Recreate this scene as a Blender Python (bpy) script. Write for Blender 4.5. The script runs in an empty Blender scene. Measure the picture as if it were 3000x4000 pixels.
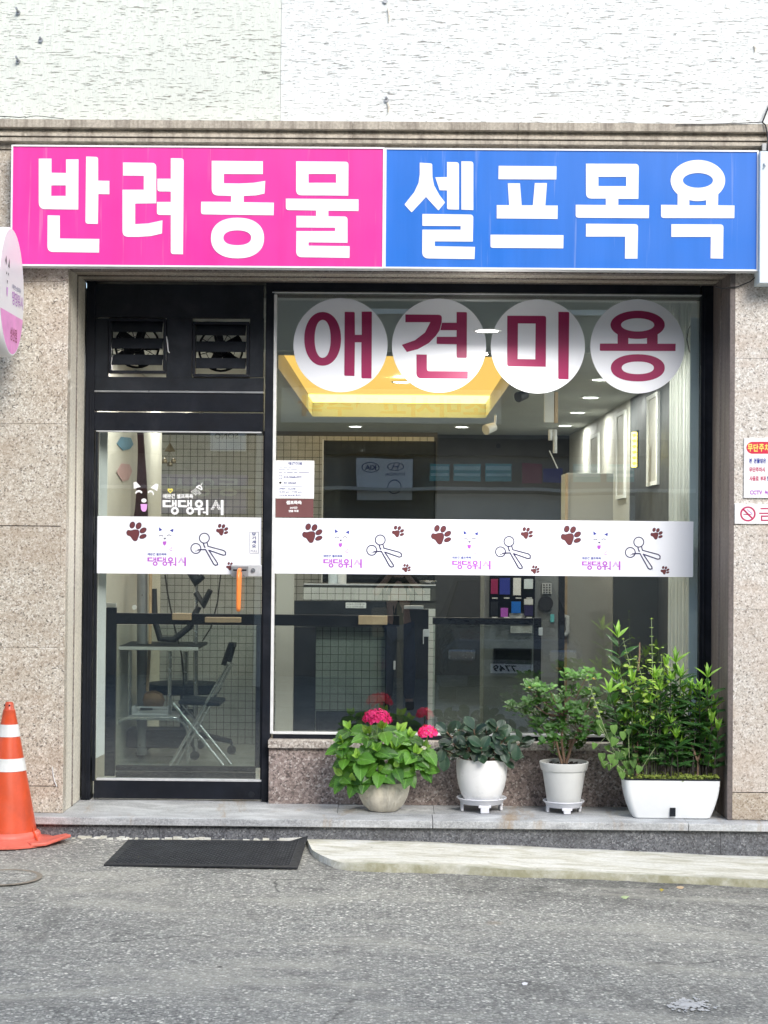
import bpy, bmesh, math, random
from mathutils import Vector, Matrix, geometry, noise as mnoise
R = math.radians
random.seed(7)
rnd = random.uniform
sc = bpy.context.scene
col = sc.collection

# ------------------------------------------------------------------ camera
F = 7000.0            # focal length in photograph pixels (3000 x 4000)
H = 1.5               # eye height above the entrance step
DC = 9.66             # distance from the stone piers
VPX, VPY = 1560.0, 2100.0
cam = bpy.data.cameras.new('camera')
cam.sensor_fit = 'VERTICAL'; cam.sensor_height = 36.0; cam.lens = F/4000*36.0
cam.clip_start = 0.05; cam.clip_end = 400
camo = bpy.data.objects.new('camera', cam); col.objects.link(camo)
ROLL = 0.0087
yaw = math.atan((VPX-1500)/F); pit = math.atan((VPY-2000)/F)
CAMR = Matrix.Rotation(yaw, 3, 'Z') @ Matrix.Rotation(math.pi/2+pit, 3, 'X') @ Matrix.Rotation(ROLL, 3, 'Z')
CAMP = Vector((0.0, -DC, H))
camo.matrix_world = Matrix.Translation(CAMP) @ CAMR.to_4x4()
sc.camera = camo

# ------------------------------------------------------------------ world, sun, exposure
SUN_EL, SUN_AZ = R(33), R(24)      # azimuth measured from the street side towards the right
w = bpy.data.worlds.new('World'); sc.world = w; w.use_nodes = True
nt = w.node_tree; bg = nt.nodes['Background']
sky = nt.nodes.new('ShaderNodeTexSky'); sky.sky_type = 'NISHITA'; sky.sun_disc = False
sky.sun_elevation = SUN_EL
sdir = Vector((math.sin(SUN_AZ)*math.cos(SUN_EL), -math.cos(SUN_AZ)*math.cos(SUN_EL), math.sin(SUN_EL)))
sky.sun_rotation = math.atan2(sdir.x, sdir.y)
sky.air_density = 1.0; sky.dust_density = 1.6; sky.ozone_density = 1.0
nt.links.new(sky.outputs[0], bg.inputs[0]); bg.inputs[1].default_value = 0.15
sun = bpy.data.lights.new('sun', 'SUN'); sun.energy = 1.45; sun.angle = R(24); sun.color = (1, .975, .94)
suno = bpy.data.objects.new('sun', sun); col.objects.link(suno)
suno.rotation_euler = sdir.to_track_quat('Z', 'Y').to_euler()
suno.location = sdir*30
sc.view_settings.view_transform = 'Standard'; sc.view_settings.look = 'None'
sc.view_settings.gamma = 1; sc.view_settings.use_curve_mapping = False
sc.view_settings.exposure = 0.84
sc.cycles.max_bounces = 8; sc.cycles.transparent_max_bounces = 16
sc.cycles.sample_clamp_indirect = 4.0
sc.cycles.caustics_reflective = False; sc.cycles.caustics_refractive = False

# ------------------------------------------------------------------ helpers
def PT(px, py, Y):
    """point of the plane y=Y seen at photograph pixel (px, py)"""
    d = CAMR @ Vector(((px-1500)/F, (2000-py)/F, -1.0))
    t = (Y-CAMP.y)/d.y
    return CAMP + d*t
def xz(px, py, Y):
    p = PT(px, py, Y); return p.x, p.z
ORG = {}
def origin(o): return ORG.get(o.name, Vector((0, 0, 0))) if o else Vector((0, 0, 0))
def tag(o, label=None, cat=None, group=None, kind=None):
    if label: o['label'] = label
    if cat: o['category'] = cat
    if group: o['group'] = group
    if kind: o['kind'] = kind
    return o
def thing(name, loc, label=None, cat=None, group=None, kind=None, parent=None):
    o = bpy.data.objects.new(name, None); o.empty_display_size = .1; col.objects.link(o)
    loc = Vector(loc)
    o.location = loc - origin(parent)
    if parent: o.parent = parent
    ORG[o.name] = loc
    return tag(o, label, cat, group, kind)

class MB:
    def __init__(s): s.v = []; s.f = []; s.m = []; s.uv = {}; s.cur = 0
    def face(s, idx): s.f.append(tuple(idx)); s.m.append(s.cur)
    def quad(s, a, b, c, d):
        n = len(s.v); s.v += [Vector(a), Vector(b), Vector(c), Vector(d)]; s.face((n, n+1, n+2, n+3))
    def box(s, x0, y0, z0, x1, y1, z1):
        if x0 > x1: x0, x1 = x1, x0
        if y0 > y1: y0, y1 = y1, y0
        if z0 > z1: z0, z1 = z1, z0
        n = len(s.v)
        s.v += [Vector((x, y, z)) for x in (x0, x1) for y in (y0, y1) for z in (z0, z1)]
        for f in ((0,1,3,2),(4,6,7,5),(0,4,5,1),(2,3,7,6),(0,2,6,4),(1,5,7,3)): s.face([n+i for i in f])
        return s
    def pbox(s, x0, y0, x1, y1, Yf, Yb):
        """axis aligned box whose front face covers the photo rectangle"""
        xm, ym = (x0+x1)/2, (y0+y1)/2
        return s.box(PT(x0, ym, Yf).x, Yf, PT(xm, y0, Yf).z, PT(x1, ym, Yf).x, Yb, PT(xm, y1, Yf).z)
    def obox(s, c, ax, ay, az):
        """oriented box: centre and three half vectors"""
        c = Vector(c); ax = Vector(ax); ay = Vector(ay); az = Vector(az); n = len(s.v)
        s.v += [c+ax*i+ay*j+az*k for i in (-1, 1) for j in (-1, 1) for k in (-1, 1)]
        for f in ((0,1,3,2),(4,6,7,5),(0,4,5,1),(2,3,7,6),(0,2,6,4),(1,5,7,3)): s.face([n+i for i in f])
        return s
    def bar(s, a, b, w, h, up=(0, 0, 1)):
        a = Vector(a); b = Vector(b); d = (b-a); l = d.length; d = d/l
        u = Vector(up)
        if abs(u.dot(d)) > .95: u = Vector((1, 0, 0))
        x = d.cross(u).normalized(); z = x.cross(d)
        return s.obox((a+b)/2, d*l/2, x*w/2, z*h/2)
    def tube(s, pts, r, n=8, cap=True):
        pts = [Vector(p) for p in pts]; rr = r if isinstance(r, (list, tuple)) else [r]*len(pts)
        rings = []; prev = None
        for i, p in enumerate(pts):
            t = (pts[min(i+1, len(pts)-1)]-pts[max(i-1, 0)]).normalized()
            if prev is None:
                a = Vector((0, 0, 1)) if abs(t.z) < .9 else Vector((1, 0, 0))
                u = t.cross(a).normalized()
            else:
                u = (prev - t*prev.dot(t)).normalized()
            prev = u; v = t.cross(u)
            k = len(s.v); s.v += [p+(u*math.cos(2*math.pi*j/n)+v*math.sin(2*math.pi*j/n))*rr[i] for j in range(n)]
            rings.append(k)
        for a, b in zip(rings, rings[1:]):
            for j in range(n): s.face((a+j, a+(j+1) % n, b+(j+1) % n, b+j))
        if cap:
            s.face([rings[0]+j for j in range(n)][::-1]); s.face([rings[-1]+j for j in range(n)])
        return s
    def lathe(s, c, prof, n=40, close=True, sq=None):
        c = Vector(c); rings = []
        for (r, z) in prof:
            k = len(s.v)
            for j in range(n):
                a = 2*math.pi*j/n
                s.v.append(c+Vector((r*math.cos(a), r*math.sin(a), z)))
            rings.append(k)
        for a, b in zip(rings, rings[1:]):
            for j in range(n): s.face((a+j, a+(j+1) % n, b+(j+1) % n, b+j))
        if close:
            s.face([rings[0]+j for j in range(n)][::-1]); s.face([rings[-1]+j for j in range(n)])
        return s
    def prism(s, loops, Yf, th):
        """loops: world (x,z) outlines, first outer, rest holes; front at Yf, thickness th behind"""
        fl = [[Vector((x, z, 0)) for x, z in lp] for lp in loops]
        tris = geometry.tessellate_polygon(fl)
        flat = [p for lp in fl for p in lp]; n = len(s.v)
        s.v += [Vector((p.x, Yf, p.y)) for p in flat]
        nn = len(flat)
        for t in tris:
            a, b, c = [flat[i] for i in t]
            ar = (b.x-a.x)*(c.y-a.y)-(c.x-a.x)*(b.y-a.y)
            if abs(ar) < 1e-12: continue
            t = t if ar > 0 else t[::-1]
            s.face([n+i for i in t])
        if th > 0:
            s.v += [Vector((p.x, Yf+th, p.y)) for p in flat]
            k = 0
            for lp in fl:
                m = len(lp)
                for j in range(m):
                    a = n+k+j; b = n+k+(j+1) % m
                    s.face((a, b, b+nn, a+nn))
                k += m
        return s
    def build(s, name, mats, parent=None, smooth=None, bevel=0, label=None, recalc=True, **kw):
        o0 = origin(parent)
        me = bpy.data.meshes.new(name)
        me.from_pydata([tuple(v-o0) for v in s.v], [], s.f)
        if not isinstance(mats, (list, tuple)): mats = [mats]
        for m in mats: me.materials.append(m)
        if len(mats) > 1: me.polygons.foreach_set('material_index', s.m)
        if bevel or recalc:
            bm = bmesh.new(); bm.from_mesh(me)
            if recalc: bmesh.ops.recalc_face_normals(bm, faces=bm.faces)
            if bevel:
                es = [e for e in bm.edges if len(e.link_faces) == 2 and e.calc_face_angle(0) > R(40)]
                bmesh.ops.bevel(bm, geom=es, offset=bevel, segments=2, profile=.5, affect='EDGES')
            bm.to_mesh(me); bm.free()
        if smooth:
            me.shade_smooth(); me.set_sharp_from_angle(angle=R(smooth))
        o = bpy.data.objects.new(name, me); col.objects.link(o)
        if parent: o.parent = parent
        ORG[o.name] = o0.copy()
        if label: o['label'] = label
        for k, v in kw.items(): o[k] = v
        return o

def setorigin(o, loc):
    """top-level single mesh: move its origin to loc"""
    loc = Vector(loc); me = o.data
    me.transform(Matrix.Translation(-loc)); o.location = loc; ORG[o.name] = loc
    return o
def dup(o, parent=None, dloc=None):
    c = o.copy(); col.objects.link(c)
    if parent: c.parent = parent
    ORG[c.name] = origin(o).copy()
    return c
def copy_tree(o, loc, parent=None):
    c = o.copy(); col.objects.link(c); c.location = loc
    ORG[c.name] = Vector(loc)
    def rec(src, dst):
        for ch in list(src.children):
            k = ch.copy(); col.objects.link(k); k.parent = dst; rec(ch, k)
    rec(o, c)
    return c

# ------------------------------------------------------------------ materials
def nodes(name):
    m = bpy.data.materials.new(name); m.use_nodes = True
    t = m.node_tree; b = t.nodes['Principled BSDF']
    return m, t, b
def N(t, typ, **kw):
    n = t.nodes.new(typ)
    for k, v in kw.items():
        if k in ('operation', 'feature', 'blend_type', 'data_type', 'interpolation', 'noise_dimensions', 'distance'): setattr(n, k, v)
    return n
def coords(t, scale=(1, 1, 1), kind='Object', rot=(0, 0, 0)):
    tc = t.nodes.new('ShaderNodeTexCoord'); mp = t.nodes.new('ShaderNodeMapping')
    mp.inputs['Scale'].default_value = scale; mp.inputs['Rotation'].default_value = rot
    t.links.new(tc.outputs[kind], mp.inputs[0]); return mp.outputs[0]
def wpos(t, scale=(1, 1, 1), rot=(0, 0, 0)):
    tc = t.nodes.new('ShaderNodeNewGeometry'); mp = t.nodes.new('ShaderNodeMapping')
    mp.inputs['Scale'].default_value = scale; mp.inputs['Rotation'].default_value = rot
    t.links.new(tc.outputs['Position'], mp.inputs[0]); return mp.outputs[0]
def noise(t, vec, scale, detail=4, rough=.55, dist=0):
    n = t.nodes.new('ShaderNodeTexNoise'); n.inputs['Scale'].default_value = scale
    n.inputs['Detail'].default_value = detail; n.inputs['Roughness'].default_value = rough
    n.inputs['Distortion'].default_value = dist
    t.links.new(vec, n.inputs['Vector']); return n.outputs['Fac']
def voro(t, vec, scale, feature='F1', out='Distance'):
    n = t.nodes.new('ShaderNodeTexVoronoi'); n.feature = feature; n.inputs['Scale'].default_value = scale
    t.links.new(vec, n.inputs['Vector']); return n.outputs[out]
def ramp(t, fac, stops, interp='LINEAR'):
    n = t.nodes.new('ShaderNodeValToRGB'); n.color_ramp.interpolation = interp
    e = n.color_ramp.elements
    while len(e) < len(stops): e.new(.5)
    for i, (p, c) in enumerate(stops):
        e[i].position = p; e[i].color = (c, c, c, 1) if isinstance(c, (int, float)) else (*c, 1)
    t.links.new(fac, n.inputs[0]); return n.outputs[0]
def mix(t, fac, a, b, mode='MIX'):
    n = t.nodes.new('ShaderNodeMix'); n.data_type = 'RGBA'; n.blend_type = mode
    def put(s, v):
        if isinstance(v, (tuple, list)): s.default_value = (*v, 1)
        elif isinstance(v, (int, float)): s.default_value = v if s.type == 'VALUE' else (v, v, v, 1)
        else: t.links.new(v, s)
    put(n.inputs[0], fac); put(n.inputs[6], a); put(n.inputs[7], b)
    return n.outputs[2]
def math_(t, op, a, b=0):
    n = t.nodes.new('ShaderNodeMath'); n.operation = op
    for i, v in enumerate((a, b)):
        if isinstance(v, (int, float)): n.inputs[i].default_value = v
        else: t.links.new(v, n.inputs[i])
    return n.outputs[0]
def bump(t, b, h, strength=.3, dist=.01):
    n = t.nodes.new('ShaderNodeBump'); n.inputs['Strength'].default_value = strength
    n.inputs['Distance'].default_value = dist
    t.links.new(h, n.inputs['Height']); t.links.new(n.outputs[0], b.inputs['Normal'])
def paint(name, c, rough=.5, metal=0, var=.12, scale=12, bmp=.0, bscale=60, spec=.5, coat=0, dirt=None):
    """plain surface with mottling, rough variation and fine relief"""
    m, t, b = nodes(name)
    v = coords(t)
    f = noise(t, v, scale, 5, .6)
    a = tuple(x*(1-var) for x in c); d = tuple(min(1, x*(1+var)) for x in c)
    cc = mix(t, ramp(t, f, [(.3, 0), (.7, 1)]), a, d)
    if dirt:
        f2 = noise(t, v, scale*.35, 6, .7, .4)
        cc = mix(t, ramp(t, f2, [(.5, 0), (.72, dirt[1])]), cc, dirt[0])
    t.links.new(cc, b.inputs['Base Color'])
    rr = ramp(t, noise(t, v, scale*2.3, 3), [(.3, max(0, rough-.08)), (.7, min(1, rough+.08))])
    t.links.new(rr, b.inputs['Roughness'])
    b.inputs['Metallic'].default_value = metal
    b.inputs['Specular IOR Level'].default_value = spec
    b.inputs['Coat Weight'].default_value = coat
    if bmp: bump(t, b, noise(t, v, bscale, 4), bmp, .004)
    return m
def emit(name, c, s, base=None):
    m, t, b = nodes(name)
    b.inputs['Base Color'].default_value = (*(base or c), 1)
    b.inputs['Emission Color'].default_value = (*c, 1); b.inputs['Emission Strength'].default_value = s
    return m

def granite(name, stops, scale=105, dark=.0, stain=(.16, .11, .07), stain_amt=.5, rough=.45, tint=None):
    m, t, b = nodes(name)
    v = wpos(t)
    # jitter the cells so grains are uneven
    n = t.nodes.new('ShaderNodeTexNoise'); n.inputs['Scale'].default_value = 60; n.inputs['Detail'].default_value = 2
    t.links.new(v, n.inputs['Vector'])
    ad = t.nodes.new('ShaderNodeVectorMath'); ad.operation = 'MULTIPLY_ADD'
    t.links.new(n.outputs['Color'], ad.inputs[0]); ad.inputs[1].default_value = (.012, .012, .012)
    t.links.new(v, ad.inputs[2])
    c1 = voro(t, ad.outputs[0], scale, out='Color')
    sep = t.nodes.new('ShaderNodeSeparateColor'); t.links.new(c1, sep.inputs[0])
    base = ramp(t, sep.outputs[0], stops, 'CONSTANT')
    c2 = voro(t, ad.outputs[0], scale*2.1, out='Color')
    sep2 = t.nodes.new('ShaderNodeSeparateColor'); t.links.new(c2, sep2.inputs[0])
    base = mix(t, ramp(t, sep2.outputs[1], [(.0, .0), (.8, .0), (.86, .55)]), base, (.06, .055, .05))
    base = mix(t, .34, base, ramp(t, noise(t, v, 26, 3), [(.3, stops[1][1]), (.7, stops[-2][1])]))
    big = noise(t, v, 1.7, 5, .62, .3)
    base = mix(t, ramp(t, big, [(.46, 0), (.74, stain_amt)]), base, stain, 'MIX')
    big2 = noise(t, wpos(t, (.55, .55, 2.6)), 1.7, 6, .72, .4)
    base = mix(t, ramp(t, big2, [(.50, 0), (.66, stain_amt*.9)]), base, tint or stain)
    oi = t.nodes.new('ShaderNodeObjectInfo')
    base = mix(t, 1, base, ramp(t, oi.outputs['Random'], [(0, (.93, .925, .92)), (1, (1.0, 1.0, 1.0))]), 'MULTIPLY')
    t.links.new(base, b.inputs['Base Color'])
    b.inputs['Roughness'].default_value = rough
    bump(t, b, noise(t, v, 220, 3), .15, .002)
    return m
M = {}
M['granite'] = granite('speckled beige granite', [(0, (.05, .045, .04)), (.06, (.34, .285, .22)), (.20, (.53, .47, .385)), (.50, (.66, .61, .51)), (.82, (.87, .84, .76))], 125, stain=(.38, .28, .19), stain_amt=.45)
M['granite_white'] = granite('speckled pale granite', [(0, (.08, .075, .07)), (.05, (.42, .37, .31)), (.18, (.58, .53, .47)), (.46, (.72, .68, .62)), (.80, (.88, .86, .82))], 125, stain=(.52, .39, .29), stain_amt=.45)
M['granite_red'] = granite('speckled reddish brown granite', [(0, (.025, .02, .02)), (.14, (.18, .135, .12)), (.40, (.32, .255, .23)), (.68, (.43, .36, .33)), (.9, (.64, .59, .55))], 100, stain=(.10, .08, .07), stain_amt=.35)
M['granite_grey'] = granite('dark grey speckled granite', [(0, (.03, .03, .035)), (.2, (.09, .095, .11)), (.45, (.15, .155, .17)), (.7, (.21, .22, .235)), (.92, (.34, .35, .36))], 120, stain=(.05, .05, .05), stain_amt=.4, rough=.6)
M['granite_sill'] = granite('fine pale sill granite', [(0, (.12, .1, .09)), (.12, (.36, .31, .27)), (.4, (.5, .45, .40)), (.7, (.62, .58, .52)), (.9, (.76, .73, .68))], 110, stain=(.35, .28, .22), stain_amt=.4)
M['stone_dark'] = granite('weathered brown grey stone', [(0, (.05, .04, .035)), (.16, (.17, .14, .12)), (.45, (.24, .21, .185)), (.7, (.31, .28, .25)), (.92, (.42, .39, .36))], 120, stain=(.07, .055, .045), stain_amt=.6, tint=(.16, .11, .07), rough=.6)

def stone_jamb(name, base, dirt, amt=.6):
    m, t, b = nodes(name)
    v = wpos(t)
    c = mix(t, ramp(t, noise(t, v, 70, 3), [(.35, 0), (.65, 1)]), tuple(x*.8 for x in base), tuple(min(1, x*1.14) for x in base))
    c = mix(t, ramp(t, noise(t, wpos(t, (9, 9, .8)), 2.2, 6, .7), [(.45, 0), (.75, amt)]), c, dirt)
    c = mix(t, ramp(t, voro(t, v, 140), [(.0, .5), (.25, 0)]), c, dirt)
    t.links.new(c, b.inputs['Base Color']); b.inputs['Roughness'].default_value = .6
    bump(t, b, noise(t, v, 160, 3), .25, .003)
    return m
M['jamb_light'] = stone_jamb('cream cut stone', (.72, .68, .58), (.42, .35, .25), .4)  # jamb stone in a tone lightened for the lit left side
M['jamb_shaded'] = stone_jamb('shaded dirty grey brown cut stone', (.155, .13, .12), (.05, .038, .034), .8)  # shade of the right jamb put into the colour, dirt on top
M['cornice'] = stone_jamb('weathered cornice stone', (.46, .41, .33), (.10, .075, .055), .85)

def m_step():
    m, t, b = nodes('grey weathered step stone'); v = wpos(t)
    c = ramp(t, noise(t, v, 120, 4, .7), [(.25, (.17, .175, .18)), (.5, (.36, .37, .375)), (.75, (.60, .61, .61))])
    c = mix(t, ramp(t, noise(t, wpos(t, (1, 2, 4)), 3.2, 6, .68, .6), [(.42, 0), (.7, .7)]), c, (.70, .72, .72))
    c = mix(t, ramp(t, noise(t, v, 5, 5, .7), [(.5, 0), (.75, .45)]), c, (.20, .20, .20))
    rust = noise(t, wpos(t, (1, .2, .2)), 2.6, 6, .75, .8)
    c = mix(t, ramp(t, rust, [(.57, 0), (.70, .75)]), c, (.30, .20, .10))
    t.links.new(c, b.inputs['Base Color']); b.inputs['Roughness'].default_value = .62
    bump(t, b, noise(t, v, 110, 4), .3, .003); return m
M['step'] = m_step()

def m_asphalt():
    m, t, b = nodes('worn asphalt'); v = wpos(t)
    n = t.nodes.new('ShaderNodeTexNoise'); n.inputs['Scale'].default_value = 45; n.inputs['Detail'].default_value = 2
    t.links.new(v, n.inputs['Vector'])
    ad = t.nodes.new('ShaderNodeVectorMath'); ad.operation = 'MULTIPLY_ADD'
    t.links.new(n.outputs['Color'], ad.inputs[0]); ad.inputs[1].default_value = (.02, .02, .0)
    t.links.new(v, ad.inputs[2]); vv = ad.outputs[0]
    cc = voro(t, vv, 82, out='Color'); sp = t.nodes.new('ShaderNodeSeparateColor'); t.links.new(cc, sp.inputs[0])
    dd = voro(t, vv, 82)
    st = ramp(t, sp.outputs[0], [(0, (.05, .054, .058)), (.16, (.17, .172, .165)), (.44, (.28, .28, .268)), (.76, (.42, .42, .40)), (.94, (.74, .73, .70))], 'CONSTANT')
    st = mix(t, ramp(t, dd, [(.35, 0), (.66, .7)]), st, (.06, .062, .066))
    fine = ramp(t, noise(t, v, 260, 3, .6), [(.3, (.14, .14, .135)), (.7, (.46, .455, .44))])
    c = mix(t, .30, st, fine)
    c = mix(t, ramp(t, noise(t, v, 1.3, 6, .62, .3), [(.35, .0), (.72, .35)]), c, (.26, .255, .24))
    c = mix(t, ramp(t, noise(t, v, 3.1, 6, .7, .5), [(.56, .0), (.76, .65)]), c, (.06, .06, .062))
    # dark damp fringe along the concrete strip
    sx = t.nodes.new('ShaderNodeSeparateXYZ'); g = t.nodes.new('ShaderNodeNewGeometry'); t.links.new(g.outputs['Position'], sx.inputs[0])
    band = ramp(t, math_(t, 'ADD', sx.outputs[1], math_(t, 'MULTIPLY', noise(t, v, 3.5, 5, .7), .5)), [(0, 0), (.0, 0)])
    fr = t.nodes.new('ShaderNodeMapRange'); fr.inputs['From Min'].default_value = -1.45; fr.inputs['From Max'].default_value = -.8
    t.links.new(math_(t, 'ADD', sx.outputs[1], math_(t, 'MULTIPLY', math_(t, 'SUBTRACT', noise(t, v, 2.2, 6, .75), .5), 1.5)), fr.inputs['Value'])
    fx = t.nodes.new('ShaderNodeMapRange'); fx.inputs['From Min'].default_value = -.6; fx.inputs['From Max'].default_value = .3; t.links.new(sx.outputs[0], fx.inputs['Value'])
    c = mix(t, math_(t, 'MULTIPLY', math_(t, 'MULTIPLY', fr.outputs[0], ramp(t, noise(t, v, 1.9, 5, .7), [(.4, .25), (.6, 1)])), math_(t, 'MULTIPLY', fx.outputs[0], .85)), c, (.05, .05, .05))
    # hairline cracks and worn patches
    nn = t.nodes.new('ShaderNodeTexNoise'); nn.inputs['Scale'].default_value = 2.2; nn.inputs['Detail'].default_value = 5; t.links.new(v, nn.inputs['Vector'])
    a2 = t.nodes.new('ShaderNodeVectorMath'); a2.operation = 'MULTIPLY_ADD'; t.links.new(nn.outputs['Color'], a2.inputs[0]); a2.inputs[1].default_value = (.5, .5, 0); t.links.new(v, a2.inputs[2])
    ce = voro(t, a2.outputs[0], .75, 'DISTANCE_TO_EDGE')
    c = mix(t, math_(t, 'MULTIPLY', ramp(t, ce, [(.0, .75), (.009, 0)]), ramp(t, noise(t, v, 1.1, 3), [(.5, 0), (.6, 1)])), c, (.035, .035, .035))
    c = mix(t, ramp(t, noise(t, wpos(t, (.5, 1.6, 1)), 1.5, 6, .7, .6), [(.50, 0), (.62, .42)]), c, (.36, .35, .32))
    c = mix(t, ramp(t, noise(t, wpos(t, (.8, .5, 1), (0, 0, .5)), 1.7, 5, .7, 1.0), [(.56, 0), (.64, .38)]), c, (.09, .09, .088))
    # brown and dark spots
    c = mix(t, ramp(t, voro(t, vv, 1.35), [(.02, .55), (.075, 0)]), c, (.17, .12, .07))
    c = mix(t, ramp(t, voro(t, wpos(t, (1, 1, 1), (0, 0, 1.1)), 1.9), [(.015, .85), (.035, 0)]), c, (.02, .02, .02))
    c = mix(t, ramp(t, voro(t, wpos(t, (1, 1, 1), (0, 0, .4)), 4.2), [(.02, .9), (.05, 0)]), c, (.5, .49, .45))
    c = mix(t, 1, c, (1.42, 1.41, 1.30), 'MULTIPLY')
    t.links.new(c, b.inputs['Base Color']); b.inputs['Roughness'].default_value = .85
    b.inputs['Specular IOR Level'].default_value = .2
    h = mix(t, .5, ramp(t, dd, [(0, 1), (.6, 0)]), noise(t, v, 200, 3))
    bump(t, b, h, .8, .006); return m
M['asphalt'] = m_asphalt()

def m_strip():
    m, t, b = nodes('old smeared concrete'); v = wpos(t)
    c = ramp(t, noise(t, wpos(t, (1, 3, 1)), 4.5, 7, .66, .7), [(.28, (.42, .40, .29)), (.43, (.66, .64, .52)), (.56, (.82, .81, .72)), (.8, (.90, .89, .84))])
    c = mix(t, ramp(t, noise(t, v, 60, 4, .7), [(.35, .25), (.65, 0)]), c, (.28, .27, .22))
    c = mix(t, ramp(t, voro(t, v, 9), [(.03, .8), (.07, 0)]), c, (.10, .09, .07))
    # moss near the outer edge
    sx = t.nodes.new('ShaderNodeSeparateXYZ'); g = t.nodes.new('ShaderNodeNewGeometry'); t.links.new(g.outputs['Position'], sx.inputs[0])
    fr = t.nodes.new('ShaderNodeMapRange'); fr.inputs['From Min'].default_value = -.70; fr.inputs['From Max'].default_value = -.82
    t.links.new(math_(t, 'ADD', sx.outputs[1], math_(t, 'MULTIPLY', math_(t, 'SUBTRACT', noise(t, v, 5, 5, .7), .5), .32)), fr.inputs['Value'])
    c = mix(t, math_(t, 'MULTIPLY', fr.outputs[0], .75), c, (.17, .16, .045))
    t.links.new(c, b.inputs['Base Color']); b.inputs['Roughness'].default_value = .75
    bump(t, b, noise(t, v, 45, 6, .7), .5, .008); return m
M['strip'] = m_strip()

def m_stucco(name, base):
    m, t, b = nodes(name)
    v = wpos(t)
    # short horizontal scratches in the plaster
    n1 = noise(t, wpos(t, (12, 12, 150), (0, .03, 0)), 1.0, 3, .6, .35)
    line = ramp(t, n1, [(.335, 1), (.365, 0)])
    n2 = noise(t, wpos(t, (20, 20, 230), (0, -.05, 0)), 1.0, 3, .6, .3)
    line2 = ramp(t, n2, [(.335, 1), (.365, 0)])
    msk = ramp(t, noise(t, wpos(t, (1.1, 1.1, 2)), 1.4, 4, .6), [(.33, .1), (.48, 1)])
    ln = math_(t, 'MAXIMUM', math_(t, 'MULTIPLY', line, ramp(t, noise(t, v, 2.2, 3), [(.33, .25), (.48, 1)])), math_(t, 'MULTIPLY', line2, msk))
    c = mix(t, ramp(t, noise(t, v, 1.1, 5, .6), [(.35, 0), (.7, 1)]), base, tuple(x*.93 for x in base))
    c = mix(t, math_(t, 'MULTIPLY', ln, .7), c, (.19, .16, .12))
    t.links.new(c, b.inputs['Base Color']); b.inputs['Roughness'].default_value = .8
    vert = noise(t, wpos(t, (70, 70, 9), (0, .12, 0)), 1, 4, .7, .8)
    h = math_(t, 'SUBTRACT', math_(t, 'MULTIPLY', vert, .7), ln)
    bump(t, b, h, .9, .007); return m
M['stucco_green'] = m_stucco('scratched off white plaster', (.71, .745, .675))
M['stucco_white'] = m_stucco('scratched white plaster', (.765, .79, .765))

M['black'] = paint('black aluminium', (.006, .008, .013), .5, .0, .35, 7, .12, 90, spec=.22, dirt=((.035, .037, .045), .5))
M['black2'] = paint('charcoal painted metal', (.010, .013, .018), .55, .0, .35, 9, .1, 80, spec=.25, dirt=((.04, .042, .05), .4))
M['rubber'] = paint('black rubber', (.014, .016, .02), .55, 0, .3, 20, .2, 120)
M['alu'] = paint('brushed aluminium', (.62, .63, .64), .4, .45, .1, 30)
M['alu_white'] = paint('pale silicone seal', (.68, .69, .68), .5, 0, .1, 20)
M['chrome'] = paint('chromed steel', (.62, .63, .64), .22, .85, .1, 12)
def m_sign(name, c):
    m, t, b = nodes(name)
    k = mix(t, ramp(t, noise(t, wpos(t, (5, 5, .35)), 1.6, 5, .6), [(.3, 0), (.75, 1)]), tuple(x*.92 for x in c), tuple(min(1, x*1.07+.012) for x in c))
    k = mix(t, ramp(t, noise(t, wpos(t, (30, 30, 1.2)), 1.0, 3, .6), [(.62, 0), (.72, .14)]), k, (.75, .75, .78))
    t.links.new(k, b.inputs['Base Color'])
    t.links.new(ramp(t, noise(t, wpos(t), 3, 4), [(.3, .28), (.7, .45)]), b.inputs['Roughness'])
    bump(t, b, noise(t, wpos(t, (1, 1, .5)), 2.2, 2), .1, .01); return m
M['pink'] = m_sign('magenta sign face', (.76, .030, .325))
M['blue'] = m_sign('blue sign face', (.006, .155, .62))
M['signwhite'] = paint('white sign vinyl', (.86, .86, .86), .4, 0, .02, 3)
M['film'] = paint('white window film', (.82, .84, .89), .45, 0, .02, 2)
M['maroon'] = paint('maroon print', (.30, .012, .085), .45, 0, .03, 3)
M['paw'] = paint('brown paw print', (.13, .028, .032), .5, 0, .05, 3)
M['navy'] = paint('navy print', (.018, .012, .075), .5, 0, .05, 3)
M['navy_blue'] = paint('blue print', (.02, .035, .30), .5, 0, .05, 3)
M['purple'] = paint('purple print', (.42, .09, .52), .5, 0, .05, 3)
M['lilac'] = paint('lilac print', (.72, .35, .75), .5, 0, .05, 3)
M['greytext'] = paint('grey blue print', (.05, .07, .22), .5, 0, .05, 3)
M['red'] = paint('red print', (.65, .015, .06), .45, 0, .05, 3)
M['crimson'] = paint('crimson print', (.50, .01, .10), .45, 0, .05, 3)
M['yellow'] = paint('yellow print', (.90, .78, .15), .45, 0, .05, 3)
M['brownfilm'] = paint('brown film', (.15, .055, .055), .5, 0, .08, 5)
M['orange_handle'] = paint('orange plastic', (.85, .24, .05), .38, 0, .07, 20, coat=.2)
M['cone'] = paint('orange traffic cone plastic', (.62, .082, .026), .36, 0, .12, 9, .05, 40, dirt=((.24, .06, .04), .6))
M['cone_pale'] = paint('bleached orange plastic', (.72, .16, .11), .45, 0, .14, 14, .08, 50)
M['reflective'] = paint('white reflective tape', (.72, .73, .70), .4, 0, .1, 14, .1, 60, dirt=((.4, .38, .34), .5))
M['cable'] = paint('black cable', (.01, .01, .012), .5)
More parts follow.
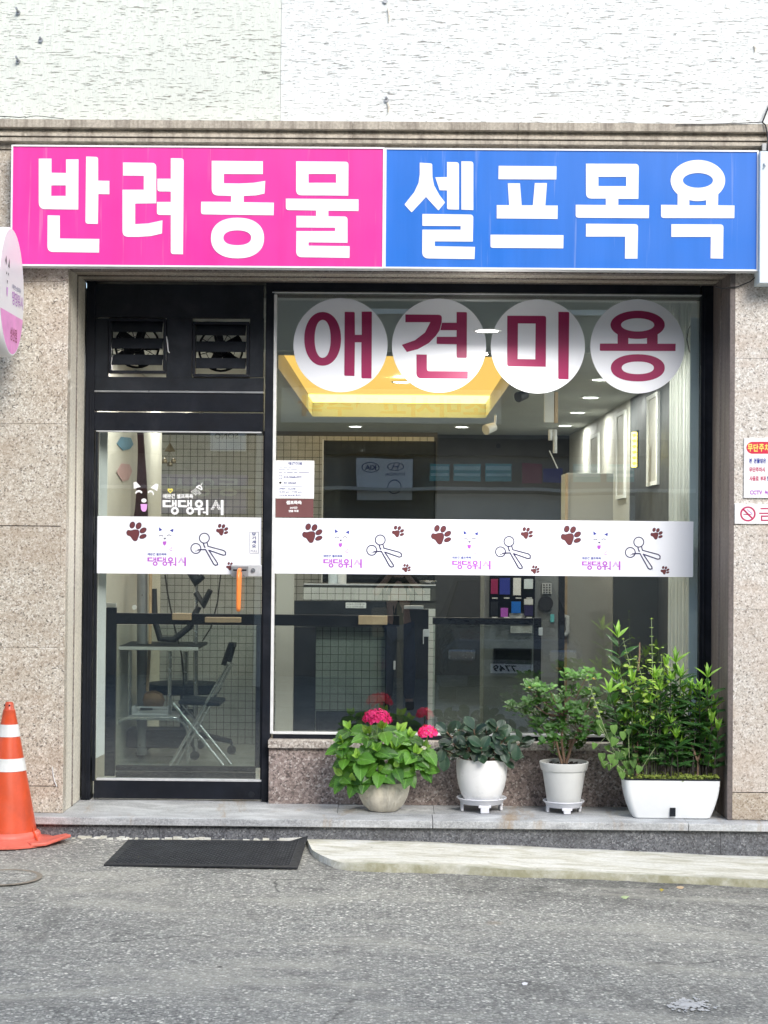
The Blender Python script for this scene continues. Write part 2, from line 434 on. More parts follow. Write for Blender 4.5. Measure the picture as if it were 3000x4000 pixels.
M['potwhite'] = paint('white glazed pot', (.84, .845, .83), .3, 0, .05, 6, coat=.15, dirt=((.45, .41, .35), .35))
M['potgrey'] = paint('pale grey plastic pot', (.66, .67, .65), .5, 0, .05, 8, .05, 60, dirt=((.4, .38, .34), .3))
M['saucer'] = paint('white plastic', (.72, .73, .77), .4, 0, .04, 9)
M['planter'] = paint('white plastic trough', (.80, .82, .82), .4, 0, .04, 5, dirt=((.5, .49, .46), .25))
M['soil'] = paint('dark potting soil', (.022, .017, .013), .95, 0, .5, 60, .6, 120)

def m_bowl():
    m, t, b = nodes('cream ribbed ceramic'); v = coords(t)
    at = t.nodes.new('ShaderNodeSeparateXYZ'); t.links.new(v, at.inputs[0])
    an = math_(t, 'ARCTAN2', at.outputs[1], at.outputs[0])
    cmb = t.nodes.new('ShaderNodeCombineXYZ'); t.links.new(math_(t, 'MULTIPLY', an, 9), cmb.inputs[0]); t.links.new(math_(t, 'MULTIPLY', at.outputs[2], 6), cmb.inputs[2])
    rib = noise(t, cmb.outputs[0], 2.6, 4, .65, .9)
    msk = ramp(t, noise(t, v, 9, 2), [(.47, .12), (.58, 1)])
    h = math_(t, 'MULTIPLY', ramp(t, rib, [(.4, 0), (.58, 1)]), msk)
    c = mix(t, ramp(t, noise(t, v, 40, 5), [(.3, 0), (.7, 1)]), (.68, .62, .49), (.84, .78, .64))
    c = mix(t, math_(t, 'MULTIPLY', h, .5), c, (.86, .83, .72))
    t.links.new(c, b.inputs['Base Color']); b.inputs['Roughness'].default_value = .45
    bump(t, b, h, .8, .006); return m
M['bowl'] = m_bowl()

def m_leaf(name, dark, light, rough=.4, spec=.5, trans=.25, veins=.6, edge=None, nveins=9.0):
    m, t, b = nodes(name)
    tc = t.nodes.new('ShaderNodeTexCoord')
    s = t.nodes.new('ShaderNodeSeparateXYZ'); t.links.new(tc.outputs['UV'], s.inputs[0])
    u = math_(t, 'ABSOLUTE', math_(t, 'SUBTRACT', s.outputs[0], .5))
    oi = t.nodes.new('ShaderNodeObjectInfo')
    rr = math_(t, 'ADD', oi.outputs['Random'], math_(t, 'MULTIPLY', noise(t, wpos(t), 14, 2), .5))
    c = mix(t, ramp(t, rr, [(.2, 0), (1.15, 1)]), dark, light)
    c = mix(t, ramp(t, noise(t, tc.outputs['UV'], 5, 4), [(.3, 0), (.8, .25)]), c, tuple(x*.55 for x in dark))
    sv = math_(t, 'SINE', math_(t, 'MULTIPLY', math_(t, 'SUBTRACT', s.outputs[1], math_(t, 'MULTIPLY', u, .6)), nveins*2*math.pi))
    side = ramp(t, sv, [(.90, 0), (1.0, 1)])
    mid = ramp(t, u, [(.0, 1), (.035, 0)])
    ve = math_(t, 'MAXIMUM', math_(t, 'MULTIPLY', side, .6), mid)
    c = mix(t, math_(t, 'MULTIPLY', ve, veins), c, tuple(min(1, x*1.9+.03) for x in light))
    if edge:
        c = mix(t, ramp(t, u, [(.40, 0), (.47, .8)]), c, edge)
    t.links.new(c, b.inputs['Base Color']); b.inputs['Roughness'].default_value = rough
    b.inputs['Specular IOR Level'].default_value = spec
    bump(t, b, math_(t, 'SUBTRACT', noise(t, tc.outputs['UV'], 14, 2), ve), .35, .003)
    tr = t.nodes.new('ShaderNodeBsdfTranslucent'); t.links.new(mix(t, 1, c, (1.6, 1.5, .5), 'MULTIPLY'), tr.inputs[0])
    ms = t.nodes.new('ShaderNodeMixShader'); ms.inputs[0].default_value = trans
    t.links.new(b.outputs[0], ms.inputs[1]); t.links.new(tr.outputs[0], ms.inputs[2])
    t.links.new(ms.outputs[0], t.nodes['Material Output'].inputs[0])
    return m
M['leaf_hyd'] = m_leaf('hydrangea leaf', (.028, .095, .016), (.115, .30, .035), .34)
M['leaf_hyd_young'] = m_leaf('young hydrangea leaf', (.13, .32, .04), (.30, .52, .08), .36)
M['leaf_pep'] = m_leaf('dark waxy leaf', (.010, .026, .015), (.030, .07, .038), .25, .5, .06, .25, edge=(.13, .19, .11))
M['leaf_box'] = m_leaf('small glossy shrub leaf', (.028, .085, .016), (.13, .33, .05), .24, .6, .2, .2)
M['leaf_box_yellow'] = m_leaf('yellowing shrub leaf', (.45, .32, .03), (.70, .55, .08), .35, .5, .3, .2)
M['leaf_lance'] = m_leaf('narrow lance leaf', (.014, .05, .016), (.06, .18, .038), .33, .5, .22, .5, nveins=14)
M['leaf_lance_young'] = m_leaf('young narrow lance leaf', (.12, .30, .04), (.32, .58, .09), .35, .5, .3, .5, nveins=14)
M['leaf_herb'] = m_leaf('pale lime herb leaf', (.22, .40, .05), (.48, .66, .14), .45, .4, .35, .3)
M['leaf_vine'] = m_leaf('heart shaped vine leaf', (.05, .12, .025), (.14, .28, .055), .5, .4, .25, .4)
M['leaf_cover'] = m_leaf('tiny ground cover leaf', (.10, .17, .03), (.35, .42, .08), .55, .4, .2, .1)
M['stem_dark'] = paint('dark purple green stem', (.035, .03, .022), .6, 0, .3, 30)
M['stem_brown'] = paint('woody stem', (.20, .13, .085), .8, 0, .3, 30)
M['stem_green'] = paint('green stem', (.12, .22, .05), .5, 0, .2, 30)
M['stem_pale'] = paint('pale herb stem', (.42, .52, .26), .5, 0, .15, 30)
M['petal'] = m_leaf('magenta petal', (.48, .004, .10), (.95, .05, .30), .45, .4, .3, .15)
M['petal_white'] = paint('white petal', (.85, .84, .7), .5)

M['grout'] = paint('dark tile grout', (.05, .05, .042), .8, 0, .2, 60)
M['tile'] = None
def m_tile():
    m, t, b = nodes('beige grey glazed mosaic tile')
    oi = t.nodes.new('ShaderNodeNewGeometry')
    v = wpos(t)
    cell = voro(t, v, 11, out='Color'); sp = t.nodes.new('ShaderNodeSeparateColor'); t.links.new(cell, sp.inputs[0])
    c = ramp(t, sp.outputs[0], [(0, (.47, .48, .44)), (1, (.56, .56, .52))])
    c = mix(t, ramp(t, noise(t, v, 25, 4), [(.3, 0), (.75, .3)]), c, (.38, .38, .35))
    t.links.new(c, b.inputs['Base Color']); b.inputs['Roughness'].default_value = .3; return m
M['tile'] = m_tile()
M['in_wall'] = paint('cream interior wall paint', (.60, .58, .50), .6, 0, .06, 3)
M['in_beige'] = paint('beige interior board', (.47, .455, .40), .6, 0, .05, 3)
M['in_white'] = paint('white interior paint', (.78, .79, .76), .6, 0, .03, 3)
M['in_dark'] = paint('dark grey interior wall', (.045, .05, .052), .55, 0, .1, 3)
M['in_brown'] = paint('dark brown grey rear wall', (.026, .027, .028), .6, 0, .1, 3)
M['in_ceiling'] = paint('pale grey green ceiling', (.42, .44, .42), .6, 0, .04, 2)
M['in_floor'] = paint('grey vinyl floor', (.42, .43, .40), .35, 0, .06, 3)
M['curtain'] = paint('white curtain fabric', (.74, .76, .74), .8, 0, .03, 9)
m_, t_, b_ = nodes('white curtain fabric thin'); b_.inputs['Base Color'].default_value = (.84, .86, .82, 1); b_.inputs['Roughness'].default_value = .9
bump(t_, b_, noise(t_, wpos(t_), 300, 2), .2, .002)
tr_ = t_.nodes.new('ShaderNodeBsdfTranslucent'); tr_.inputs[0].default_value = (.9, .9, .86, 1); mx_ = t_.nodes.new('ShaderNodeMixShader'); mx_.inputs[0].default_value = .5
t_.links.new(b_.outputs[0], mx_.inputs[1]); t_.links.new(tr_.outputs[0], mx_.inputs[2]); t_.links.new(mx_.outputs[0], t_.nodes['Material Output'].inputs[0]); M['curtain'] = m_
M['blind'] = paint('pale blue white film', (.70, .78, .82), .5, 0, .03, 5)
M['wood'] = paint('pale wood', (.55, .40, .24), .5, 0, .12, 12)
M['teal'] = paint('teal panel', (.12, .46, .48), .5, 0, .1, 3)
M['teal_light'] = paint('light teal stripe', (.5, .8, .8), .5, 0, .1, 3)
M['plasticgrey'] = paint('grey machine casing', (.20, .215, .22), .4, 0, .08, 5)
M['greymetal'] = paint('silver grey metal', (.34, .35, .36), .35, .6, .1, 12)
M['screenglass'] = paint('dark glossy glass', (.01, .012, .014), .08)
M['jeans'] = paint('blue grey denim', (.10, .12, .16), .9, 0, .2, 30)
M['cloth_black'] = paint('black cotton', (.015, .015, .018), .95)
M['cloth_beige'] = paint('beige cloth bag', (.38, .33, .25), .9)
M['skin'] = paint('skin', (.55, .33, .24), .55)
M['hair'] = paint('black hair', (.012, .01, .009), .6)
M['carpaint'] = paint('dark grey car paint', (.13, .14, .15), .3, .2, .05, 4, coat=.8)
M['lavender'] = paint('lavender sign', (.42, .30, .55), .5)
M['facade_grey'] = paint('grey brown cladding', (.20, .185, .17), .6, 0, .1, 2)
M['facade_dark'] = paint('dark brown cladding', (.055, .045, .04), .6, 0, .1, 2)
M['facade_pale'] = paint('pale rendered wall', (.60, .58, .53), .7, 0, .1, 2)
M['orange_print'] = paint('orange print', (.72, .26, .05), .5)

def m_glass(name, refl=.055, tint=(.90, .93, .92)):
    m = bpy.data.materials.new(name); m.use_nodes = True; t = m.node_tree
    t.nodes.remove(t.nodes['Principled BSDF'])
    tr = t.nodes.new('ShaderNodeBsdfTransparent'); tr.inputs[0].default_value = (*tint, 1)
    gl = t.nodes.new('ShaderNodeBsdfGlossy'); gl.inputs['Roughness'].default_value = .0; gl.inputs[0].default_value = (1, 1, 1, 1)
    v = wpos(t); bp = t.nodes.new('ShaderNodeBump'); bp.inputs['Strength'].default_value = .015; bp.inputs['Distance'].default_value = .02
    t.links.new(noise(t, v, 1.6, 2), bp.inputs['Height']); t.links.new(bp.outputs[0], gl.inputs['Normal'])
    lw = t.nodes.new('ShaderNodeLayerWeight'); lw.inputs[0].default_value = .12
    mx = t.nodes.new('ShaderNodeMixShader')
    f = math_(t, 'ADD', math_(t, 'MULTIPLY', math_(t, 'POWER', lw.outputs['Facing'], 4), .6), refl)
    t.links.new(f, mx.inputs[0]); t.links.new(tr.outputs[0], mx.inputs[1]); t.links.new(gl.outputs[0], mx.inputs[2])
    t.links.new(mx.outputs[0], t.nodes['Material Output'].inputs[0]); return m
M['glass'] = m_glass('window glass', .12)
M['glass_in'] = m_glass('inner partition glass', .03, (.80, .84, .83))

# ------------------------------------------------------------------ lettering helpers
def rounded(pts, seg=6):
    out = []; n = len(pts)
    for i, p in enumerate(pts):
        if len(p) == 2: out.append(Vector(p)); continue
        a = Vector(pts[i-1][:2]); b = Vector(p[:2]); c = Vector(pts[(i+1) % n][:2]); r = p[2]
        u = (a-b); v = (c-b); r = min(r, u.length*.95, v.length*.95); u = u.normalized()*r; v = v.normalized()*r
        for k in range(seg+1):
            s = k/seg; out.append((b+u)*(1-s)**2+b*2*s*(1-s)+(b+v)*s*s)
    return out
def ell(cx, cy, rx, ry, n=40, a0=0, a1=2*math.pi, rot=0, p=1.0):
    full = abs(a1-a0-2*math.pi) < 1e-6
    out = []
    for k in range(n if full else n+1):
        a = a0+(a1-a0)*k/n; c, s = math.cos(a), math.sin(a)
        x = math.copysign(abs(c)**p, c)*rx; y = math.copysign(abs(s)**p, s)*ry
        out.append((cx+x*math.cos(rot)-y*math.sin(rot), cy+x*math.sin(rot)+y*math.cos(rot)))
    return out
def tomap(loops, sc_, ox, oy, Y):
    return [[xz(p[0]/sc_+ox, p[1]/sc_+oy, Y) for p in rounded(lp)] for lp in loops]
def text_mesh(body, bold=0.0, spacing=1.0):
    c = bpy.data.curves.new('txt', 'FONT'); c.body = body; c.offset = bold; c.space_character = spacing
    c.resolution_u = 3
    o = bpy.data.objects.new('txt', c); col.objects.link(o)
    d = bpy.context.evaluated_depsgraph_get(); d.update()
    me = bpy.data.meshes.new_from_object(o.evaluated_get(d))
    vs = [v.co.copy() for v in me.vertices]; fs = [tuple(p.vertices) for p in me.polygons]
    bpy.data.objects.remove(o); bpy.data.curves.remove(c); bpy.data.meshes.remove(me)
    return vs, fs
def add_text(mb, body, x0, z0, x1, z1, Y, bold=0.0, flip=False, place=None):
    """fit text into the world rectangle (z0 bottom, z1 top)"""
    vs, fs = text_mesh(body, bold)
    if not vs: return mb
    ax, bx = min(v.x for v in vs), max(v.x for v in vs); ay, by = min(v.y for v in vs), max(v.y for v in vs)
    n = len(mb.v)
    for v in vs:
        u = (v.x-ax)/(bx-ax); w_ = (v.y-ay)/(by-ay)
        if flip: u = 1-u
        if place: mb.v.append(place(u, w_))
        else: mb.v.append(Vector((x0+(x1-x0)*u, Y, z0+(z1-z0)*w_)))
    for f in fs: mb.face([n+i for i in f])
    return mb
def ptext(mb, body, x0, y0, x1, y1, Y, bold=0.0):
    """text filling the photo rectangle"""
    def place(u, w_): return PT(x0+(x1-x0)*u, y1-(y1-y0)*w_+(x1-x0)*(u-.5)*.0087*0, Y)
    return add_text(mb, body, 0, 0, 0, 0, Y, bold, place=place)
def ribbon(pts, wd, closed=False):
    """outline polygon of a stroked polyline in 2D"""
    P = [Vector(p) for p in pts]; n = len(P); L = []; Rr = []
    for i in range(n):
        if closed: a, c = P[i-1], P[(i+1) % n]
        else: a, c = P[max(i-1, 0)], P[min(i+1, n-1)]
        d = (c-a).normalized(); nn = Vector((-d.y, d.x))
        L.append(P[i]+nn*wd/2); Rr.append(P[i]-nn*wd/2)
    if closed: return [L, Rr]
    return [L+Rr[::-1]]

# ================================================================== SETTING: ground
def gz(x, y):
    """height of the road surface"""
    t = x+.3
    s = math.log(1+math.exp(3.5*t))/3.5
    z = -.112 - .034*s
    d = max(0, -.15-y)
    z -= .036*d if d < 14 else .036*14
    return z
g = MB()
xs = [-60, -30, -15, -8, -5, -4]+[-3+.12*i for i in range(51)]+[4, 5, 8, 15, 30, 60]
ys = [-60, -30, -18, -14]+[-12+.4*i for i in range(20)]+[-4+.1*i for i in range(40)]+[0.0, .06]
for yv in ys:
    for xv in xs:
        b_ = .0035*mnoise.noise(Vector((xv*2.2, yv*2.2, 0)))+.008*mnoise.noise(Vector((xv*.5, yv*.5, 3)))
        g.v.append(Vector((xv, yv, gz(xv, yv)+(b_ if abs(xv) < 3.2 and yv > -9 else 0))))
nx = len(xs)
for j in range(len(ys)-1):
    for i in range(nx-1): g.face((j*nx+i, j*nx+i+1, (j+1)*nx+i+1, (j+1)*nx+i))
o = g.build('road', M['asphalt'], smooth=60); tag(o, kind='structure')

# concrete strip smeared against the step
g = MB(); nX = 90; nY = 10
def strip_edge(x):
    e = -.80 + .035*mnoise.noise(Vector((x*2.5, 1, 0))) + .022*mnoise.noise(Vector((x*9, 1, 0)))
    t = (x+.47)/.20
    if t < 1: e = -.16+(e+.16)*(max(0, t)**.45)
    return e
X0s, X1s = -.62, 3.6
for i in range(nX+1):
    x = X0s+(X1s-X0s)*i/nX
    e = min(-.15, strip_edge(x)); th = min(1, .45+(x+.62)/.8)
    for j in range(nY+1):
        s = j/nY; y = -.085+(e+.085)*s
        z = gz(x, y)+th*(.008+.025*s)+.006*mnoise.noise(Vector((x*4, y*9, 5)))
        if j == 0: z += .003
        if j == nY: z = gz(x, y)-.012; y -= .003+.010*mnoise.noise(Vector((x*16, 2, 0)))
        if j == nY-1: z += .004; y = -.085+(e+.085)*.985+.014*mnoise.noise(Vector((x*13, 7, 0)))
        g.v.append(Vector((x, y, z)))
for i in range(nX):
    for j in range(nY):
        a = i*(nY+1)+j; g.face((a, a+1, a+nY+2, a+nY+1))
o = g.build('concrete_strip', M['strip'], smooth=50); tag(o, kind='structure')

# crumbs of old mortar along the riser
g = MB()
for k in range(70):
    x = rnd(-1.75, -.45); y = rnd(-.16, -.10); s = rnd(.004, .012)
    g.obox((x, y, gz(x, y)+s*.3), (s*rnd(.7, 1.8), s*rnd(-.4, .4), 0), (0, s*.8, s*.2), (0, 0, s*.5))
o = g.build('mortar_crumbs', M['strip'], bevel=0); tag(o, 'pale mortar crumbs along the foot of the stone step', 'mortar crumbs', kind='stuff')

# stone step: treads and risers, one piece per slab
step = thing('entrance_step', (0, 0, 0), kind='structure')
FY = -.13
treads = [(-200, 1690), (1690, 2690), (2690, 3300)]
def Xp(px, Y=FY, py=3200): return PT(px, py, Y).x
for i, (a, b_) in enumerate(treads):
    dz = rnd(-.0015, .0015)
    MB().box(Xp(a)+.0012, FY, -.040, Xp(b_)-.0012, .10, dz).build('tread_slab', M['step'], step, bevel=.0035)
for (a, b_) in [(-200, 1310), (1310, 1700), (1700, 2700), (2700, 3300)]:
    MB().box(Xp(a)+.001, .1015, -.04, Xp(b_)-.001, .80, -.003+rnd(-.001, .001)).build('tread_slab', M['step'], step, bevel=.002)
for (a, b_) in [(-200, 620), (620, 1165), (1165, 1680), (1680, 2820), (2820, 3300)]:
    MB().box(Xp(a)+.0008, -.098, -.5, Xp(b_)-.0008, .3, -.0405).build('riser_slab', M['granite_grey'], step, bevel=.002)

# ================================================================== BUILDING
bld = thing('shop_building', (0, .3, 0), 'building with scratched white plaster above speckled granite piers and a stone cornice', 'building')
YF = 0.0
XL, XR = -4.5, 4.5
ZCT = PT(1500, 478, -.05).z          # cornice top
# upper plaster wall, two differently painted fields
xs_ = PT(1095, 200, 0).x
MB().box(XL, .05, ZCT-.02, xs_-.0008, .35, 6.6).build('upper_wall', M['stucco_green'], bld)
MB().box(xs_+.0008, .0485, ZCT-.02, XR, .35, 6.6).build('upper_wall', M['stucco_white'], bld)
# cornice mouldings, profile extruded in several stones
zc = lambda py: PT(1500, py+9, -.06).z
prof = [(.06, zc(468)), (-.085, zc(470)), (-.085, zc(500)), (-.045, zc(502)), (-.050, zc(512)), (-.062, zc(521)), (-.066, zc(531)), (-.040, zc(534)), (-.058, zc(537)), (-.058, zc(550)), (-.012, zc(553)), (-.012, zc(575)), (.06, zc(575))]
cx = [-4.5, PT(-60, 520, 0).x, PT(1380, 520, 0).x, PT(2020, 520, 0).x, PT(2980, 520, 0).x, 4.5]
for a, b_ in zip(cx, cx[1:]):
    g = MB(); n = len(prof)
    for x in (a+.001, b_-.001): g.v += [Vector((x, y, z)) for y, z in prof]
    for i in range(n): g.face((i, (i+1) % n, n+(i+1) % n, n+i))
    g.face(list(range(n))); g.face(list(range(n, 2*n)))
    g.build('cornice', M['cornice'], bld)
# lintel behind the sign and soffit edge
ZL0 = PT(1500, 1108, .50).z+.004     # underside of the lintel at the front
ZTOP = zc(575)
opL = PT(250, 2100, 0).x; opR = PT(2853, 2100, 0).x
MB().box(XL, 0.0, ZL0+.0, XR, .45, ZTOP-.001).build('lintel', M['granite'], bld, bevel=.004)
MB().box(XL, -.026, ZL0+.002, XR, -.0005, ZL0+.022).build('lintel_moulding', M['stone_dark'], bld, bevel=.006)
# piers: granite panels with real joints
def pier(xa, xb, joints, mat, skirt):
    zs = joints
    for q, (z0, z1) in enumerate(zip(zs, zs[1:])):
        strong = (0, 1, 3) if len(zs) > 5 else (0, 1)
        ga = .0022 if q in strong else .0006; gb = .0022 if q+1 in strong else .0006
        MB().box(xa+.0012, 0.0+rnd(0, .0006), z0+ga, xb-.0012, .04, z1-gb).build('granite_panel', mat if z1 > skirt else M['granite'], bld, bevel=.0018)
    MB().box(xa, .012, zs[0], xb, .6, zs[-1]).build('pier_core', M['black2'], bld)
zl = [0.0, PT(150, 3071, 0).z, PT(150, 2530, 0).z, PT(150, 2055, 0).z, PT(150, 1655, 0).z, PT(150, 1100, 0).z, ZL0-.001]
pier(PT(-260, 2100, 0).x, opL-.0, zl, M['granite'], .2)
pier(-4.5, PT(-260, 2100, 0).x, zl, M['granite'], .2)
zr = [0.0, PT(2920, 3096, 0).z, PT(2920, 2380, 0).z, PT(2920, 1400, 0).z, ZL0-.001]
pier(opR, 4.5, zr, M['granite_white'], .2)
# jambs: stepped stone mouldings running into the recess
DY = .50                                   # plane of the black frame
def jamb(xo, sgn, mat, zb=0.0):
    # granite return, groove, sloping cut stone, thin bead
    X = lambda d: xo+sgn*d
    zt = ZL0-.0015
    MB().box(X(-.02), -.002, zb, X(.010), .085, zt).build('jamb_moulding', M['granite'] if sgn > 0 else M['jamb_shaded'], bld, bevel=.004)
    g = MB(); n = 4
    p = [(-.02, .092), (.006, .092), (.012, .24), (-.02, .24)]
    for z in (zb, zt): g.v += [Vector((X(px_), py_, z)) for px_, py_ in p]
    for i in range(n): g.face((i, (i+1) % n, n+(i+1) % n, n+i))
    g.face(range(n)); g.face(range(n, 2*n)); g.build('jamb_moulding', mat, bld, bevel=.002)
    MB().tube([(X(.007), .262, zb), (X(.007), .262, zt)], .009, 10).build('jamb_bead', M['stone_dark'] if sgn > 0 else mat, bld, smooth=40)
    MB().box(X(-.02), .285, zb, X(.013), .498, zt).build('jamb_return', mat, bld, bevel=.004)
jamb(opL, 1, M['jamb_light']); jamb(opR, -1, M['jamb_shaded'])
# soffit lining with a drip bead
MB().box(opL, .455, ZL0-.001, opR, .60, ZL0+.25).build('soffit', M['stone_dark'], bld, bevel=.002)
MB().box(opL+.012, .02, ZL0-.011, opR-.012, .085, ZL0-.0005).build('soffit_drip', M['stone_dark'], bld, bevel=.003)
MB().box(opL+.012, .27, ZL0-.006, opR-.012, .30, ZL0-.0005).build('soffit_bead', M['stone_dark'], bld, bevel=.002)
# chipped corner and a crack at the left pier: thin mortar line
g = MB()
pts = [PT(205, 2995, -.002), PT(206, 3018, -.002), PT(212, 3050, -.002), PT(222, 3072, -.002)]
g.tube(pts, .0035, 6); g.build('crack_filler', M['alu_white'], bld, smooth=60)
# window wall and sill under the window
YW = .44
zs0 = PT(1200, 2921, YW).z; wL = PT(1049, 3000, YW).x; wR = PT(2778, 3000, YW).x
cuts = [1049, 1905, 2780]
for a, b_ in zip(cuts, cuts[1:]):
    MB().box(PT(a, 3000, YW).x+.0008, YW, 0.0-.003, PT(b_, 3000, YW).x-.0008, .62, zs0-.001).build('window_wall_panel', M['granite_red'], bld, bevel=.002)
zs1 = PT(1200, 2893, YW-.03).z
for a, b_ in [(1047, 1500), (1500, 2130), (2130, 2782)]:
    MB().box(PT(a, 3000, YW).x+.0008, YW-.028, zs0, PT(b_, 3000, YW).x-.0008, .60, zs1).build('window_sill', M['granite_sill'], bld, bevel=.003)
# bolts, stubs and scars in the plaster
for (px, py, l) in [(72, 50, .05), (72, 240, .055), (160, 158, .02), (1510, 392, .02), (1505, 6, .01)]:
    p = PT(px, py, .046); g = MB()
    g.tube([p, p+Vector((-.002, -l, .012))], .006, 8)
    g.tube([p+Vector((0, -.004, 0)), p+Vector((0, -.010, 0))], .013, 6)
    g.build('wall_bolt', M['greymetal'], bld, smooth=40)
for (px, py, l) in [(1515, 60, .09), (1513, 420, .06), (2945, 190, .04)]:
    a = PT(px, py-l*300, .042); b_ = PT(px+3, py+l*300, .042)
    MB().tube([a, (a+b_)/2+Vector((.006, 0, 0)), b_], [.004, .007, .003], 7).build('plaster_scar', M['jamb_light'], bld, smooth=60)

# ------------------------------------------------------------------ aluminium shop front
YD = .535
sf = thing('aluminium_storefront', (0, YD, 0), 'black aluminium storefront with two vents over the door and one large window', 'storefront')
Y0, Y1 = .50, .60
ZT = PT(1500, 1108, Y0).z
def bar(x0, y0, x1, y1, yf=Y0, yb=Y1, mat='black', name='frame_bar', bev=.002, par=sf):
    return MB().pbox(x0, y0, x1, y1, yf, yb).build(name, M[mat], par, bevel=bev)
ZB = 0.0
def vbar(x0, x1, yf=Y0, yb=Y1, z0=0.0, z1=None, mat='black', name='frame_post'):
    return MB().box(PT(x0, 2100, yf).x, yf, z0, PT(x1, 2100, yf).x, yb, z1 or ZT).build(name, M[mat], sf, bevel=.002)
MB().box(PT(328, 2100, Y0).x, Y0, ZT+.001, PT(2775, 2100, Y0).x, Y1, ZT+.12).build('head_bar', M['black'], sf, bevel=.002)
vbar(328, 362); vbar(344, 352, .492, .4995, 0, PT(350, 1530, .5).z)
vbar(1030, 1062)
vbar(2738, 2782)
vbar(2748, 2754, .494, .4995)
bar(1066, 1110, 2736, 1142, name='frame_bar')                       # window head
bar(1066, 2877, 2736, 2904, name='frame_bar')                       # window bottom
bar(1064, 1146, 2742, 1150, .496, .52, 'alu', 'glazing_bead', .001)
bar(1062, 2866, 2738, 2875, .492, .52, 'alu_white', 'glazing_bead', .001)
bar(1063, 1150, 1074, 2866, .497, .53, 'alu_white', 'glazing_bead', .001)
bar(2734, 1150, 2738, 2866, .497, .53, 'black2', 'glazing_bead', .001)
# vent panel above the door, built round its two openings
V = [(424, 1243, 648, 1458), (752, 1256, 973, 1472)]
yb = .545
bar(364, 1112, 1029, 1242, .515, yb, 'black2', 'vent_panel', .0); bar(364, 1474, 1029, 1526, .515, yb, 'black2', 'vent_panel', .0)
bar(364, 1243, 423, 1473, .515, yb, 'black2', 'vent_panel', .0); bar(650, 1243, 750, 1473, .515, yb, 'black2', 'vent_panel', .0)
bar(975, 1243, 1029, 1473, .515, yb, 'black2', 'vent_panel', .0)
bar(364, 1527, 1029, 1534, .505, .56, 'greymetal', 'trim_strip', .001)
bar(364, 1535, 1029, 1606, .512, .57, 'black', 'frame_bar', .002)
for vi, (x0, y0, x1, y1) in enumerate(V):
    vt = thing('louvre_vent', PT((x0+x1)/2, (y0+y1)/2, .52), parent=sf)
    vt['label'] = ['left louvre vent with a bent edge strip', 'right louvre vent above the door handle side'][vi]
    w_ = 11
    g = MB(); g.pbox(x0, y0, x1, y0+w_, .500, .56); g.pbox(x0, y1-w_, x1, y1, .500, .56)
    g.pbox(x0, y0+w_+.5, x0+w_, y1-w_-.5, .500, .56); g.pbox(x1-w_, y0+w_+.5, x1, y1-w_-.5, .500, .56)
    g.build('vent_frame', M['black'], vt, bevel=.002)
    hgt = (y1-y0-2*w_)/3
    for k in range(3):
        ya = y0+w_+k*hgt+2; a = PT(x0+w_+2, ya+4, .505); b_ = PT(x1-w_-2, ya+4, .505)
        top = PT(x0+w_+2, ya, .535); bot = PT(x0+w_+2, ya+hgt*.62, .495)
        c = Vector(((a.x+b_.x)/2, (top.y+bot.y)/2, (top.z+bot.z)/2)); d = (bot-top)/2; d.x = 0
        nn = Vector((0, d.z, -d.y)).normalized()
        MB().obox(c, ((b_.x-a.x)/2, 0, 0), d, nn*.0014).build('louvre', M['black2'], vt, bevel=.0)
    # axial fan behind the slats
    c = PT((x0+x1)/2, (y0+y1)/2, .585)
    g = MB(); rr = .125
    ring = [c+Vector((rr*math.cos(a), 0, rr*math.sin(a))) for a in [2*math.pi*k/28 for k in range(29)]]
    g.tube(ring, .007, 6); g.tube([c+Vector((0, -.02, 0)), c+Vector((0, .02, 0))], .035, 14)
    for k in range(5):
        a = 2*math.pi*k/5+vi*.5; u = Vector((math.cos(a), 0, math.sin(a))); v_ = Vector((-math.sin(a), .5, math.cos(a)))
        g.obox(c+u*.075, u*.045, v_*.026, u.cross(v_).normalized()*.0012)
    for k in range(4):
        a = math.pi*k/4+.3; u = Vector((math.cos(a), 0, math.sin(a)))*rr
        g.tube([c-u+Vector((0, -.03, 0)), c+u+Vector((0, -.03, 0))], .0022, 5)
    for q in (.05, .085):
        g.tube([c+Vector((q*math.cos(a), -.03, q*math.sin(a))) for a in [2*math.pi*k/20 for k in range(21)]], .0018, 5)
    g.build('fan', M['black2'], vt, smooth=40)
g = MB(); p = [PT(650, 1315, .498), PT(654, 1340, .49), PT(657, 1372, .489), PT(662, 1378, .495)]
g.tube(p, .0035, 6); g.build('bent_strip', M['alu'], sf, smooth=50)
# main pane
pa = PT(1074, 1150, .535); pb = PT(2735, 2870, .535)
MB().box(PT(1066, 2000, .535).x, .535, PT(1900, 2872, .535).z, PT(2738, 2000, .535).x, .541, PT(1900, 1146, .535).z).build('window_pane', M['glass'], sf)

# ------------------------------------------------------------------ door
dr = thing('glass_door', PT(700, 3110, .535), 'black framed glass shop door with a white paw print band and an orange pull handle', 'door')
db = lambda *a, **k: bar(*a, par=dr, **k)
db(366, 1612, 1028, 1683, yf=.517, yb=.562, name='top_rail')
db(366, 3052, 1028, 3121, yf=.517, yb=.562, name='bottom_rail')
db(366, 1684, 375, 3051, yf=.517, yb=.562, name='stile', bev=.001)
db(1022, 1684, 1028, 3051, yf=.517, yb=.562, name='stile', bev=.001)
db(376, 3043, 1021, 3051, yf=.512, yb=.55, mat='alu', name='glazing_bead', bev=.001)
db(376, 1684, 1021, 1689, yf=.512, yb=.55, mat='alu', name='glazing_bead', bev=.001)
MB().box(PT(374, 2000, .535).x, .535, PT(700, 3051, .535).z, PT(1023, 2000, .535).x, .541, PT(700, 1684, .535).z).build('door_pane', M['glass'], dr)
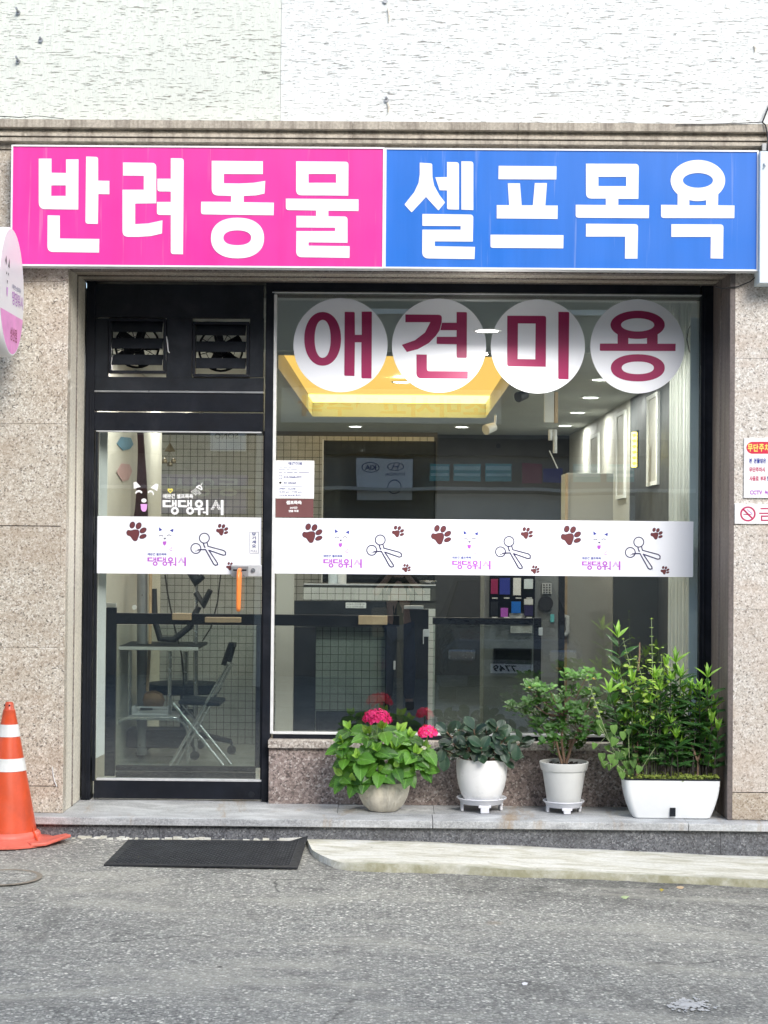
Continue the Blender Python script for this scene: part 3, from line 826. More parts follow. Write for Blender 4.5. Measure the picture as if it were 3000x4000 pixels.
# lock plate, slot cover, bolt
lp = MB().pbox(903, 2206, 1022, 2252, .500, .532).build('lock_plate', M['alu'], dr, bevel=.003)
MB().pbox(905, 2212, 970, 2253, .492, .4995).build('slot_cover', M['greymetal'], lp, bevel=.001)
MB().pbox(911, 2224, 963, 2230, .4905, .4918).build('slot', M['black'], lp)
c = PT(989, 2228, .499); g = MB()
g.tube([c, c+Vector((0, -.006, 0))], .013, 18); g.tube([c+Vector((0, -.0062, 0)), c+Vector((0, -.010, 0))], .007, 14)
g.build('lock_cylinder', M['chrome'], lp, smooth=40)
# orange D handle
a = PT(937, 2226, .49); z0 = a.z; zb_ = PT(937, 2382, .45).z; yo = .40
path = [Vector((a.x, .495, z0))]
for k in range(7):
    t = k/6*math.pi/2; path.append(Vector((a.x, .45+.0-.05*math.sin(t)+.0, z0-.05+.05*math.cos(t))))
for k in range(7):
    t = k/6*math.pi; path.append(Vector((a.x+.0, yo+.018-.018*math.cos(t), zb_+.022-.022*math.sin(t))))
path.append(Vector((a.x+.003, .438, z0-.10))); path.append(Vector((a.x+.004, .445, z0-.01)))
MB().tube(path, .0115, 14).build('handle', M['orange_handle'], dr, smooth=60)

# ================================================================== SIGNS
# main sign: two halves
YS = -.115
def signhalf(name, x0, y0, x1, y1, mat, label):
    """y0,y1 measured at mid width"""
    s = thing(name, PT((x0+x1)/2, (y0+y1)/2, YS), label, 'shop sign')
    xm, ym = (x0+x1)/2, (y0+y1)/2
    X0, X1 = PT(x0, ym, YS).x, PT(x1, ym, YS).x; Z1, Z0 = PT(xm, y0, YS).z, PT(xm, y1, YS).z
    t = .0085
    MB().box(X0+t, YS, Z0+t, X1-t, YS+.004, Z1-t).build('sign_face', M[mat], s)
    g = MB(); g.box(X0, YS-.006, Z1-t, X1, -.031, Z1); g.box(X0, YS-.006, Z0, X1, -.031, Z0+t)
    g.box(X0, YS-.006, Z0+t, X0+t, -.031, Z1-t); g.box(X1-t, YS-.006, Z0+t, X1, -.031, Z1-t)
    g.build('sign_frame', M['signwhite'], s)
    MB().box(X0+t, YS+.0045, Z0+t, X1-t, -.031, Z1-t).build('sign_box', M['greymetal'], s)
    return s
S1 = signhalf('shop_sign', 43, 571, 1501, 1044, 'pink', 'long magenta sign half with four white letters, left of the blue one')
S2 = signhalf('shop_sign', 1502, 583, 2962, 1054, 'blue', 'long blue sign half with four white letters, right of the magenta one')
def glyph(parent, comps, sc_, ox, oy, Y, mat, name='letter', th=.0025, edge=None):
    g = MB()
    for lp in comps: g.prism(tomap(lp, sc_, ox, oy, Y), Y, th)
    return g.build(name, M[mat], parent)
Z1_ = 1.0703
L1 = [
 [[[(162,128),(215,128),(215,187),(276,188),(276,131),(328,131),(327,341),(162,339,28)], [(214,240),(275,240),(275,284),(214,284)]],
  [[(360,119),(410,121,10),(410,220),(457,221),(457,277),(411,276),(409,401),(357,400,12)]],
  [[(199,365),(250,366),(250,462),(415,464),(414,521),(198,518,25)]]],
 [[[(514,144),(653,146,18),(653,315),(565,316),(565,402),(620,399),(679,386),(677,441),(630,452),(580,455),(512,455,25),(512,258),(601,258),(601,200),(514,199)]],
  [[(658,212),(714,212),(714,126),(768,127,12),(765,528),(714,527,12),(714,364),(656,363,12),(656,309),(714,309),(714,266),(658,265,10)]]],
 [[[(885,137),(1099,139),(1099,193),(936,192),(936,231),(1000,232),(1060,229),(1109,221),(1106,274),(1070,282),(1019,284),(1019,310),(1145,312),(1144,365),(840,361,12),(841,308),(966,309),(966,284),(885,282,28)]],
  [ell(993,460,111,85,44,p=.88), ell(992,459,58,31,36,p=.88)]],
 [[[(1238,139),(1457,141,14),(1456,283),(1238,281,22)], [(1290,192),(1405,192),(1405,229),(1290,229)]],
  [[(1195,295),(1499,298),(1499,347),(1373,346),(1373,369),(1453,370,14),(1453,480),(1290,478),(1290,492),(1462,494),(1461,543),(1238,540,25),(1239,431),(1401,431),(1401,417),(1239,416),(1239,367),(1321,368),(1321,345),(1195,343,12)]]],
]
for c in L1: glyph(S1, c, Z1_, 0, 500, YS-.003, 'signwhite')
yok = ell(1366, 219.5, 114, 86, 34, math.pi-math.radians(0)-math.asin(0)+0, 2*math.pi+0)
def arc_top(cx, cy, rx, ry, dx, n=34):
    a = math.acos(dx/rx)       # from left lower joint over the top to the right one (image y down)
    out = []
    a0 = math.pi-a; a1 = 2*math.pi+a
    for k in range(n+1):
        t = a0+(a1-a0)*k/n; out.append((cx+rx*math.cos(t), cy+ry*math.sin(t)))
    return out
def arc_bot(cx, cy, rx, ry, x0, x1, n=8):
    out = []
    for k in range(n+1):
        x = x0+(x1-x0)*k/n; out.append((x, cy+ry*math.sqrt(max(0, 1-((x-cx)/rx)**2))))
    return out
L2 = [
 [[[(203,145),(255,148,8),(256,205),(263,240),(285,280),(309,311,4),(281,345,4),(229,288),(169,353,4),(139,320,4),(180,268),(198,230),(203,195)]],
  [[(317,142),(367,143,12),(367,341),(317,340,8),(317,261),(286,260),(268,206),(317,205)]],
  [[(377,139),(427,140,12),(427,343),(377,341)]],
  [[(214,359),(427,362,14),(425,475),(266,474),(266,494),(434,497),(432,548),(213,545,28),(214,425),(374,425),(374,410),(214,409)]]],
 [[[(533,158),(775,160),(774,215),(532,214)]],
  [[(571,231),(622,231),(629,323),(676,323),(684,230),(735,230),(728,324),(780,324),(779,380),(525,378),(525,322),(577,323)]],
  [[(499,446),(804,448),(803,503),(499,501,10)]]],
 [[[(898,149),(1119,150,16),(1117,296),(1033,296),(1033,322),(1162,323),(1161,377),(855,375,12),(855,321),(981,322),(981,295),(898,295,24)], [(950,204),(1066,204),(1066,243),(950,243)]],
  [[(898,400),(1116,402,14),(1113,546),(1061,546),(1062,454),(898,454)]]],
 [[arc_top(1366,219.5,114,86,85)+[(1450,323),(1519,324),(1518,377),(1212,376,12),(1212,321),(1281,322)], ell(1366,219,63,31,36), arc_bot(1366,219.5,114,86,1330,1400)+[(1400,323),(1330,323)]],
  [[(1255,402),(1473,403,14),(1471,546),(1419,545),(1420,455),(1255,455)]]],
]
for c in L2: glyph(S2, c, Z1_, 1450, 500, YS-.003, 'signwhite')

# four round window stickers
L3 = [
 (1330, 1348, 1.659, 1000, 1100, [[ell(432,371,119,174,44,p=.95), ell(432,371,52,123,40,p=.92)], [[(575,196),(640,197,8),(641,345),(685,345),(685,195),(751,194,8),(749,628),(683,627,10),(683,393),(641,393),(638,612),(572,610,8)]]], 'leftmost round white window sticker, maroon letter with an upright ring'),
 (1715, 1350, 1.659, 1000, 1100, [[[(968,213),(1206,215,25),(1203,262),(1190,315),(1165,352),(1120,398),(1050,437),(978,456),(945,410),(1030,380),(1095,330),(1130,263),(968,263)]],
    [[(1206,267),(1300,267),(1300,197),(1367,198,8),(1366,495,8),(1300,494,10),(1300,406),(1170,404,8),(1172,358),(1300,358),(1300,315),(1194,315)]],
    [[(1040,472),(1107,473),(1108,580,16),(1374,581),(1373,630),(1039,627,35)]]], 'second round white window sticker, maroon letter with a sweeping hook'),
 (2101, 1353, 1.5082, 1900, 1100, [[[(123,201),(352,202,15),(350,502),(122,499,15)], [(186,246),(290,247),(288,458),(184,456)]], [[(424,178),(488,179,8),(484,576),(423,574,8)]]], 'third round white window sticker, maroon letter with a box and an upright bar'),
 (2490, 1353, 1.5082, 1900, 1100, [[arc_top(891,254.5,160,83,118)+[(1009,366),(1115,366),(1114,409),(668,408,8),(669,365),(773,365)], ell(891,255,98,39,36), arc_bot(891,254.5,160,83,836,946)+[(946,366),(836,366)]], [ell(892,508,159,80,44,p=.93), ell(892,508,95,37,36,p=.93)]], 'rightmost round white window sticker, maroon letter with two wide rings'),
]
YG = .5335
for (cx_, cy_, s_, ox, oy, comps, lab) in L3:
    t = thing('round_sticker', PT(cx_, cy_, YG), lab, 'window sticker', 'round letter stickers on the display window')
    lp = [[xz(x, y, YG) for x, y in ell(cx_, cy_, 184, 184, 72)]]
    MB().prism(lp, YG, .0008).build('disc', M['film'], t)
    glyph(t, comps, s_, ox, oy, YG-.0012, 'maroon', th=.0006)

# ------------------------------------------------------------------ paw print bands
def pawl(cx_, cy_, s, rot=0):
    pad = [(302,228),(312,213),(330,215),(350,210),(372,211),(381,222),(381,240),(374,262),(366,278),(350,281),(338,270),(326,253),(308,245)]
    toes = [(338,179,15,20,.35), (379,184,15,21,.5), (408,214,14,22,1.0), (407,253,12,22,1.2)]
    f = lambda x, y: (cx_+(x-366)*s, cy_+(y-222)*s)
    loops = []
    def grow(pts, k):
        c = Vector((sum(p[0] for p in pts)/len(pts), sum(p[1] for p in pts)/len(pts)))
        return [c+(Vector(p)-c)*k for p in pts]
    sm = []
    for i in range(len(pad)):
        a, b_, c_, d_ = [Vector(pad[(i+q) % len(pad)]) for q in (-1, 0, 1, 2)]
        for k in range(3):
            t = k/3; sm.append(.5*((2*b_)+(c_-a)*t+(2*a-5*b_+4*c_-d_)*t*t+(3*b_-a-3*c_+d_)*t**3))
    out = [[f(*p) for p in grow([(q.x, q.y) for q in sm], 1.07)]]; inn = [[f(q.x, q.y) for q in sm]]
    for (x, y, rx, ry, ro) in toes:
        out.append([f(*p) for p in ell(x, y, rx+3, ry+3, 18, rot=ro)]); inn.append([f(*p) for p in ell(x, y, rx, ry, 18, rot=ro)])
    return out, inn
def block_letters(g, T, Yv):
    def ring8(cx_, cy_, ro, ri): g.prism(T([ell(cx_, cy_, ro, ro, 26), ell(cx_, cy_, ri, ri, 20)]), Yv, 0)
    for dx in (0, 152):
        g.prism(T([[(600+dx,698),(680+dx,700),(680+dx,718),(628+dx,718),(628+dx,748),(690+dx,750),(690+dx,770),(600+dx,768)]]), Yv, 0)
        g.prism(T([[(694+dx,697),(710+dx,697),(710+dx,722),(722+dx,722),(722+dx,697),(740+dx,697),(740+dx,763),(722+dx,763),(722+dx,741),(710+dx,741),(710+dx,762),(694+dx,762)]]), Yv, 0)
        ring8(722+dx, 804, 39, 17)
    ring8(963, 735, 40, 17)
    g.prism(T([[(915,777),(1012,777),(1012,796),(977,796),(977,846),(953,846),(953,796),(915,796)]]), Yv, 0)
    g.prism(T([[(1034,697),(1055,697),(1055,846),(1034,846),(1034,830),(1002,830),(1002,812),(1034,812)]]), Yv, 0)
    g.prism(T([[(1180,697),(1207,697),(1207,848),(1180,848)]]), Yv, 0)
    for (u, v) in [(1131,706),(1122,722),(1141,722),(1114,738),(1132,737),(1150,739),(1106,754),(1124,753),(1145,755),(1162,755),(1097,770),(1112,771),(1150,772),(1168,772),(1086,786),(1102,787),(1160,787),(1176,786)]:
        g.prism(T([ell(u, v, 7, 7.4, 8)]), Yv, 0)
def motif(parent, sx, sy, Y, full=True):
    S = 1.659; ox, oy = 1000+sx, 1950+sy
    mp = lambda lp: [xz(p[0]/S+ox, p[1]/S+oy, 0) for p in lp]
    def P(lps, Yv, th=0): return [[xz(p[0]/S+ox, p[1]/S+oy, Yv) for p in lp] for lp in lps]
    for (cx_, cy_, s) in [(366, 222, 1), (921, 210, .6), (975, 447, .43)]:
        if not full and s < .5: cx_ += 0
        out, inn = pawl(cx_, cy_, s); g = MB()
        for lp in out: g.prism(P([lp], Y), Y, 0)
        g.cur = 1
        for lp in inn: g.prism(P([lp], Y-.0004), Y-.0004, 0)
        g.build('paw_print', [M['navy'], M['paw']], parent, recalc=False)
    def one(lp, nm, m_):
        g = MB(); g.prism(P([lp], Y), Y, 0); g.build(nm, M[m_], parent, recalc=False)
    one([(510,193),(533,211),(512,219)], 'dog_ear', 'navy_blue'); one([(605,202),(602,226),(580,214)], 'dog_ear', 'navy_blue')
    for c in ((524, 254), (577, 252)): one(ribbon(ell(c[0], c[1], 13, 9, 8, math.pi*1.05, math.pi*1.95), 4)[0], 'dog_eye', 'navy')
    one([(539,262),(559,262),(549,274)], 'dog_nose', 'navy'); one([(535,286),(559,284),(557,302),(547,313),(537,303)], 'dog_tongue', 'purple')
    g = MB(); a = lambda x, y: (x/S+ox, y/S+oy)
    x0, y0 = a(437, 360); x1, y1 = a(560, 377); ptext(g, '애완견 셀프목욕', x0, y0, x1, y1, Y, .03)
    g.build('small_lettering', M['navy_blue'], parent, recalc=False)
    g = MB(); T8 = lambda lps: P([[((p[0]-600)*.412+436, (p[1]-697)*.384+388) for p in lp] for lp in lps], Y)
    block_letters(g, T8, Y)
    for k in range(3):
        for j in range(k+2): g.prism(P([ell(585-k*8+j*9, 345+k*8+j*1, 1.8, 2.2, 6)], Y), Y, 0)
    g.prism(P(ribbon([(596, 318), (592, 330), (575, 338), (598, 346)], 3), Y), Y, 0)
    g.build('lettering', M['purple'], parent, recalc=False)
    g = MB(); Ys = Y
    for q, (c, r) in enumerate((((805, 264), 32), ((750, 331), 32))):
        g.prism(P([ell(*c, r+3.5, r+3.5, 30), ell(*c, r-3.5, r-3.5, 30)], Ys), Ys, 0)
    kq = 0
    for pl in ([(823,294),(829,317),(930,344),(943,355),(942,372),(928,375),(834,342),(890,425),(891,436),(878,440),(866,433),(813,338),(782,338)], [(799,297),(806,322),(811,322)], [(782,338),(764,341)]):
        for A_, B_ in zip(pl, pl[1:]):
            kq += 1; A_, B_ = Vector(A_), Vector(B_); d = (B_-A_).normalized(); e = d*2.2; nn_ = Vector((-d.y, d.x))*3.6
            g.prism(P([[A_-e+nn_, B_+e+nn_, B_+e-nn_, A_-e-nn_]], Y-.00012*kq), Y-.00012*kq, 0)
    g.prism(P(ribbon(ell(750, 331, 17, 17, 8, .3, 1.9), 4), Y), Y, 0)
    g.build('scissors_print', M['navy'], parent, recalc=False)
YB = .5332
wb = thing('window_band', PT(1890, 2130, YB), 'long white band with three sets of paw prints and scissors across the display window', 'window sticker')
MB().box(PT(1074, 2130, YB).x, YB, PT(1890, 2247, YB).z, PT(2708, 2130, YB).x, .5348, PT(1890, 2030, YB).z).build('film', M['film'], wb)
motif(wb, 0, 0, YB-.0005); motif(wb, 503, 6, YB-.0005); motif(wb, 1010, 8.5, YB-.0005)
dbn = thing('door_band', PT(700, 2130, YB), 'short white film band with paw prints, dog face and scissors across the door glass', 'window sticker')
MB().box(PT(368, 2130, YB).x, YB, PT(700, 2242, YB).z, PT(1020, 2130, YB).x, .5348, PT(700, 2019, YB).z).build('film', M['film'], dbn)
motif(dbn, -687, -7, YB-.0005)
# pull label
pl_ = thing('pull_label', PT(992, 2120, YB-.001), 'small upright white pull label on the door band above the lock', 'label')
Yp = YB-.0012
MB().pbox(973, 2076, 1012, 2164, Yp, Yp+.0006).build('label_face', M['signwhite'], pl_)
g = MB()
for i, ch in enumerate('당기세요'): ptext(g, ch, 984, 2080+i*15.5, 1000, 2092+i*15.5, Yp-.0004, .04)
ptext(g, 'PULL', 980, 2148, 1005, 2157, Yp-.0004)
g.build('lettering', M['greytext'], pl_, recalc=False)
g = MB(); lw = [xz(x, y, Yp-.0004) for x, y in [(975,2078),(1010,2078),(1010,2162),(975,2162)]]; li = [xz(x, y, Yp-.0004) for x, y in [(976.4,2079.4),(1008.6,2079.4),(1008.6,2160.6),(976.4,2160.6)]]
g.prism([lw, li], Yp-.0004, 0); g.build('label_border', M['greytext'], pl_, recalc=False)

# logo sticker on the upper door glass
lg = thing('logo_sticker', PT(700, 1960, YB), 'white laughing dog face and white letters stuck on the upper door glass', 'window sticker')
S8 = lambda lps: [[xz(p[0]/2.552+400, p[1]/2.552+1680, YB) for p in rounded(lp)] for lp in lps]
def one8(lp, nm, m_='signwhite'):
    g = MB(); g.prism(S8([lp]), YB, 0); g.build(nm, M[m_], lg, recalc=False)
one8([(310,522,6),(335,514,10),(384,566,6),(350,574),(314,588,6)], 'dog_ear'); one8([(479,574,6),(530,533,8),(558,540,6),(546,609,6),(512,588)], 'dog_ear')
one8(ell(363,632,37,34,14,math.pi*1.02,math.pi*1.9)+ell(363,642,28,24,10,math.pi*1.88,math.pi*1.05), 'dog_eye')
one8(ell(480,636,34,36,14,math.pi*1.15,math.pi*2.1)+ell(478,644,25,26,10,math.pi*2.05,math.pi*1.18), 'dog_eye')
one8(ell(414,702,26,20,20), 'dog_nose'); one8([(380,737),(447,737),(441,790),(428,812,8),(400,812,8),(386,790)], 'dog_tongue', 'lilac')
g = MB()
b8 = lambda x, y: (x/2.552+400, y/2.552+1680)
x0, y0 = b8(603, 636); x1, y1 = b8(905, 682); ptext(g, '애완견 셀프목욕', x0, y0, x1, y1, YB, .035)
g.build('small_lettering', M['signwhite'], lg, recalc=False)
g = MB()
block_letters(g, S8, YB)
g.build('lettering', M['signwhite'], lg, recalc=False)
g = MB()
g.prism(S8(ribbon([(996, 524), (985, 545), (978, 556)], 6)), YB, 0)
g.prism(S8([[(935,562),(965,545),(990,560),(1000,592,6),(985,600,6),(960,585),(932,575,4)], [(952,568),(968,560),(984,574),(984,588),(966,576)]]), YB, 0)
for i in range(4):
    for j in range(5-(i > 1)):
        g.prism(S8([ell(928+j*13-i*13, 588+j*10+i*9, 4.5, 6.5, 8, rot=.5)]), YB, 0)
g.build('shower_print', M['signwhite'], lg, recalc=False)
g = MB(); g.prism(S8([[(676,628),(652,606),(650,588,6),(664,580,6),(676,590),(688,580,6),(702,588,6),(700,606)], [(676,616),(662,602),(664,592),(676,602),(690,592),(692,602)]]), YB, 0)
g.build('heart_print', M['yellow'], lg, recalc=False)

# notice sheets at the left edge of the window
ns = thing('notice_sheet', PT(1152, 1873, YB), 'white notice with opening hours and a phone number at the window edge', 'notice')
Yn = YB
MB().pbox(1077, 1799, 1227, 1947, Yn, Yn+.0008).build('paper', M['signwhite'], ns)
q = lambda x, y: (1060+x/8.295, 1780+y/8.295)
g = MB()
for body, a, b_, c_, d_, bo in [('애견미용', 545, 200, 1005, 312, 0), ('010-9468-0971', 395, 660, 1000, 730, 0), ('ID: ddwash', 408, 845, 812, 912, 0), ('OPEN - CLOSE', 232, 1038, 788, 1100, 0), ('10:30 am - 7:00 pm', 232, 1150, 992, 1212, 0), ('(수요일 일요일 휴무)', 258, 1255, 955, 1315, 0)]:
    x0, y0 = q(a, b_); x1, y1 = q(c_, d_); ptext(g, body, x0, y0, x1, y1, Yn-.0005, .03)
# three lines too small to read
for yy, segs in ((370, [(255, 352), (392, 512), (545, 655)]), (460, [(236, 440), (484, 598), (632, 830)]), (545, [(238, 345), (398, 465), (505, 695), (733, 848), (882, 1220)])):
    for (a, b_) in segs:
        x0, y0 = q(a, yy-10); x1, y1 = q(b_, yy+8); g.prism([[xz(x0, y0, Yn-.0005), xz(x1, y0, Yn-.0005), xz(x1, y1, Yn-.0005), xz(x0, y1, Yn-.0005)]], Yn-.0005, 0)
x0, y0 = q(258, 985); x1, y1 = q(998, 998); g.prism([[xz(x0, y0, Yn-.0005), xz(x1, y0, Yn-.0005), xz(x1, y1, Yn-.0005), xz(x0, y1, Yn-.0005)]], Yn-.0005, 0)
o_ = [q(240, 622), q(342, 622), q(342, 762), q(240, 762)]; i_ = [q(252, 640), q(330, 640), q(330, 742), q(252, 742)]
g.prism([[xz(*p, Yn-.0005) for p in o_], [xz(*p, Yn-.0005) for p in i_]], Yn-.0005, 0)
g.cur = 1; cc = q(290, 877); g.prism([[xz(*p, Yn-.0005) for p in ell(cc[0], cc[1], 5, 4.5, 18)]], Yn-.0005, 0)
g.build('lettering', [M['greytext'], M['black']], ns, recalc=False)
bp_ = thing('brown_notice', PT(1152, 1985, YB), 'brown notice with white letters stuck below the opening hours sheet', 'notice')
MB().pbox(1077, 1949, 1224, 2021, Yn, Yn+.0008).build('paper', M['brownfilm'], bp_)
g = MB()
for body, a, b_, c_, d_ in [('셀프목욕', 478, 1455, 980, 1580), ('24시간', 600, 1650, 845, 1722), ('연중 무휴', 560, 1755, 885, 1830)]:
    x0, y0 = q(a, b_); x1, y1 = q(c_, d_); ptext(g, body, x0, y0, x1, y1, Yn-.0005, .045)
g.build('lettering', M['signwhite'], bp_, recalc=False)

# ------------------------------------------------------------------ signs on the right pier
ps = thing('parking_sign', PT(2960, 1830, -.012), 'white no parking notice with a red title bar on the right stone pier', 'sign')
Yq = -.012
MB().pbox(2907, 1712, 3230, 1946, Yq, -.0005).build('board', M['signwhite'], ps, bevel=.001)
c8 = lambda x, y: (2800+x/4.915, 1650+y/4.915)
g = MB(); p0 = c8(568, 372); p1 = c8(1900, 602)
cap = [(p0[0]+23, p0[1]), (p1[0], p0[1]), (p1[0], p1[1]), (p0[0]+23, p1[1])]
rr = (p1[1]-p0[1])/2
lp = [(p1[0]-rr, p0[1]), (p1[0]-rr, p1[1])]
lp = ell(p0[0]+rr, p0[1]+rr, rr, rr, 16, math.pi/2, math.pi*1.5)+ell(p1[0]-rr, p0[1]+rr, rr, rr, 16, -math.pi/2, math.pi/2)
g.prism([[xz(x, y, Yq-.0006) for x, y in lp]], Yq-.0006, 0); g.build('title_bar', M['red'], ps, recalc=False)
g = MB()
for i, ch in enumerate('무단주차금지'):
    x0, y0 = c8(595+i*108, 415); x1, y1 = c8(690+i*108, 560); ptext(g, ch, x0, y0, x1, y1, Yq-.0012, .03)
g.build('title_lettering', M['yellow'], ps, recalc=False)
def line(par, segs, y0, y1, mat):
    g = MB()
    for body, a, b_ in segs:
        X0, Y0_ = c8(a, y0); X1, Y1_ = c8(b_, y1); ptext(g, body, X0, Y0_, X1, Y1_, Yq-.0008, .035)
    g.build('lettering', M[mat], par, recalc=False)
line(ps, [('본', 622, 678), ('건물앞은', 708, 948)], 690, 785, 'navy_blue')
line(ps, [('무단주차시', 622, 925)], 860, 955, 'crimson')
line(ps, [('사용료', 625, 805), ('부과', 838, 945)], 1030, 1128, 'crimson')
line(ps, [('합', 965, 1030)], 1030, 1128, 'navy_blue')
line(ps, [('CCTV', 635, 875), ('녹', 920, 985)], 1305, 1385, 'purple')
nsg = thing('no_smoking_sign', PT(2950, 2008, -.012), 'low wide white no smoking sign with a red barred circle under the parking notice', 'sign')
MB().pbox(2871, 1969, 3190, 2047, Yq, -.0005).build('board', M['signwhite'], nsg, bevel=.001)
g = MB(); cc = c8(597, 1757)
g.prism([[xz(x, y, Yq-.0006) for x, y in ell(*cc, 30.5, 29.5, 40)], [xz(x, y, Yq-.0006) for x, y in ell(*cc, 24, 23.5, 36)]], Yq-.0006, 0)
def seg(a, b_, wd, Yv):
    A, B = Vector(c8(*a)), Vector(c8(*b_)); d = (B-A).normalized(); n_ = Vector((-d.y, d.x))*wd/2
    g.prism([[xz(*(A+n_), Yv), xz(*(B+n_), Yv), xz(*(B-n_), Yv), xz(*(A-n_), Yv)]], Yv, 0)
seg((512, 1672), (684, 1846), 6, Yq-.001)
seg((512, 1768), (655, 1768), 3.2, Yq-.0014)
seg((840, 1655), (1180, 1655), 5, Yq-.0006); seg((812, 1745), (1210, 1745), 5, Yq-.0006)
for a, b_ in (((860, 1795), (860, 1885)), ((1140, 1795), (1140, 1885))): seg(a, b_, 5, Yq-.0006)
seg((848, 1800), (1152, 1800), 5, Yq-.001); seg((848, 1880), (1152, 1880), 5, Yq-.001)
g.build('barred_circle', M['crimson'], nsg, recalc=False)
g = MB(); g.prism([[xz(*c8(*p), Yq-.0006) for p in lp] for lp in [ribbon([(590,1670),(605,1700),(640,1720),(670,1745),(678,1775)], 12)[0]]], Yq-.0006, 0)
g.build('smoke_print', M['purple'], nsg, recalc=False)
g = MB(); x0, y0 = c8(1290, 1640); x1, y1 = c8(1680, 1900); ptext(g, '연', x0, y0, x1, y1, Yq-.0006, .03); g.build('lettering', M['crimson'], nsg, recalc=False)

# blue white sign at the right edge of the picture
es = thing('neighbour_sign', PT(3010, 840, -.1), 'pale blue white sign box starting at the right edge beside the blue sign', 'shop sign')
MB().box(PT(2968, 800, -.15).x, -.15, PT(2990, 1106, -.15).z, PT(3900, 800, -.15).x, -.001, PT(2990, 590, -.15).z).build('sign_box', M['blind'], es, bevel=.004)
MB().box(PT(2978, 600, -.11).x, -.11, PT(2990, 588, -.11).z, PT(3100, 600, -.11).x, -.08, PT(2990, 560, -.11).z).build('bracket', M['greymetal'], es)
MB().tube([PT(2984, 638, -.152), PT(2990, 648, -.165), PT(2984, 655, -.16)], .004, 6).build('clip', M['alu'], es, smooth=50)
# cables
def cable(pts, r, lab, name='cable'):
    o = MB().tube(pts, r, 6).build(name, M['cable'], None, smooth=60); setorigin(o, pts[0])
    return tag(o, lab, 'cable')
cable([PT(3010, 400, .03), PT(2993, 440, .02), PT(2978, 478, -.09), PT(2990, 488, -.1), PT(2997, 520, -.1), PT(2999, 600, -.12)], .0045, 'black cable dropping past the right end of the cornice')
cable([PT(2640, 487, -.093), PT(2800, 484, -.093), PT(2900, 481, -.093), PT(2976, 477, -.093)], .0022, 'thin black wire lying along the right end of the cornice top')
cable([PT(2960, 1075, -.03), PT(2930, 1100, -.02), PT(2880, 1120, -.012), PT(2820, 1127, -.01), PT(2795, 1118, .02)], .003, 'black wire sagging below the right end of the blue sign')
cable([PT(-30, 454, -.05), PT(30, 455, -.06), PT(75, 459, -.06), PT(100, 456, -.06)], .0022, 'short black wire at the left end of the cornice')
cable([PT(98, 460, -.06), PT(118, 455, -.06), PT(140, 453, -.06), PT(165, 454, -.06), PT(200, 459, -.06), PT(250, 464, -.06)], .0018, 'thin wire loop arching over the left cornice top')

# oval blade sign at the left edge
bc = PT(30, 1140, -.45)
bs = thing('oval_blade_sign', (-1.99, -.4, bc.z), 'oval white and pink blade sign with a dog face sticking out at the left edge', 'projecting sign')
BX = -2.012; BT = .10
yc_, zc_ = -.43, bc.z
def bl(a, b_): return (a, b_)
ry_, rz_ = .30, .335
def disc(rk, x, n=56): return [Vector((x, yc_+ry_*rk*math.cos(a), zc_+rz_*rk*math.sin(a))) for a in [2*math.pi*k/n for k in range(n)]]
g = MB(); rings = [disc(.97, BX), disc(1, BX-.012), disc(1, BX-BT+.012), disc(.97, BX-BT)]
for r_ in rings: g.v += r_
for k in range(3):
    for j in range(56): g.face((k*56+j, k*56+(j+1) % 56, (k+1)*56+(j+1) % 56, (k+1)*56+j))
g.face(range(56)); g.face(range(168, 224)); g.build('sign_body', M['signwhite'], bs, smooth=50)
def bpoly(pts, x, mat, name, g=None):
    own = g is None; g = g or MB(); n = len(g.v); g.v += [Vector((x, a, b_)) for a, b_ in pts]; g.face(range(n, n+len(pts)))
    if own: return g.build(name, M[mat], bs, recalc=False)
# coordinates on the sign face: u = towards the wall (+y), v up
zl_ = zc_-.115
pts = [(yc_+ry_*.95*math.cos(a), zc_+rz_*.95*math.sin(a)) for a in [math.pi+.36+(math.pi-.72)*k/30 for k in range(31)]]
M['bladepink'] = paint('soft pink film', (.85, .34, .66), .5); bpoly(pts, BX+.001, 'bladepink', 'pink_field')
def btext(body, y0, z0, y1, z1, mat, bold=0):
    g = MB(); add_text(g, body, 0, 0, 0, 0, 0, bold, place=lambda u, v: Vector((BX+.002, y0+(y1-y0)*u, z0+(z1-z0)*v))); g.build('lettering', M[mat], bs, recalc=False)
btext('성산점', -.47, zc_-.25, -.31, zc_-.18, 'maroon', .01)
btext('댕댕워시', -.43, zc_-.06, -.17, zc_+.01, 'purple', .0)
btext('애완견 셀프목욕', -.43, zc_+.02, -.22, zc_+.045, 'greytext')
for pl, nm in (([(-.60,.14),(-.575,.17),(-.57,.12)], 'dog_ear'), ([(-.53,.12),(-.505,.165),(-.50,.115)], 'dog_ear'), ([(-.58,.075),(-.57,.09),(-.56,.075)], 'dog_eye'), ([(-.535,.075),(-.525,.09),(-.515,.075)], 'dog_eye'), ([(-.56,.045),(-.54,.045),(-.55,.025)], 'dog_nose')):
    bpoly([(a, zc_+b_) for a, b_ in pl], BX+.002, 'black2', nm)
bpoly([(-.565, zc_+.01), (-.535, zc_+.01), (-.54, zc_-.03), (-.55, zc_-.04), (-.56, zc_-.03)], BX+.002, 'lilac', 'tongue')
MB().bar((BX-.05, yc_+ry_-.01, zc_+.1), (BX-.05, -.001, zc_+.1), .03, .03).build('bracket', M['greymetal'], bs, bevel=.002)

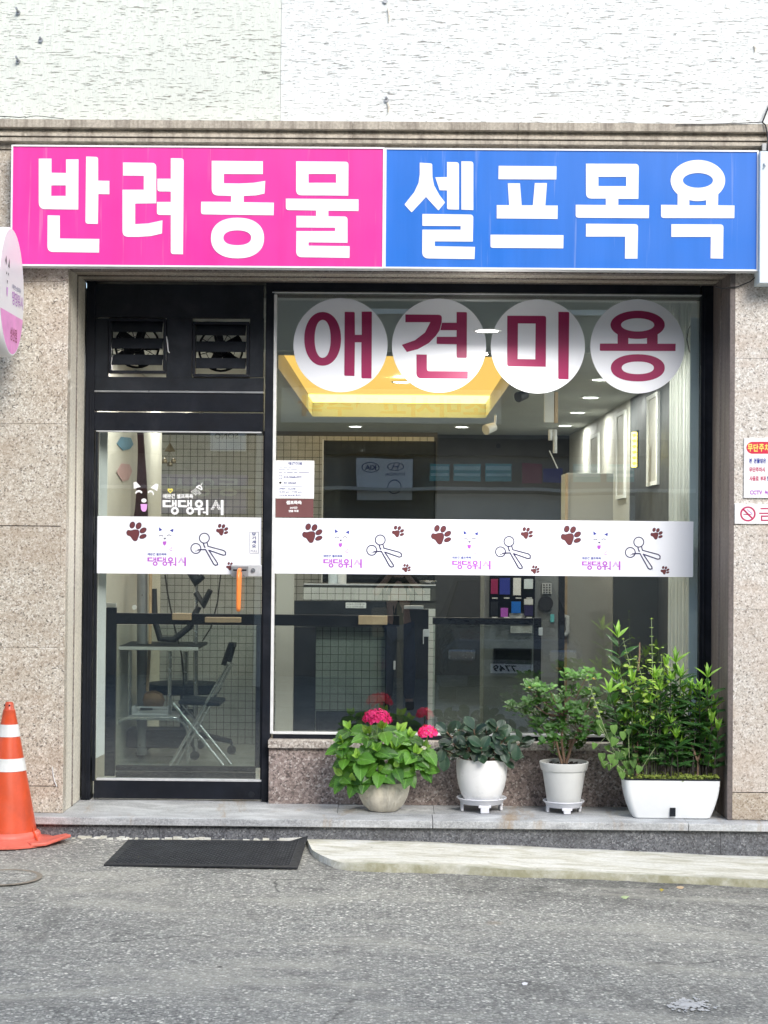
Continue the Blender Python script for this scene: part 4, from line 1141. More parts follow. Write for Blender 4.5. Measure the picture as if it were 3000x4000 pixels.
# ================================================================== THINGS OUTSIDE
# doormat
mz = lambda x, y: gz(x, y)+.004
c00 = Vector((PT(501, 3284, -.17).x, -.17)); 
def gpt(px, py):
    """pixel to road surface"""
    d = CAMR @ Vector(((px-1500)/F, (2000-py)/F, -1.0)); t = 8.0
    for _ in range(30):
        p = CAMP+d*t; h = gz(p.x, p.y); t += (h-p.z)/d.z*1.0
    return CAMP+d*t
A, B, C_, D_ = gpt(501, 3286), gpt(1203, 3292), gpt(1163, 3396), gpt(405, 3384)
mat_ = thing('door_mat', (A+C_)/2, 'black rubber door mat lying on the asphalt in front of the step', 'door mat')
def bil(u, v): 
    p = (A*(1-u)+B*u)*(1-v)+(D_*(1-u)+C_*u)*v; p = p.copy(); p.z = gz(p.x, p.y)+.002; 
    if u > .9: p.z += .035*(u-.9)/.1*(1-v)*.8
    return p
g = MB()
for (u0, v0, u1, v1) in ((0, 0, 1, .07), (0, .93, 1, 1), (0, .0705, .045, .9295), (.955, .0705, 1, .9295)):
    nseg = 10
    for k in range(nseg):
        ua, ub = u0+(u1-u0)*k/nseg, u0+(u1-u0)*(k+1)/nseg
        P4 = [bil(ua, v0), bil(ub, v0), bil(ub, v1), bil(ua, v1)]
        n = len(g.v); up = Vector((0, 0, .007)); g.v += P4+[p+up for p in P4]
        for f in ((4,5,6,7),(0,1,5,4),(1,2,6,5),(2,3,7,6),(3,0,4,7)): g.face([n+i for i in f])
g.build('border', M['rubber'], mat_)
g = MB()
for i in range(20):
    for j in range(6):
        P4 = [bil(.045+.91*i/20, .07+.86*j/6), bil(.045+.91*(i+1)/20, .07+.86*j/6), bil(.045+.91*(i+1)/20, .07+.86*(j+1)/6), bil(.045+.91*i/20, .07+.86*(j+1)/6)]
        n = len(g.v); g.v += P4; g.face((n, n+1, n+2, n+3))
g.build('base_sheet', M['black'], mat_)
g = MB()
nu, nv = 54, 26
for i in range(nu+1):
    u = .045+.91*i/nu; a, b_ = bil(u, .07), bil(u, .93); a.z += .004; b_.z += .004; g.bar(a, b_, .006, .006)
for j in range(nv+1):
    v = .07+.86*j/nv; pv = [bil(.045+.91*k/8, v)+Vector((0, 0, .0045)) for k in range(9)]
    for a, b_ in zip(pv, pv[1:]): g.bar(a, b_, .008, .006)
for i in range(0, nu):
    for j in range(0, nv):
        if (i+j) % 2 == 0:
            p = bil(.045+.91*(i+.0)/nu, .07+.86*(j+.5)/nv); g.obox(p+Vector((0, 0, .0085)), (.004, 0, 0), (0, .005, 0), (0, 0, .0022))
g.build('rubber_grid', paint('highlighted rubber grid', (.035, .038, .043), .45, 0, .3, 9, .2, 120), mat_, kind='stuff')  # grid lighter than its sheet, painting in the highlights around the holes

# traffic cone
cb = gpt(30, 3287); cb.z = gz(cb.x, cb.y)
cn = thing('traffic_cone', cb, 'orange traffic cone with two white bands and a torn base at the left edge', 'traffic cone')
sc7 = (DC+cb.y)/F    # metres per pixel there
hh = lambda py: (3284-py)*sc7
pr = [(50, 3268), (94, 3240), (86, 3232), (60, 3000)]
def conepart(ys_, name, mat, off=0):
    prof = []
    for (hw, py) in ys_: prof.append((hw*sc7+off, hh(py)))
    MB().lathe(cb, prof, 48, close=False).build(name, M[mat], cn, smooth=35)
# half widths by height (photo): tip 17 at 2742, 24 at 2770, 62 at 2960, 115 at 3240
def hwid(py): 
    t = (py-2742)/(3245-2742); return 17+(112-17)*t**.97
segs = []
def sec(y0, y1, extra=0): return [(hwid(y0+(y1-y0)*k/6)+extra, y0+(y1-y0)*k/6) for k in range(7)]
conepart([(0.5, 2740), (12, 2740)]+[(16.5, 2746), (19, 2766), (24, 2772)]+sec(2774, 3240), 'cone_body', 'cone')
conepart(sec(2826, 2873, 1.2), 'reflective_band', 'reflective', .001)
conepart(sec(2956, 3005, 1.2), 'reflective_band', 'reflective', .001)
conepart([(112, 3238), (124, 3246), (128, 3254), (128, 3262), (138, 3268), (176, 3273), (186, 3277), (186, 3284)], 'base_flange', 'cone_pale')
# torn flap kicked out to the right
g = MB(); 
fl = [(.150, -.02), (.20, .03), (.30, .05), (.335, .01), (.30, -.07), (.235, -.14), (.16, -.17), (.12, -.10)]
n = len(g.v); g.v += [cb+Vector((a-.0, b_-.02, .006+.02*(a > .25))) for a, b_ in fl]+[cb+Vector((a, b_-.02, .022+.02*(a > .25))) for a, b_ in fl]
m_ = len(fl); g.face(range(m_)); g.face(range(m_, 2*m_))
for k in range(m_): g.face((k, (k+1) % m_, m_+(k+1) % m_, m_+k))
g.build('torn_flap', M['cone_pale'], cn, bevel=.004)
for k, (dx, dy) in enumerate([(.006, -.0235), (-.021, -.012)]):
    p = cb+Vector((dx, dy, hh(2752)))
    MB().tube([p, p+Vector((dx*.15, dy*.15, 0))], .0045, 10).build('tip_hole', M['black'], cn, smooth=40)
g = MB(); g.tube([cb+Vector((.140, -.045, hh(3225))), cb+Vector((.150, -.06, hh(3243))), cb+Vector((.172, -.09, hh(3262))), cb+Vector((.186, -.12, hh(3272)))], [.003, .006, .006, .003], 6)
g.build('tear', M['cone'], cn, smooth=50)

# round manhole patch in the asphalt
mh = gpt(20, 3432)
g = MB(); n = 48; 
for r_, dz in ((.0, .004), (.165, .004), (.175, .004)):
    pass
g.lathe(Vector((mh.x, mh.y, 0)), [(.001, 0), (.165, 0)], 48, close=False)
for v_ in g.v: v_.z = gz(v_.x, v_.y)+.0065
mt = thing('utility_cover', (mh.x, mh.y, gz(mh.x, mh.y)), 'worn round utility cover with a brown rim in the asphalt below the cone', 'utility cover')
g.build('cover_plate', M['asphalt'], mt)
g = MB(); g.lathe(Vector((mh.x, mh.y, 0)), [(.150, 0), (.176, 0)], 64, close=False)
for v_ in g.v: v_.z = gz(v_.x, v_.y)+.0075
g.build('rim', paint('rusty cover rim', (.27, .235, .18), .8, 0, .3, 25, .5, 60), mt)
# little litter: dry leaves, pale chips
for (px, py, s, cl, lab) in [(2585, 3482, .012, 'leaf_box_yellow', 'single yellow dry leaf on the asphalt near the right edge'), (2440, 3510, .018, 'stem_pale', 'pale twisted dry leaf on the asphalt left of the yellow one'), (2660, 3472, .018, 'wood', 'crumpled tan dry leaf beside the edge of the concrete strip'), (2050, 3850, .012, 'signwhite', 'small white pebble on the asphalt in the lower middle right')]:
    p = gpt(px, py); g = MB(); pts = []
    for k in range(9):
        a = 2*math.pi*k/9; pts.append(p+Vector((s*1.2*math.cos(a)*rnd(.5, 1.2), s*1.1*math.sin(a)*rnd(.5, 1.3), .006+.005*math.sin(a*2+px))))
    n = 0; g.v = pts+[p+Vector((0, 0, .014))]
    for k in range(9): g.face((k, (k+1) % 9, 9))
    nm = 'pebble' if cl == 'signwhite' else 'fallen_leaf'
    o = g.build(nm, M[cl], None, smooth=80); setorigin(o, p); tag(o, lab, 'pebble' if nm == 'pebble' else 'leaf')
# white paint splash lower right
g = MB()
for k in range(260):
    a = rnd(0, 6.28); r_ = abs(random.gauss(0, .45)); p = gpt(2690+95*r_*math.cos(a)*1.1, 3935+32*r_*math.sin(a)); s = rnd(.003, .010)
    n = len(g.v); 
    q_ = [p+Vector((s*rnd(.6, 1.3)*math.cos(b_), s*rnd(.6, 1.3)*math.sin(b_)*1.6, 0)) for b_ in [i*1.0472 for i in range(6)]]
    for v_ in q_: v_.z = gz(v_.x, v_.y)+.0088+k*.00001
    g.v += q_; g.face(range(n, n+6))
o = g.build('paint_splash', paint('white paint speckle', (.55, .55, .53), .8), None, recalc=False); tag(o, kind='structure')
# screw cap / small details on rails are part of the door
c = PT(982, 3104, .516); MB().tube([c, c+Vector((0, -.004, 0))], .017, 20).build('floor_lock', M['black2'], dr, smooth=40)
# ================================================================== PLANTS
def leaf_mesh(name, L, W, wf, mat, nu=4, nv=8, fold=.25, droop=.15, wave=0, serr=0):
    vs, fs, uv = [], [], []
    for j in range(nv+1):
        v = j/nv; hw = W/2*wf(v)
        if serr and 0 < j < nv: hw *= 1+serr*(1 if j % 2 else -1)
        for i in range(nu+1):
            u = i/nu*2-1; x = u*hw
            z = fold*abs(x)*(1-.3*v) - droop*L*v*v + wave*W*math.sin(v*9+i)*.5*abs(u)
            vs.append((x, v*L, z)); uv.append((.5+u/2*max(.05, wf(v)), v))
    for j in range(nv):
        for i in range(nu): a = j*(nu+1)+i; fs.append((a, a+1, a+nu+2, a+nu+1))
    me = bpy.data.meshes.new(name); me.from_pydata(vs, [], fs)
    ul = me.uv_layers.new(name='UVMap')
    for p in me.polygons:
        for li, vi in zip(p.loop_indices, p.vertices): ul.data[li].uv = uv[vi]
    me.materials.append(mat); me.shade_smooth(); return me
w_ovate = lambda v: max(.02, math.sin(math.pi*min(1, v**.72))**.8) if v < 1 else .02
w_lance = lambda v: max(.03, math.sin(math.pi*v**.8)**.9) if v < 1 else .02
w_round = lambda v: max(.05, math.sin(math.pi*v**.95)**.55) if v < 1 else .05
w_obov = lambda v: max(.05, math.sin(math.pi*v**1.25)**.7) if v < 1 else .05
w_heart = lambda v: max(.02, (math.sin(math.pi*min(1, (v*.86+.14)**.62)))**.75) if v < 1 else .02
def frame(pos, d, nrm, s, o0=Vector((0, 0, 0))):
    y = Vector(d).normalized(); z = Vector(nrm); z = (z-y*z.dot(y))
    if z.length < 1e-4: z = y.orthogonal()
    z.normalize(); x = y.cross(z)
    m = Matrix((x*s, y*s, z*s)).transposed().to_4x4(); m.translation = Vector(pos)-o0; return m
def put(me, name, parent, pos, d, nrm, s=1):
    o = bpy.data.objects.new(name, me); col.objects.link(o); o.parent = parent
    o.matrix_basis = frame(pos, d, nrm, s, origin(parent)); return o
class Batch:
    def __init__(s): s.v = []; s.f = []; s.uv = []
    def add(s, me, pos, d, nrm, sc_=1):
        m = frame(pos, d, nrm, sc_); n = len(s.v); s.v += [m @ v.co for v in me.vertices]
        ul = me.uv_layers[0].data
        for p in me.polygons:
            s.f.append([n+i for i in p.vertices]); s.uv += [tuple(ul[li].uv) for li in p.loop_indices]
    def build(s, name, mat, parent, kind='stuff'):
        o0 = origin(parent); me = bpy.data.meshes.new(name); me.from_pydata([tuple(v-o0) for v in s.v], [], s.f)
        ul = me.uv_layers.new(name='UVMap')
        for i, u in enumerate(s.uv): ul.data[i].uv = u
        me.materials.append(mat); me.shade_smooth()
        o = bpy.data.objects.new(name, me); col.objects.link(o); o.parent = parent; ORG[o.name] = o0.copy()
        if kind: o['kind'] = kind
        return o
def jit(a): return Vector((rnd(-a, a), rnd(-a, a), rnd(-a, a)))
def perp(n, ang):
    n = Vector(n).normalized(); a = n.orthogonal().normalized(); b_ = n.cross(a); return a*math.cos(ang)+b_*math.sin(ang)
TOCAM = Vector((0, -1, .15)).normalized()
UP = Vector((0, 0, 1))
def zt(px, py, Y): return PT(px, py, Y).z

def lathe_pot(name, mat, c, prof, parent, n=56, sm=40):
    return MB().lathe(c, prof, n, close=False).build(name, mat, parent, smooth=sm)

# ---- hydrangea in a cream bowl
YP1 = .235
base = Vector((PT(1497, 3160, YP1).x, YP1, 0))
hy = thing('potted_hydrangea', base, 'broad leaved green hydrangea with two magenta flower heads in a cream ribbed bowl', 'potted plant', 'potted plants along the step')
k = (DC+YP1)/F
zr_ = zt(1497, 3051, YP1)
pp = [(.001, .004), (56*k, 0), (60*k, .006), (78*k, .03), (93*k, .07), (101*k, .11), (104*k, zr_-.01), (102*k, zr_), (96*k, zr_), (95*k, zr_-.03), (.001, zr_-.032)]
lathe_pot('bowl', M['bowl'], base, pp[:-1], hy)
MB().lathe(base, [(.001, zr_-.028), (94*k, zr_-.03)], 30, close=False).build('soil', M['soil'], hy)
lh = leaf_mesh('leaf', .112, .078, w_ovate, M['leaf_hyd'], 6, 12, .22, .22, .03, .06)
lh2 = leaf_mesh('leaf', .07, .044, w_ovate, M['leaf_hyd_young'], 4, 10, .35, .1, .02, .06)
root = base+Vector((0, 0, zr_-.02))
tips = [(1365,2850),(1440,2870),(1495,2850),(1560,2860),(1600,2880),(1620,2945),(1540,2925),(1470,2935),(1400,2960),(1345,2960),(1340,3030),(1420,3030),(1480,3010),(1545,3000),(1600,3010),(1645,2990),(1385,3050),(1340,2905),(1655,2925)]
nl = 0
for i, (px, py) in enumerate(tips):
    u = (px-1490)/190; v = (py-2970)/140
    dep = YP1-.05-.14*math.sqrt(max(0, 1-min(1, u*u+v*v)))+rnd(-.02, .02)
    p = PT(px, py, dep); ax = (p-root); ax.z = max(ax.z, .03); ax = ax.normalized(); ax = (ax+Vector((0, -.15, .25))).normalized()
    MB().tube([root+jit(.02), root*.5+p*.5+Vector((0, 0, .02))+jit(.01), p], [.004, .0035, .003], 6).build('stem', M['stem_green'], hy, smooth=60)
    a0 = rnd(0, 3); low = py > 2990
    for j in range(5):
        a = a0+j*2.4+rnd(-.3, .3); o_ = perp(ax, a)
        d = (o_*1.0+ax*rnd(.0, .45)+Vector((0, -.1, -.25 if low else -.05))).normalized()
        nr = (ax*.8+TOCAM*.9+UP*.3).normalized()
        put(lh, 'leaf', hy, p-ax*rnd(.0, .035)+jit(.008), d, nr, rnd(.78, 1.12)*(1 if not low else .95)); nl += 1
    for j in range(3 if py < 3000 else 1):
        o_ = perp(ax, a0+1.2+j*2.1); put(lh2, 'leaf', hy, p+ax*.008, (ax+o_*.6), (o_*-.6+TOCAM), rnd(.55, .95))
pet = leaf_mesh('petal', .014, .015, w_obov, M['petal'], 2, 3, .2, .1)
def flower(px, py, dep, rx, rz, cnt, lab):
    c = PT(px, py, dep); b_ = Batch()
    for i in range(cnt):
        th = math.acos(1-1.15*(i+.5)/cnt); ph = i*2.399
        n = Vector((math.sin(th)*math.cos(ph), math.sin(th)*math.sin(ph)*.8, math.cos(th)))
        n = (n+Vector((0, -.35, 0))).normalized()
        p = c+Vector((n.x*rx, n.y*rx*.8, n.z*rz))+jit(.003); a0 = rnd(0, 3)
        for q in range(4):
            o_ = perp(n, a0+q*math.pi/2); b_.add(pet, p+n*rnd(0, .012), o_+n*rnd(.1, .7), n+jit(.3), rnd(.8, 1.25))
    o = b_.build('flower_head', M['petal'], hy, None); o['label'] = lab
    MB().tube([c-Vector((0, 0, .08)), c], [.003, .004], 6).build('flower_stalk', M['stem_green'], hy, smooth=60)
flower(1473, 2812, .04, .066, .048, 64, 'larger magenta flower head on top'); flower(1669, 2868, .04, .042, .034, 34, 'smaller magenta flower head at the right')
g = MB(); c = PT(1655, 2921, .10)
for q in range(6):
    a = q*1.047; g.obox(c+Vector((.008*math.cos(a), -.001*q, .006*math.sin(a))), (.006, 0, 0), (0, .0015, 0), (0, 0, .004))
g.build('small_white_blossom', M['petal_white'], hy, bevel=.001)

# ---- pots on saucer stands
def stand(px, YC, rpx, ytop, yleg, lab, key):
    k = (DC+YC)/F; c = Vector((PT(px, 3120, YC).x, YC, 0)); zt_ = zt(px, ytop, YC)
    t = thing('saucer_stand', c, lab, 'plant stand', 'white saucer stands under the pots')
    r = rpx*k
    MB().lathe(c, [(.001, zt_-.012), (r*.86, zt_-.012), (r*.93, zt_-.001), (r*.985, zt_+.002), (r, zt_-.002), (r*.96, zt_-.008), (r*.88, zt_-.016), (r*.84, zt_-.030), (r*.80, zt_-.034), (.001, zt_-.030)], 56, close=False).build('saucer', M['saucer'], t, smooth=40)
    for q, a in enumerate((-1.45, -.1+.35, -2.95-.1, 1.5)):
        a_ = a; x = c.x+r*.78*math.cos(a_); y = c.y+r*.78*math.sin(a_)
        T = Vector((-math.sin(a_), math.cos(a_), 0)); Nn = Vector((math.cos(a_), math.sin(a_), 0))
        MB().obox((x, y, (zt_-.034)/2), T*r*.17, Nn*.007, (0, 0, (zt_-.034)/2)).build('leg', M['saucer'], t, bevel=.003)
        MB().obox((x, y, zt_-.038), T*r*.25, Nn*.006, (0, 0, .007)).build('leg_gusset', M['saucer'], t, bevel=.003)
    return c, k, zt_-.011
c2, k2, z2 = stand(1881, .25, 98, 3113, 3170, 'wider white saucer stand with legs under the rounded white pot', 0)
c3, k3, z3 = stand(2202, .235, 81, 3126, 3170, 'narrower white saucer stand with legs under the grey white rimmed pot', 1)
# rounded white pot
pp_ = thing('potted_rubber_plant', (c2.x, c2.y, z2), 'low dark waxy leaved plant in a rounded glossy white pot', 'potted plant', 'potted plants along the step')
zr2 = zt(1879, 2961, .25); r2 = 100*k2; h2 = zr2-z2
pf = [(.001, 0), (.62*r2, 0), (.70*r2, .006), (.80*r2, h2*.13), (.90*r2, h2*.32), (.965*r2, h2*.52), (.995*r2, h2*.75), (1.0*r2, h2), (.97*r2, h2+.001), (.96*r2, h2-.03), (.001, h2-.03)]
MB().lathe(c2+Vector((0, 0, z2)), pf[:-1], 56, close=False).build('pot', M['potwhite'], pp_, smooth=50)
MB().lathe(c2+Vector((0, 0, z2)), [(.001, h2-.02), (.955*r2, h2-.025)], 30, close=False).build('soil', M['soil'], pp_)
lp_ = leaf_mesh('leaf', .088, .056, w_obov, M['leaf_pep'], 6, 8, .35, .12)
shoots = [(1745,2860,.14),(1790,2850,.2),(1850,2850,.16),(1900,2855,.22),(1945,2840,.15),(1975,2880,.2),(1740,2930,.2),(1820,2910,.1),(1880,2920,.09),(1940,2915,.13),(2040,2900,.26),(1990,2940,.15),(1770,2905,.12),(1860,2885,.26),(1960,2860,.3)]
root = c2+Vector((0, 0, zr2-.03))
for (px, py, dep) in shoots:
    p = PT(px, py, dep); ax = ((p-root)*.6+Vector((0, -.03, .12))).normalized()
    MB().tube([root+Vector((rnd(-.05, .05), rnd(-.04, .04), 0)), (root+p)/2+Vector((0, 0, -.01)), p], [.006, .005, .004], 6).build('stem', M['stem_brown'], pp_, smooth=60)
    a0 = rnd(0, 3)
    for j in range(6):
        o_ = perp(ax, a0+j*2.1+rnd(-.2, .2)); lo = j > 3
        d = (o_*.9+ax*(.75 if not lo else .1)+Vector((0, -.1, 0))).normalized()
        put(lp_, 'leaf', pp_, p-ax*(.012*j)+jit(.004), d, (ax+TOCAM*.8-o_*.3), rnd(.75, 1.1))
for (px, py, dx, dz) in [(1735, 2940, -.3, -.8), (1960, 2945, .3, -.7), (1870, 2935, -.2, -.6), (1925, 2925, .5, -.5), (1740, 2965, -.1, -1), (2020, 2930, -.1, -1)]:
    put(lp_, 'leaf', pp_, PT(px, py-20, .13), (dx, -.3, dz), TOCAM+UP*.4, rnd(.9, 1.1))
# rimmed pot with shrub
sh = thing('potted_shrub', (c3.x, c3.y, z3), 'small leaved glossy shrub with a few yellow leaves in a rimmed grey white pot', 'potted plant', 'potted plants along the step')
zr3 = zt(2193, 2974, .235); h3 = zr3-z3; rt = 96*k3; rb = 62*k3
pf = [(.001, 0), (rb, 0), (rb+.004, .006), (rb+(rt*.88-rb)*.98, h3*.79), (rt*.93, h3*.80), (rt*.94, h3*.81), (rt, h3*.99), (rt*.985, h3), (rt*.94, h3), (rt*.90, h3-.028)]
MB().lathe(c3+Vector((0, 0, z3)), pf, 56, close=False).build('pot', M['potgrey'], sh, smooth=35)
MB().lathe(c3+Vector((0, 0, z3)), [(.001, h3-.022), (rt*.905, h3-.028)], 30, close=False).build('soil', M['soil'], sh)
g = MB()
for q in range(60): 
    a = rnd(0, 6.28); r_ = rnd(0, rt*.8); s = rnd(.004, .009); g.obox(c3+Vector((r_*math.cos(a), r_*math.sin(a), zr3-.02)), (s, 0, s*.3), (0, s, 0), (0, 0, s))
g.build('bark_mulch', M['soil'], sh, kind='stuff')
lb = leaf_mesh('leaf', .036, .021, w_obov, M['leaf_box'], 4, 5, .35, .15)
lby = leaf_mesh('leaf', .034, .018, w_obov, M['leaf_box_yellow'], 4, 5, .35, .15)
cl = [(2290,2645),(2245,2655),(2215,2650),(2085,2700),(2150,2700),(2225,2712),(2275,2715),(2015,2775),(2060,2800),(2120,2795),(2180,2770),(2260,2770),(2325,2770),(2075,2745),(2345,2805),(2100,2830),(2160,2825),(2230,2830),(2295,2835),(2035,2775),(2205,2885),(2275,2875),(2165,2925),(2330,2850),(2125,2735),(2190,2740),(2060,2690),(2250,2800),(2130,2860),(2310,2720),(2150,2895),(2240,2915),(2195,2945),(2300,2880),(2350,2770),(2185,2850)]
trunk = c3+Vector((0, 0, zr3-.03))
forks = [PT(2170, 2880, .2), PT(2230, 2890, .24), PT(2200, 2800, .22), PT(2260, 2850, .19)]
for f in forks: MB().tube([trunk+jit(.006), (trunk+f)/2+jit(.012), f], [.009, .007, .005], 7).build('branch', M['stem_brown'], sh, smooth=60)
nleaf = 0; bx = Batch()
for i, (px, py) in enumerate(cl):
    p = PT(px, py, rnd(.10, .33)); f = min(forks, key=lambda q: (q-p).length)
    MB().tube([f, (f+p)/2+jit(.012)-Vector((0, 0, .01)), p], [.0045, .0032, .002], 5).build('branch', M['stem_brown'], sh, smooth=60)
    for t_ in range(7):
        q0 = p+Vector((rnd(-.05, .05), rnd(-.04, .04), rnd(-.022, .022))); ax = (Vector((rnd(-.5, .5), rnd(-.6, .1), 1))).normalized(); a0 = rnd(0, 3)
        for j in range(6):
            o_ = perp(ax, a0+j*1.25); d = o_+ax*(.3+.12*j); me = lby if random.random() < .035+(.1 if py > 2790 and px < 2130 else 0) else lb
            s = rnd(.7, 1.15)
            if nleaf < 290: put(me, 'leaf', sh, q0+ax*.004*j, d, ax-o_*.3+TOCAM*.35, s); nleaf += 1
            elif me is lb: bx.add(lb, q0+ax*.004*j, d, ax-o_*.3+TOCAM*.35, s)
bx.build('foliage', M['leaf_box'], sh)

# ---- long white trough
YT0, YT1 = .0, .21
tc = Vector((PT(2628, 3197, YT0).x, (YT0+YT1)/2, 0))
pb_ = thing('trough_planter', tc, 'long white plastic trough with a small dark square opening at its foot', 'planter')
kx = DC/F
def rr_rect(hx, hy_, z, cx_, cy_, r=.03, n=5):
    out = []
    for sx, sy, a in ((1, 1, 0), (-1, 1, math.pi/2), (-1, -1, math.pi), (1, -1, 1.5*math.pi)):
        for q in range(n+1):
            t = a+math.pi/2*q/n; out.append(Vector((cx_+sx*(hx-r)+r*math.cos(t), cy_+sy*(hy_-r)+r*math.sin(t), z)))
    return out
zrim = zt(2626, 3047, YT0-.005)
def tlay(z):
    t = z/zrim; f = .80+.20*(1-(1-t)**1.9)
    return (186*kx*f, .108*(.82+.18*(1-(1-t)**1.9)))
g = MB(); zz = [0, .006]+[zrim*q/8 for q in range(1, 8)]+[zrim-.004]
rings = []
for q, z in enumerate(zz):
    hx, hy_ = tlay(z); 
    if q == 0: hx -= .008; hy_ -= .008
    rings.append(rr_rect(hx, hy_, z, tc.x, tc.y-.002))
hx, hy_ = tlay(zrim); rings.append(rr_rect(hx-.006, hy_-.006, zrim-.004, tc.x, tc.y)); rings.append(rr_rect(hx-.010, hy_-.010, zrim-.03, tc.x, tc.y))
m_ = len(rings[0])
for r_ in rings: g.v += r_
for q in range(len(rings)-1):
    for j in range(m_): g.face((q*m_+j, q*m_+(j+1) % m_, (q+1)*m_+(j+1) % m_, (q+1)*m_+j))
g.face(range(m_)); g.build('trough', M['planter'], pb_, smooth=40)
g = MB(); R1 = rr_rect(hx+.003, hy_+.003, zrim-.0035, tc.x, tc.y); R2 = rr_rect(hx+.003, hy_+.003, zrim+.004, tc.x, tc.y); R3 = rr_rect(hx-.008, hy_-.008, zrim+.004, tc.x, tc.y); R4 = rr_rect(hx-.008, hy_-.008, zrim-.0035, tc.x, tc.y)
g.v = R1+R2+R3+R4
for q in range(4):
    for j in range(m_): a, b_ = q, (q+1) % 4; g.face((a*m_+j, a*m_+(j+1) % m_, b_*m_+(j+1) % m_, b_*m_+j))
g.build('rim', M['black2'], pb_, smooth=40)
g = MB(); g.v = rr_rect(hx-.0102, hy_-.0102, zrim-.014, tc.x, tc.y); g.face(range(m_)); g.build('soil', M['soil'], pb_)
MB().pbox(2617, 3156, 2639, 3189, -.0, .03).build('drain_window', M['black2'], pb_)
g = MB(); pz = PT(2493, 3067, -.004); g.prism([[xz(x, y, -.004) for x, y in ell(2493, 3067, 11, 6, 20)]], -.0042, .003); g.build('maker_badge', M['teal_light'], pb_)

# lance leaved plants
ll = leaf_mesh('leaf', .135, .034, w_lance, M['leaf_lance'], 4, 9, .4, .25)
ly = leaf_mesh('leaf', .10, .025, w_lance, M['leaf_lance_young'], 4, 8, .5, .06)
wl = thing('lance_leaf_plants', (tc.x, tc.y, zrim), 'dense clump of tall dark stems with narrow lance leaves growing in the long white trough', 'plant')
stems = [(2412,2480,2470),(2408,2650,2480),(2400,2755,2490),(2462,2745,2500),(2500,2700,2520),(2540,2740,2530),(2600,2600,2600),(2640,2580,2620),(2660,2640,2640),(2700,2690,2680),(2765,2640,2740),(2770,2720,2750),(2650,2770,2640),(2690,2740,2690),(2610,2760,2620),(2720,2720,2700),(2510,2840,2540),(2560,2800,2570),(2780,2820,2760),(2805,2850,2780),(2745,2860,2740),(2600,2870,2600),(2532,2890,2530),(2685,2960,2680),(2768,2990,2768),(2470,2870,2490),(2640,2880,2650),(2720,2800,2710),(2580,2690,2580),(2670,2700,2670),(2735,2780,2735),(2790,2760,2790),(2620,2820,2630),(2560,2860,2570),(2700,2850,2700),(2660,2900,2660),(2440,2820,2470),(2480,2800,2500),(2755,2900,2760),(2520,2780,2520),(2800,2920,2790),(2610,2930,2615),(2735,2690,2740),(2440,2700,2480),(2420,2790,2490),(2470,2660,2510),(2560,2650,2560),(2380,2700,2470),(2510,2900,2520),(2450,2930,2480),(2620,2660,2600)]
bl2 = Batch(); bl3 = Batch()
nlv = 0
for (tx, ty, bx_) in stems:
    dep = rnd(.04, .17)
    top = PT(tx, ty, dep); bot = PT(bx_, 3045, rnd(.05, .16)); bot.z = zrim-.02
    mid = (top+bot)/2+Vector((rnd(-.012, .012), rnd(-.012, .012), 0))
    cv = lambda t, a=bot, m=mid, b_=top: a*(1-t)**2+m*2*t*(1-t)+b_*t*t
    MB().tube([cv(t/5) for t in range(6)], [.0035-.0003*t for t in range(6)], 5).build('stem', M['stem_dark'], wl, smooth=60)
    hgt = top.z-bot.z; nn_ = max(3, int(hgt/.055)); a0 = rnd(0, 3.1)
    for q in range(nn_):
        t = 1-.105/hgt*q*.5-.02
        if t < .45 and random.random() < .3: continue
        if t < .15: break
        p = cv(t); 
        for s_ in (0, 1):
            a = a0+q*1.57+s_*math.pi; o_ = Vector((math.cos(a), math.sin(a)*.8, 0))
            d = o_*.85+UP*(.75-.07*q); me = ly if q == 0 else ll
            sc_ = rnd(.7, 1.08); nr_ = UP-o_*.4+TOCAM*.6+jit(.2)
            if nlv < 292: put(me, 'leaf', wl, p, d, nr_, sc_); nlv += 1
            else: (bl3 if me is ly else bl2).add(me, p, d, nr_, sc_)
    for q in range(3):
        a = a0+q*2.1+.7; o_ = Vector((math.cos(a), math.sin(a), 0))
        if nlv < 292: put(ly, 'leaf', wl, top-UP*.01, o_*.28+UP, -o_+TOCAM*.8, rnd(.7, 1.0)); nlv += 1
        else: bl3.add(ly, top-UP*.01, o_*.28+UP, -o_+TOCAM*.8, rnd(.7, 1.0))
bl2.build('foliage', M['leaf_lance'], wl); bl3.build('young_foliage', M['leaf_lance_young'], wl)
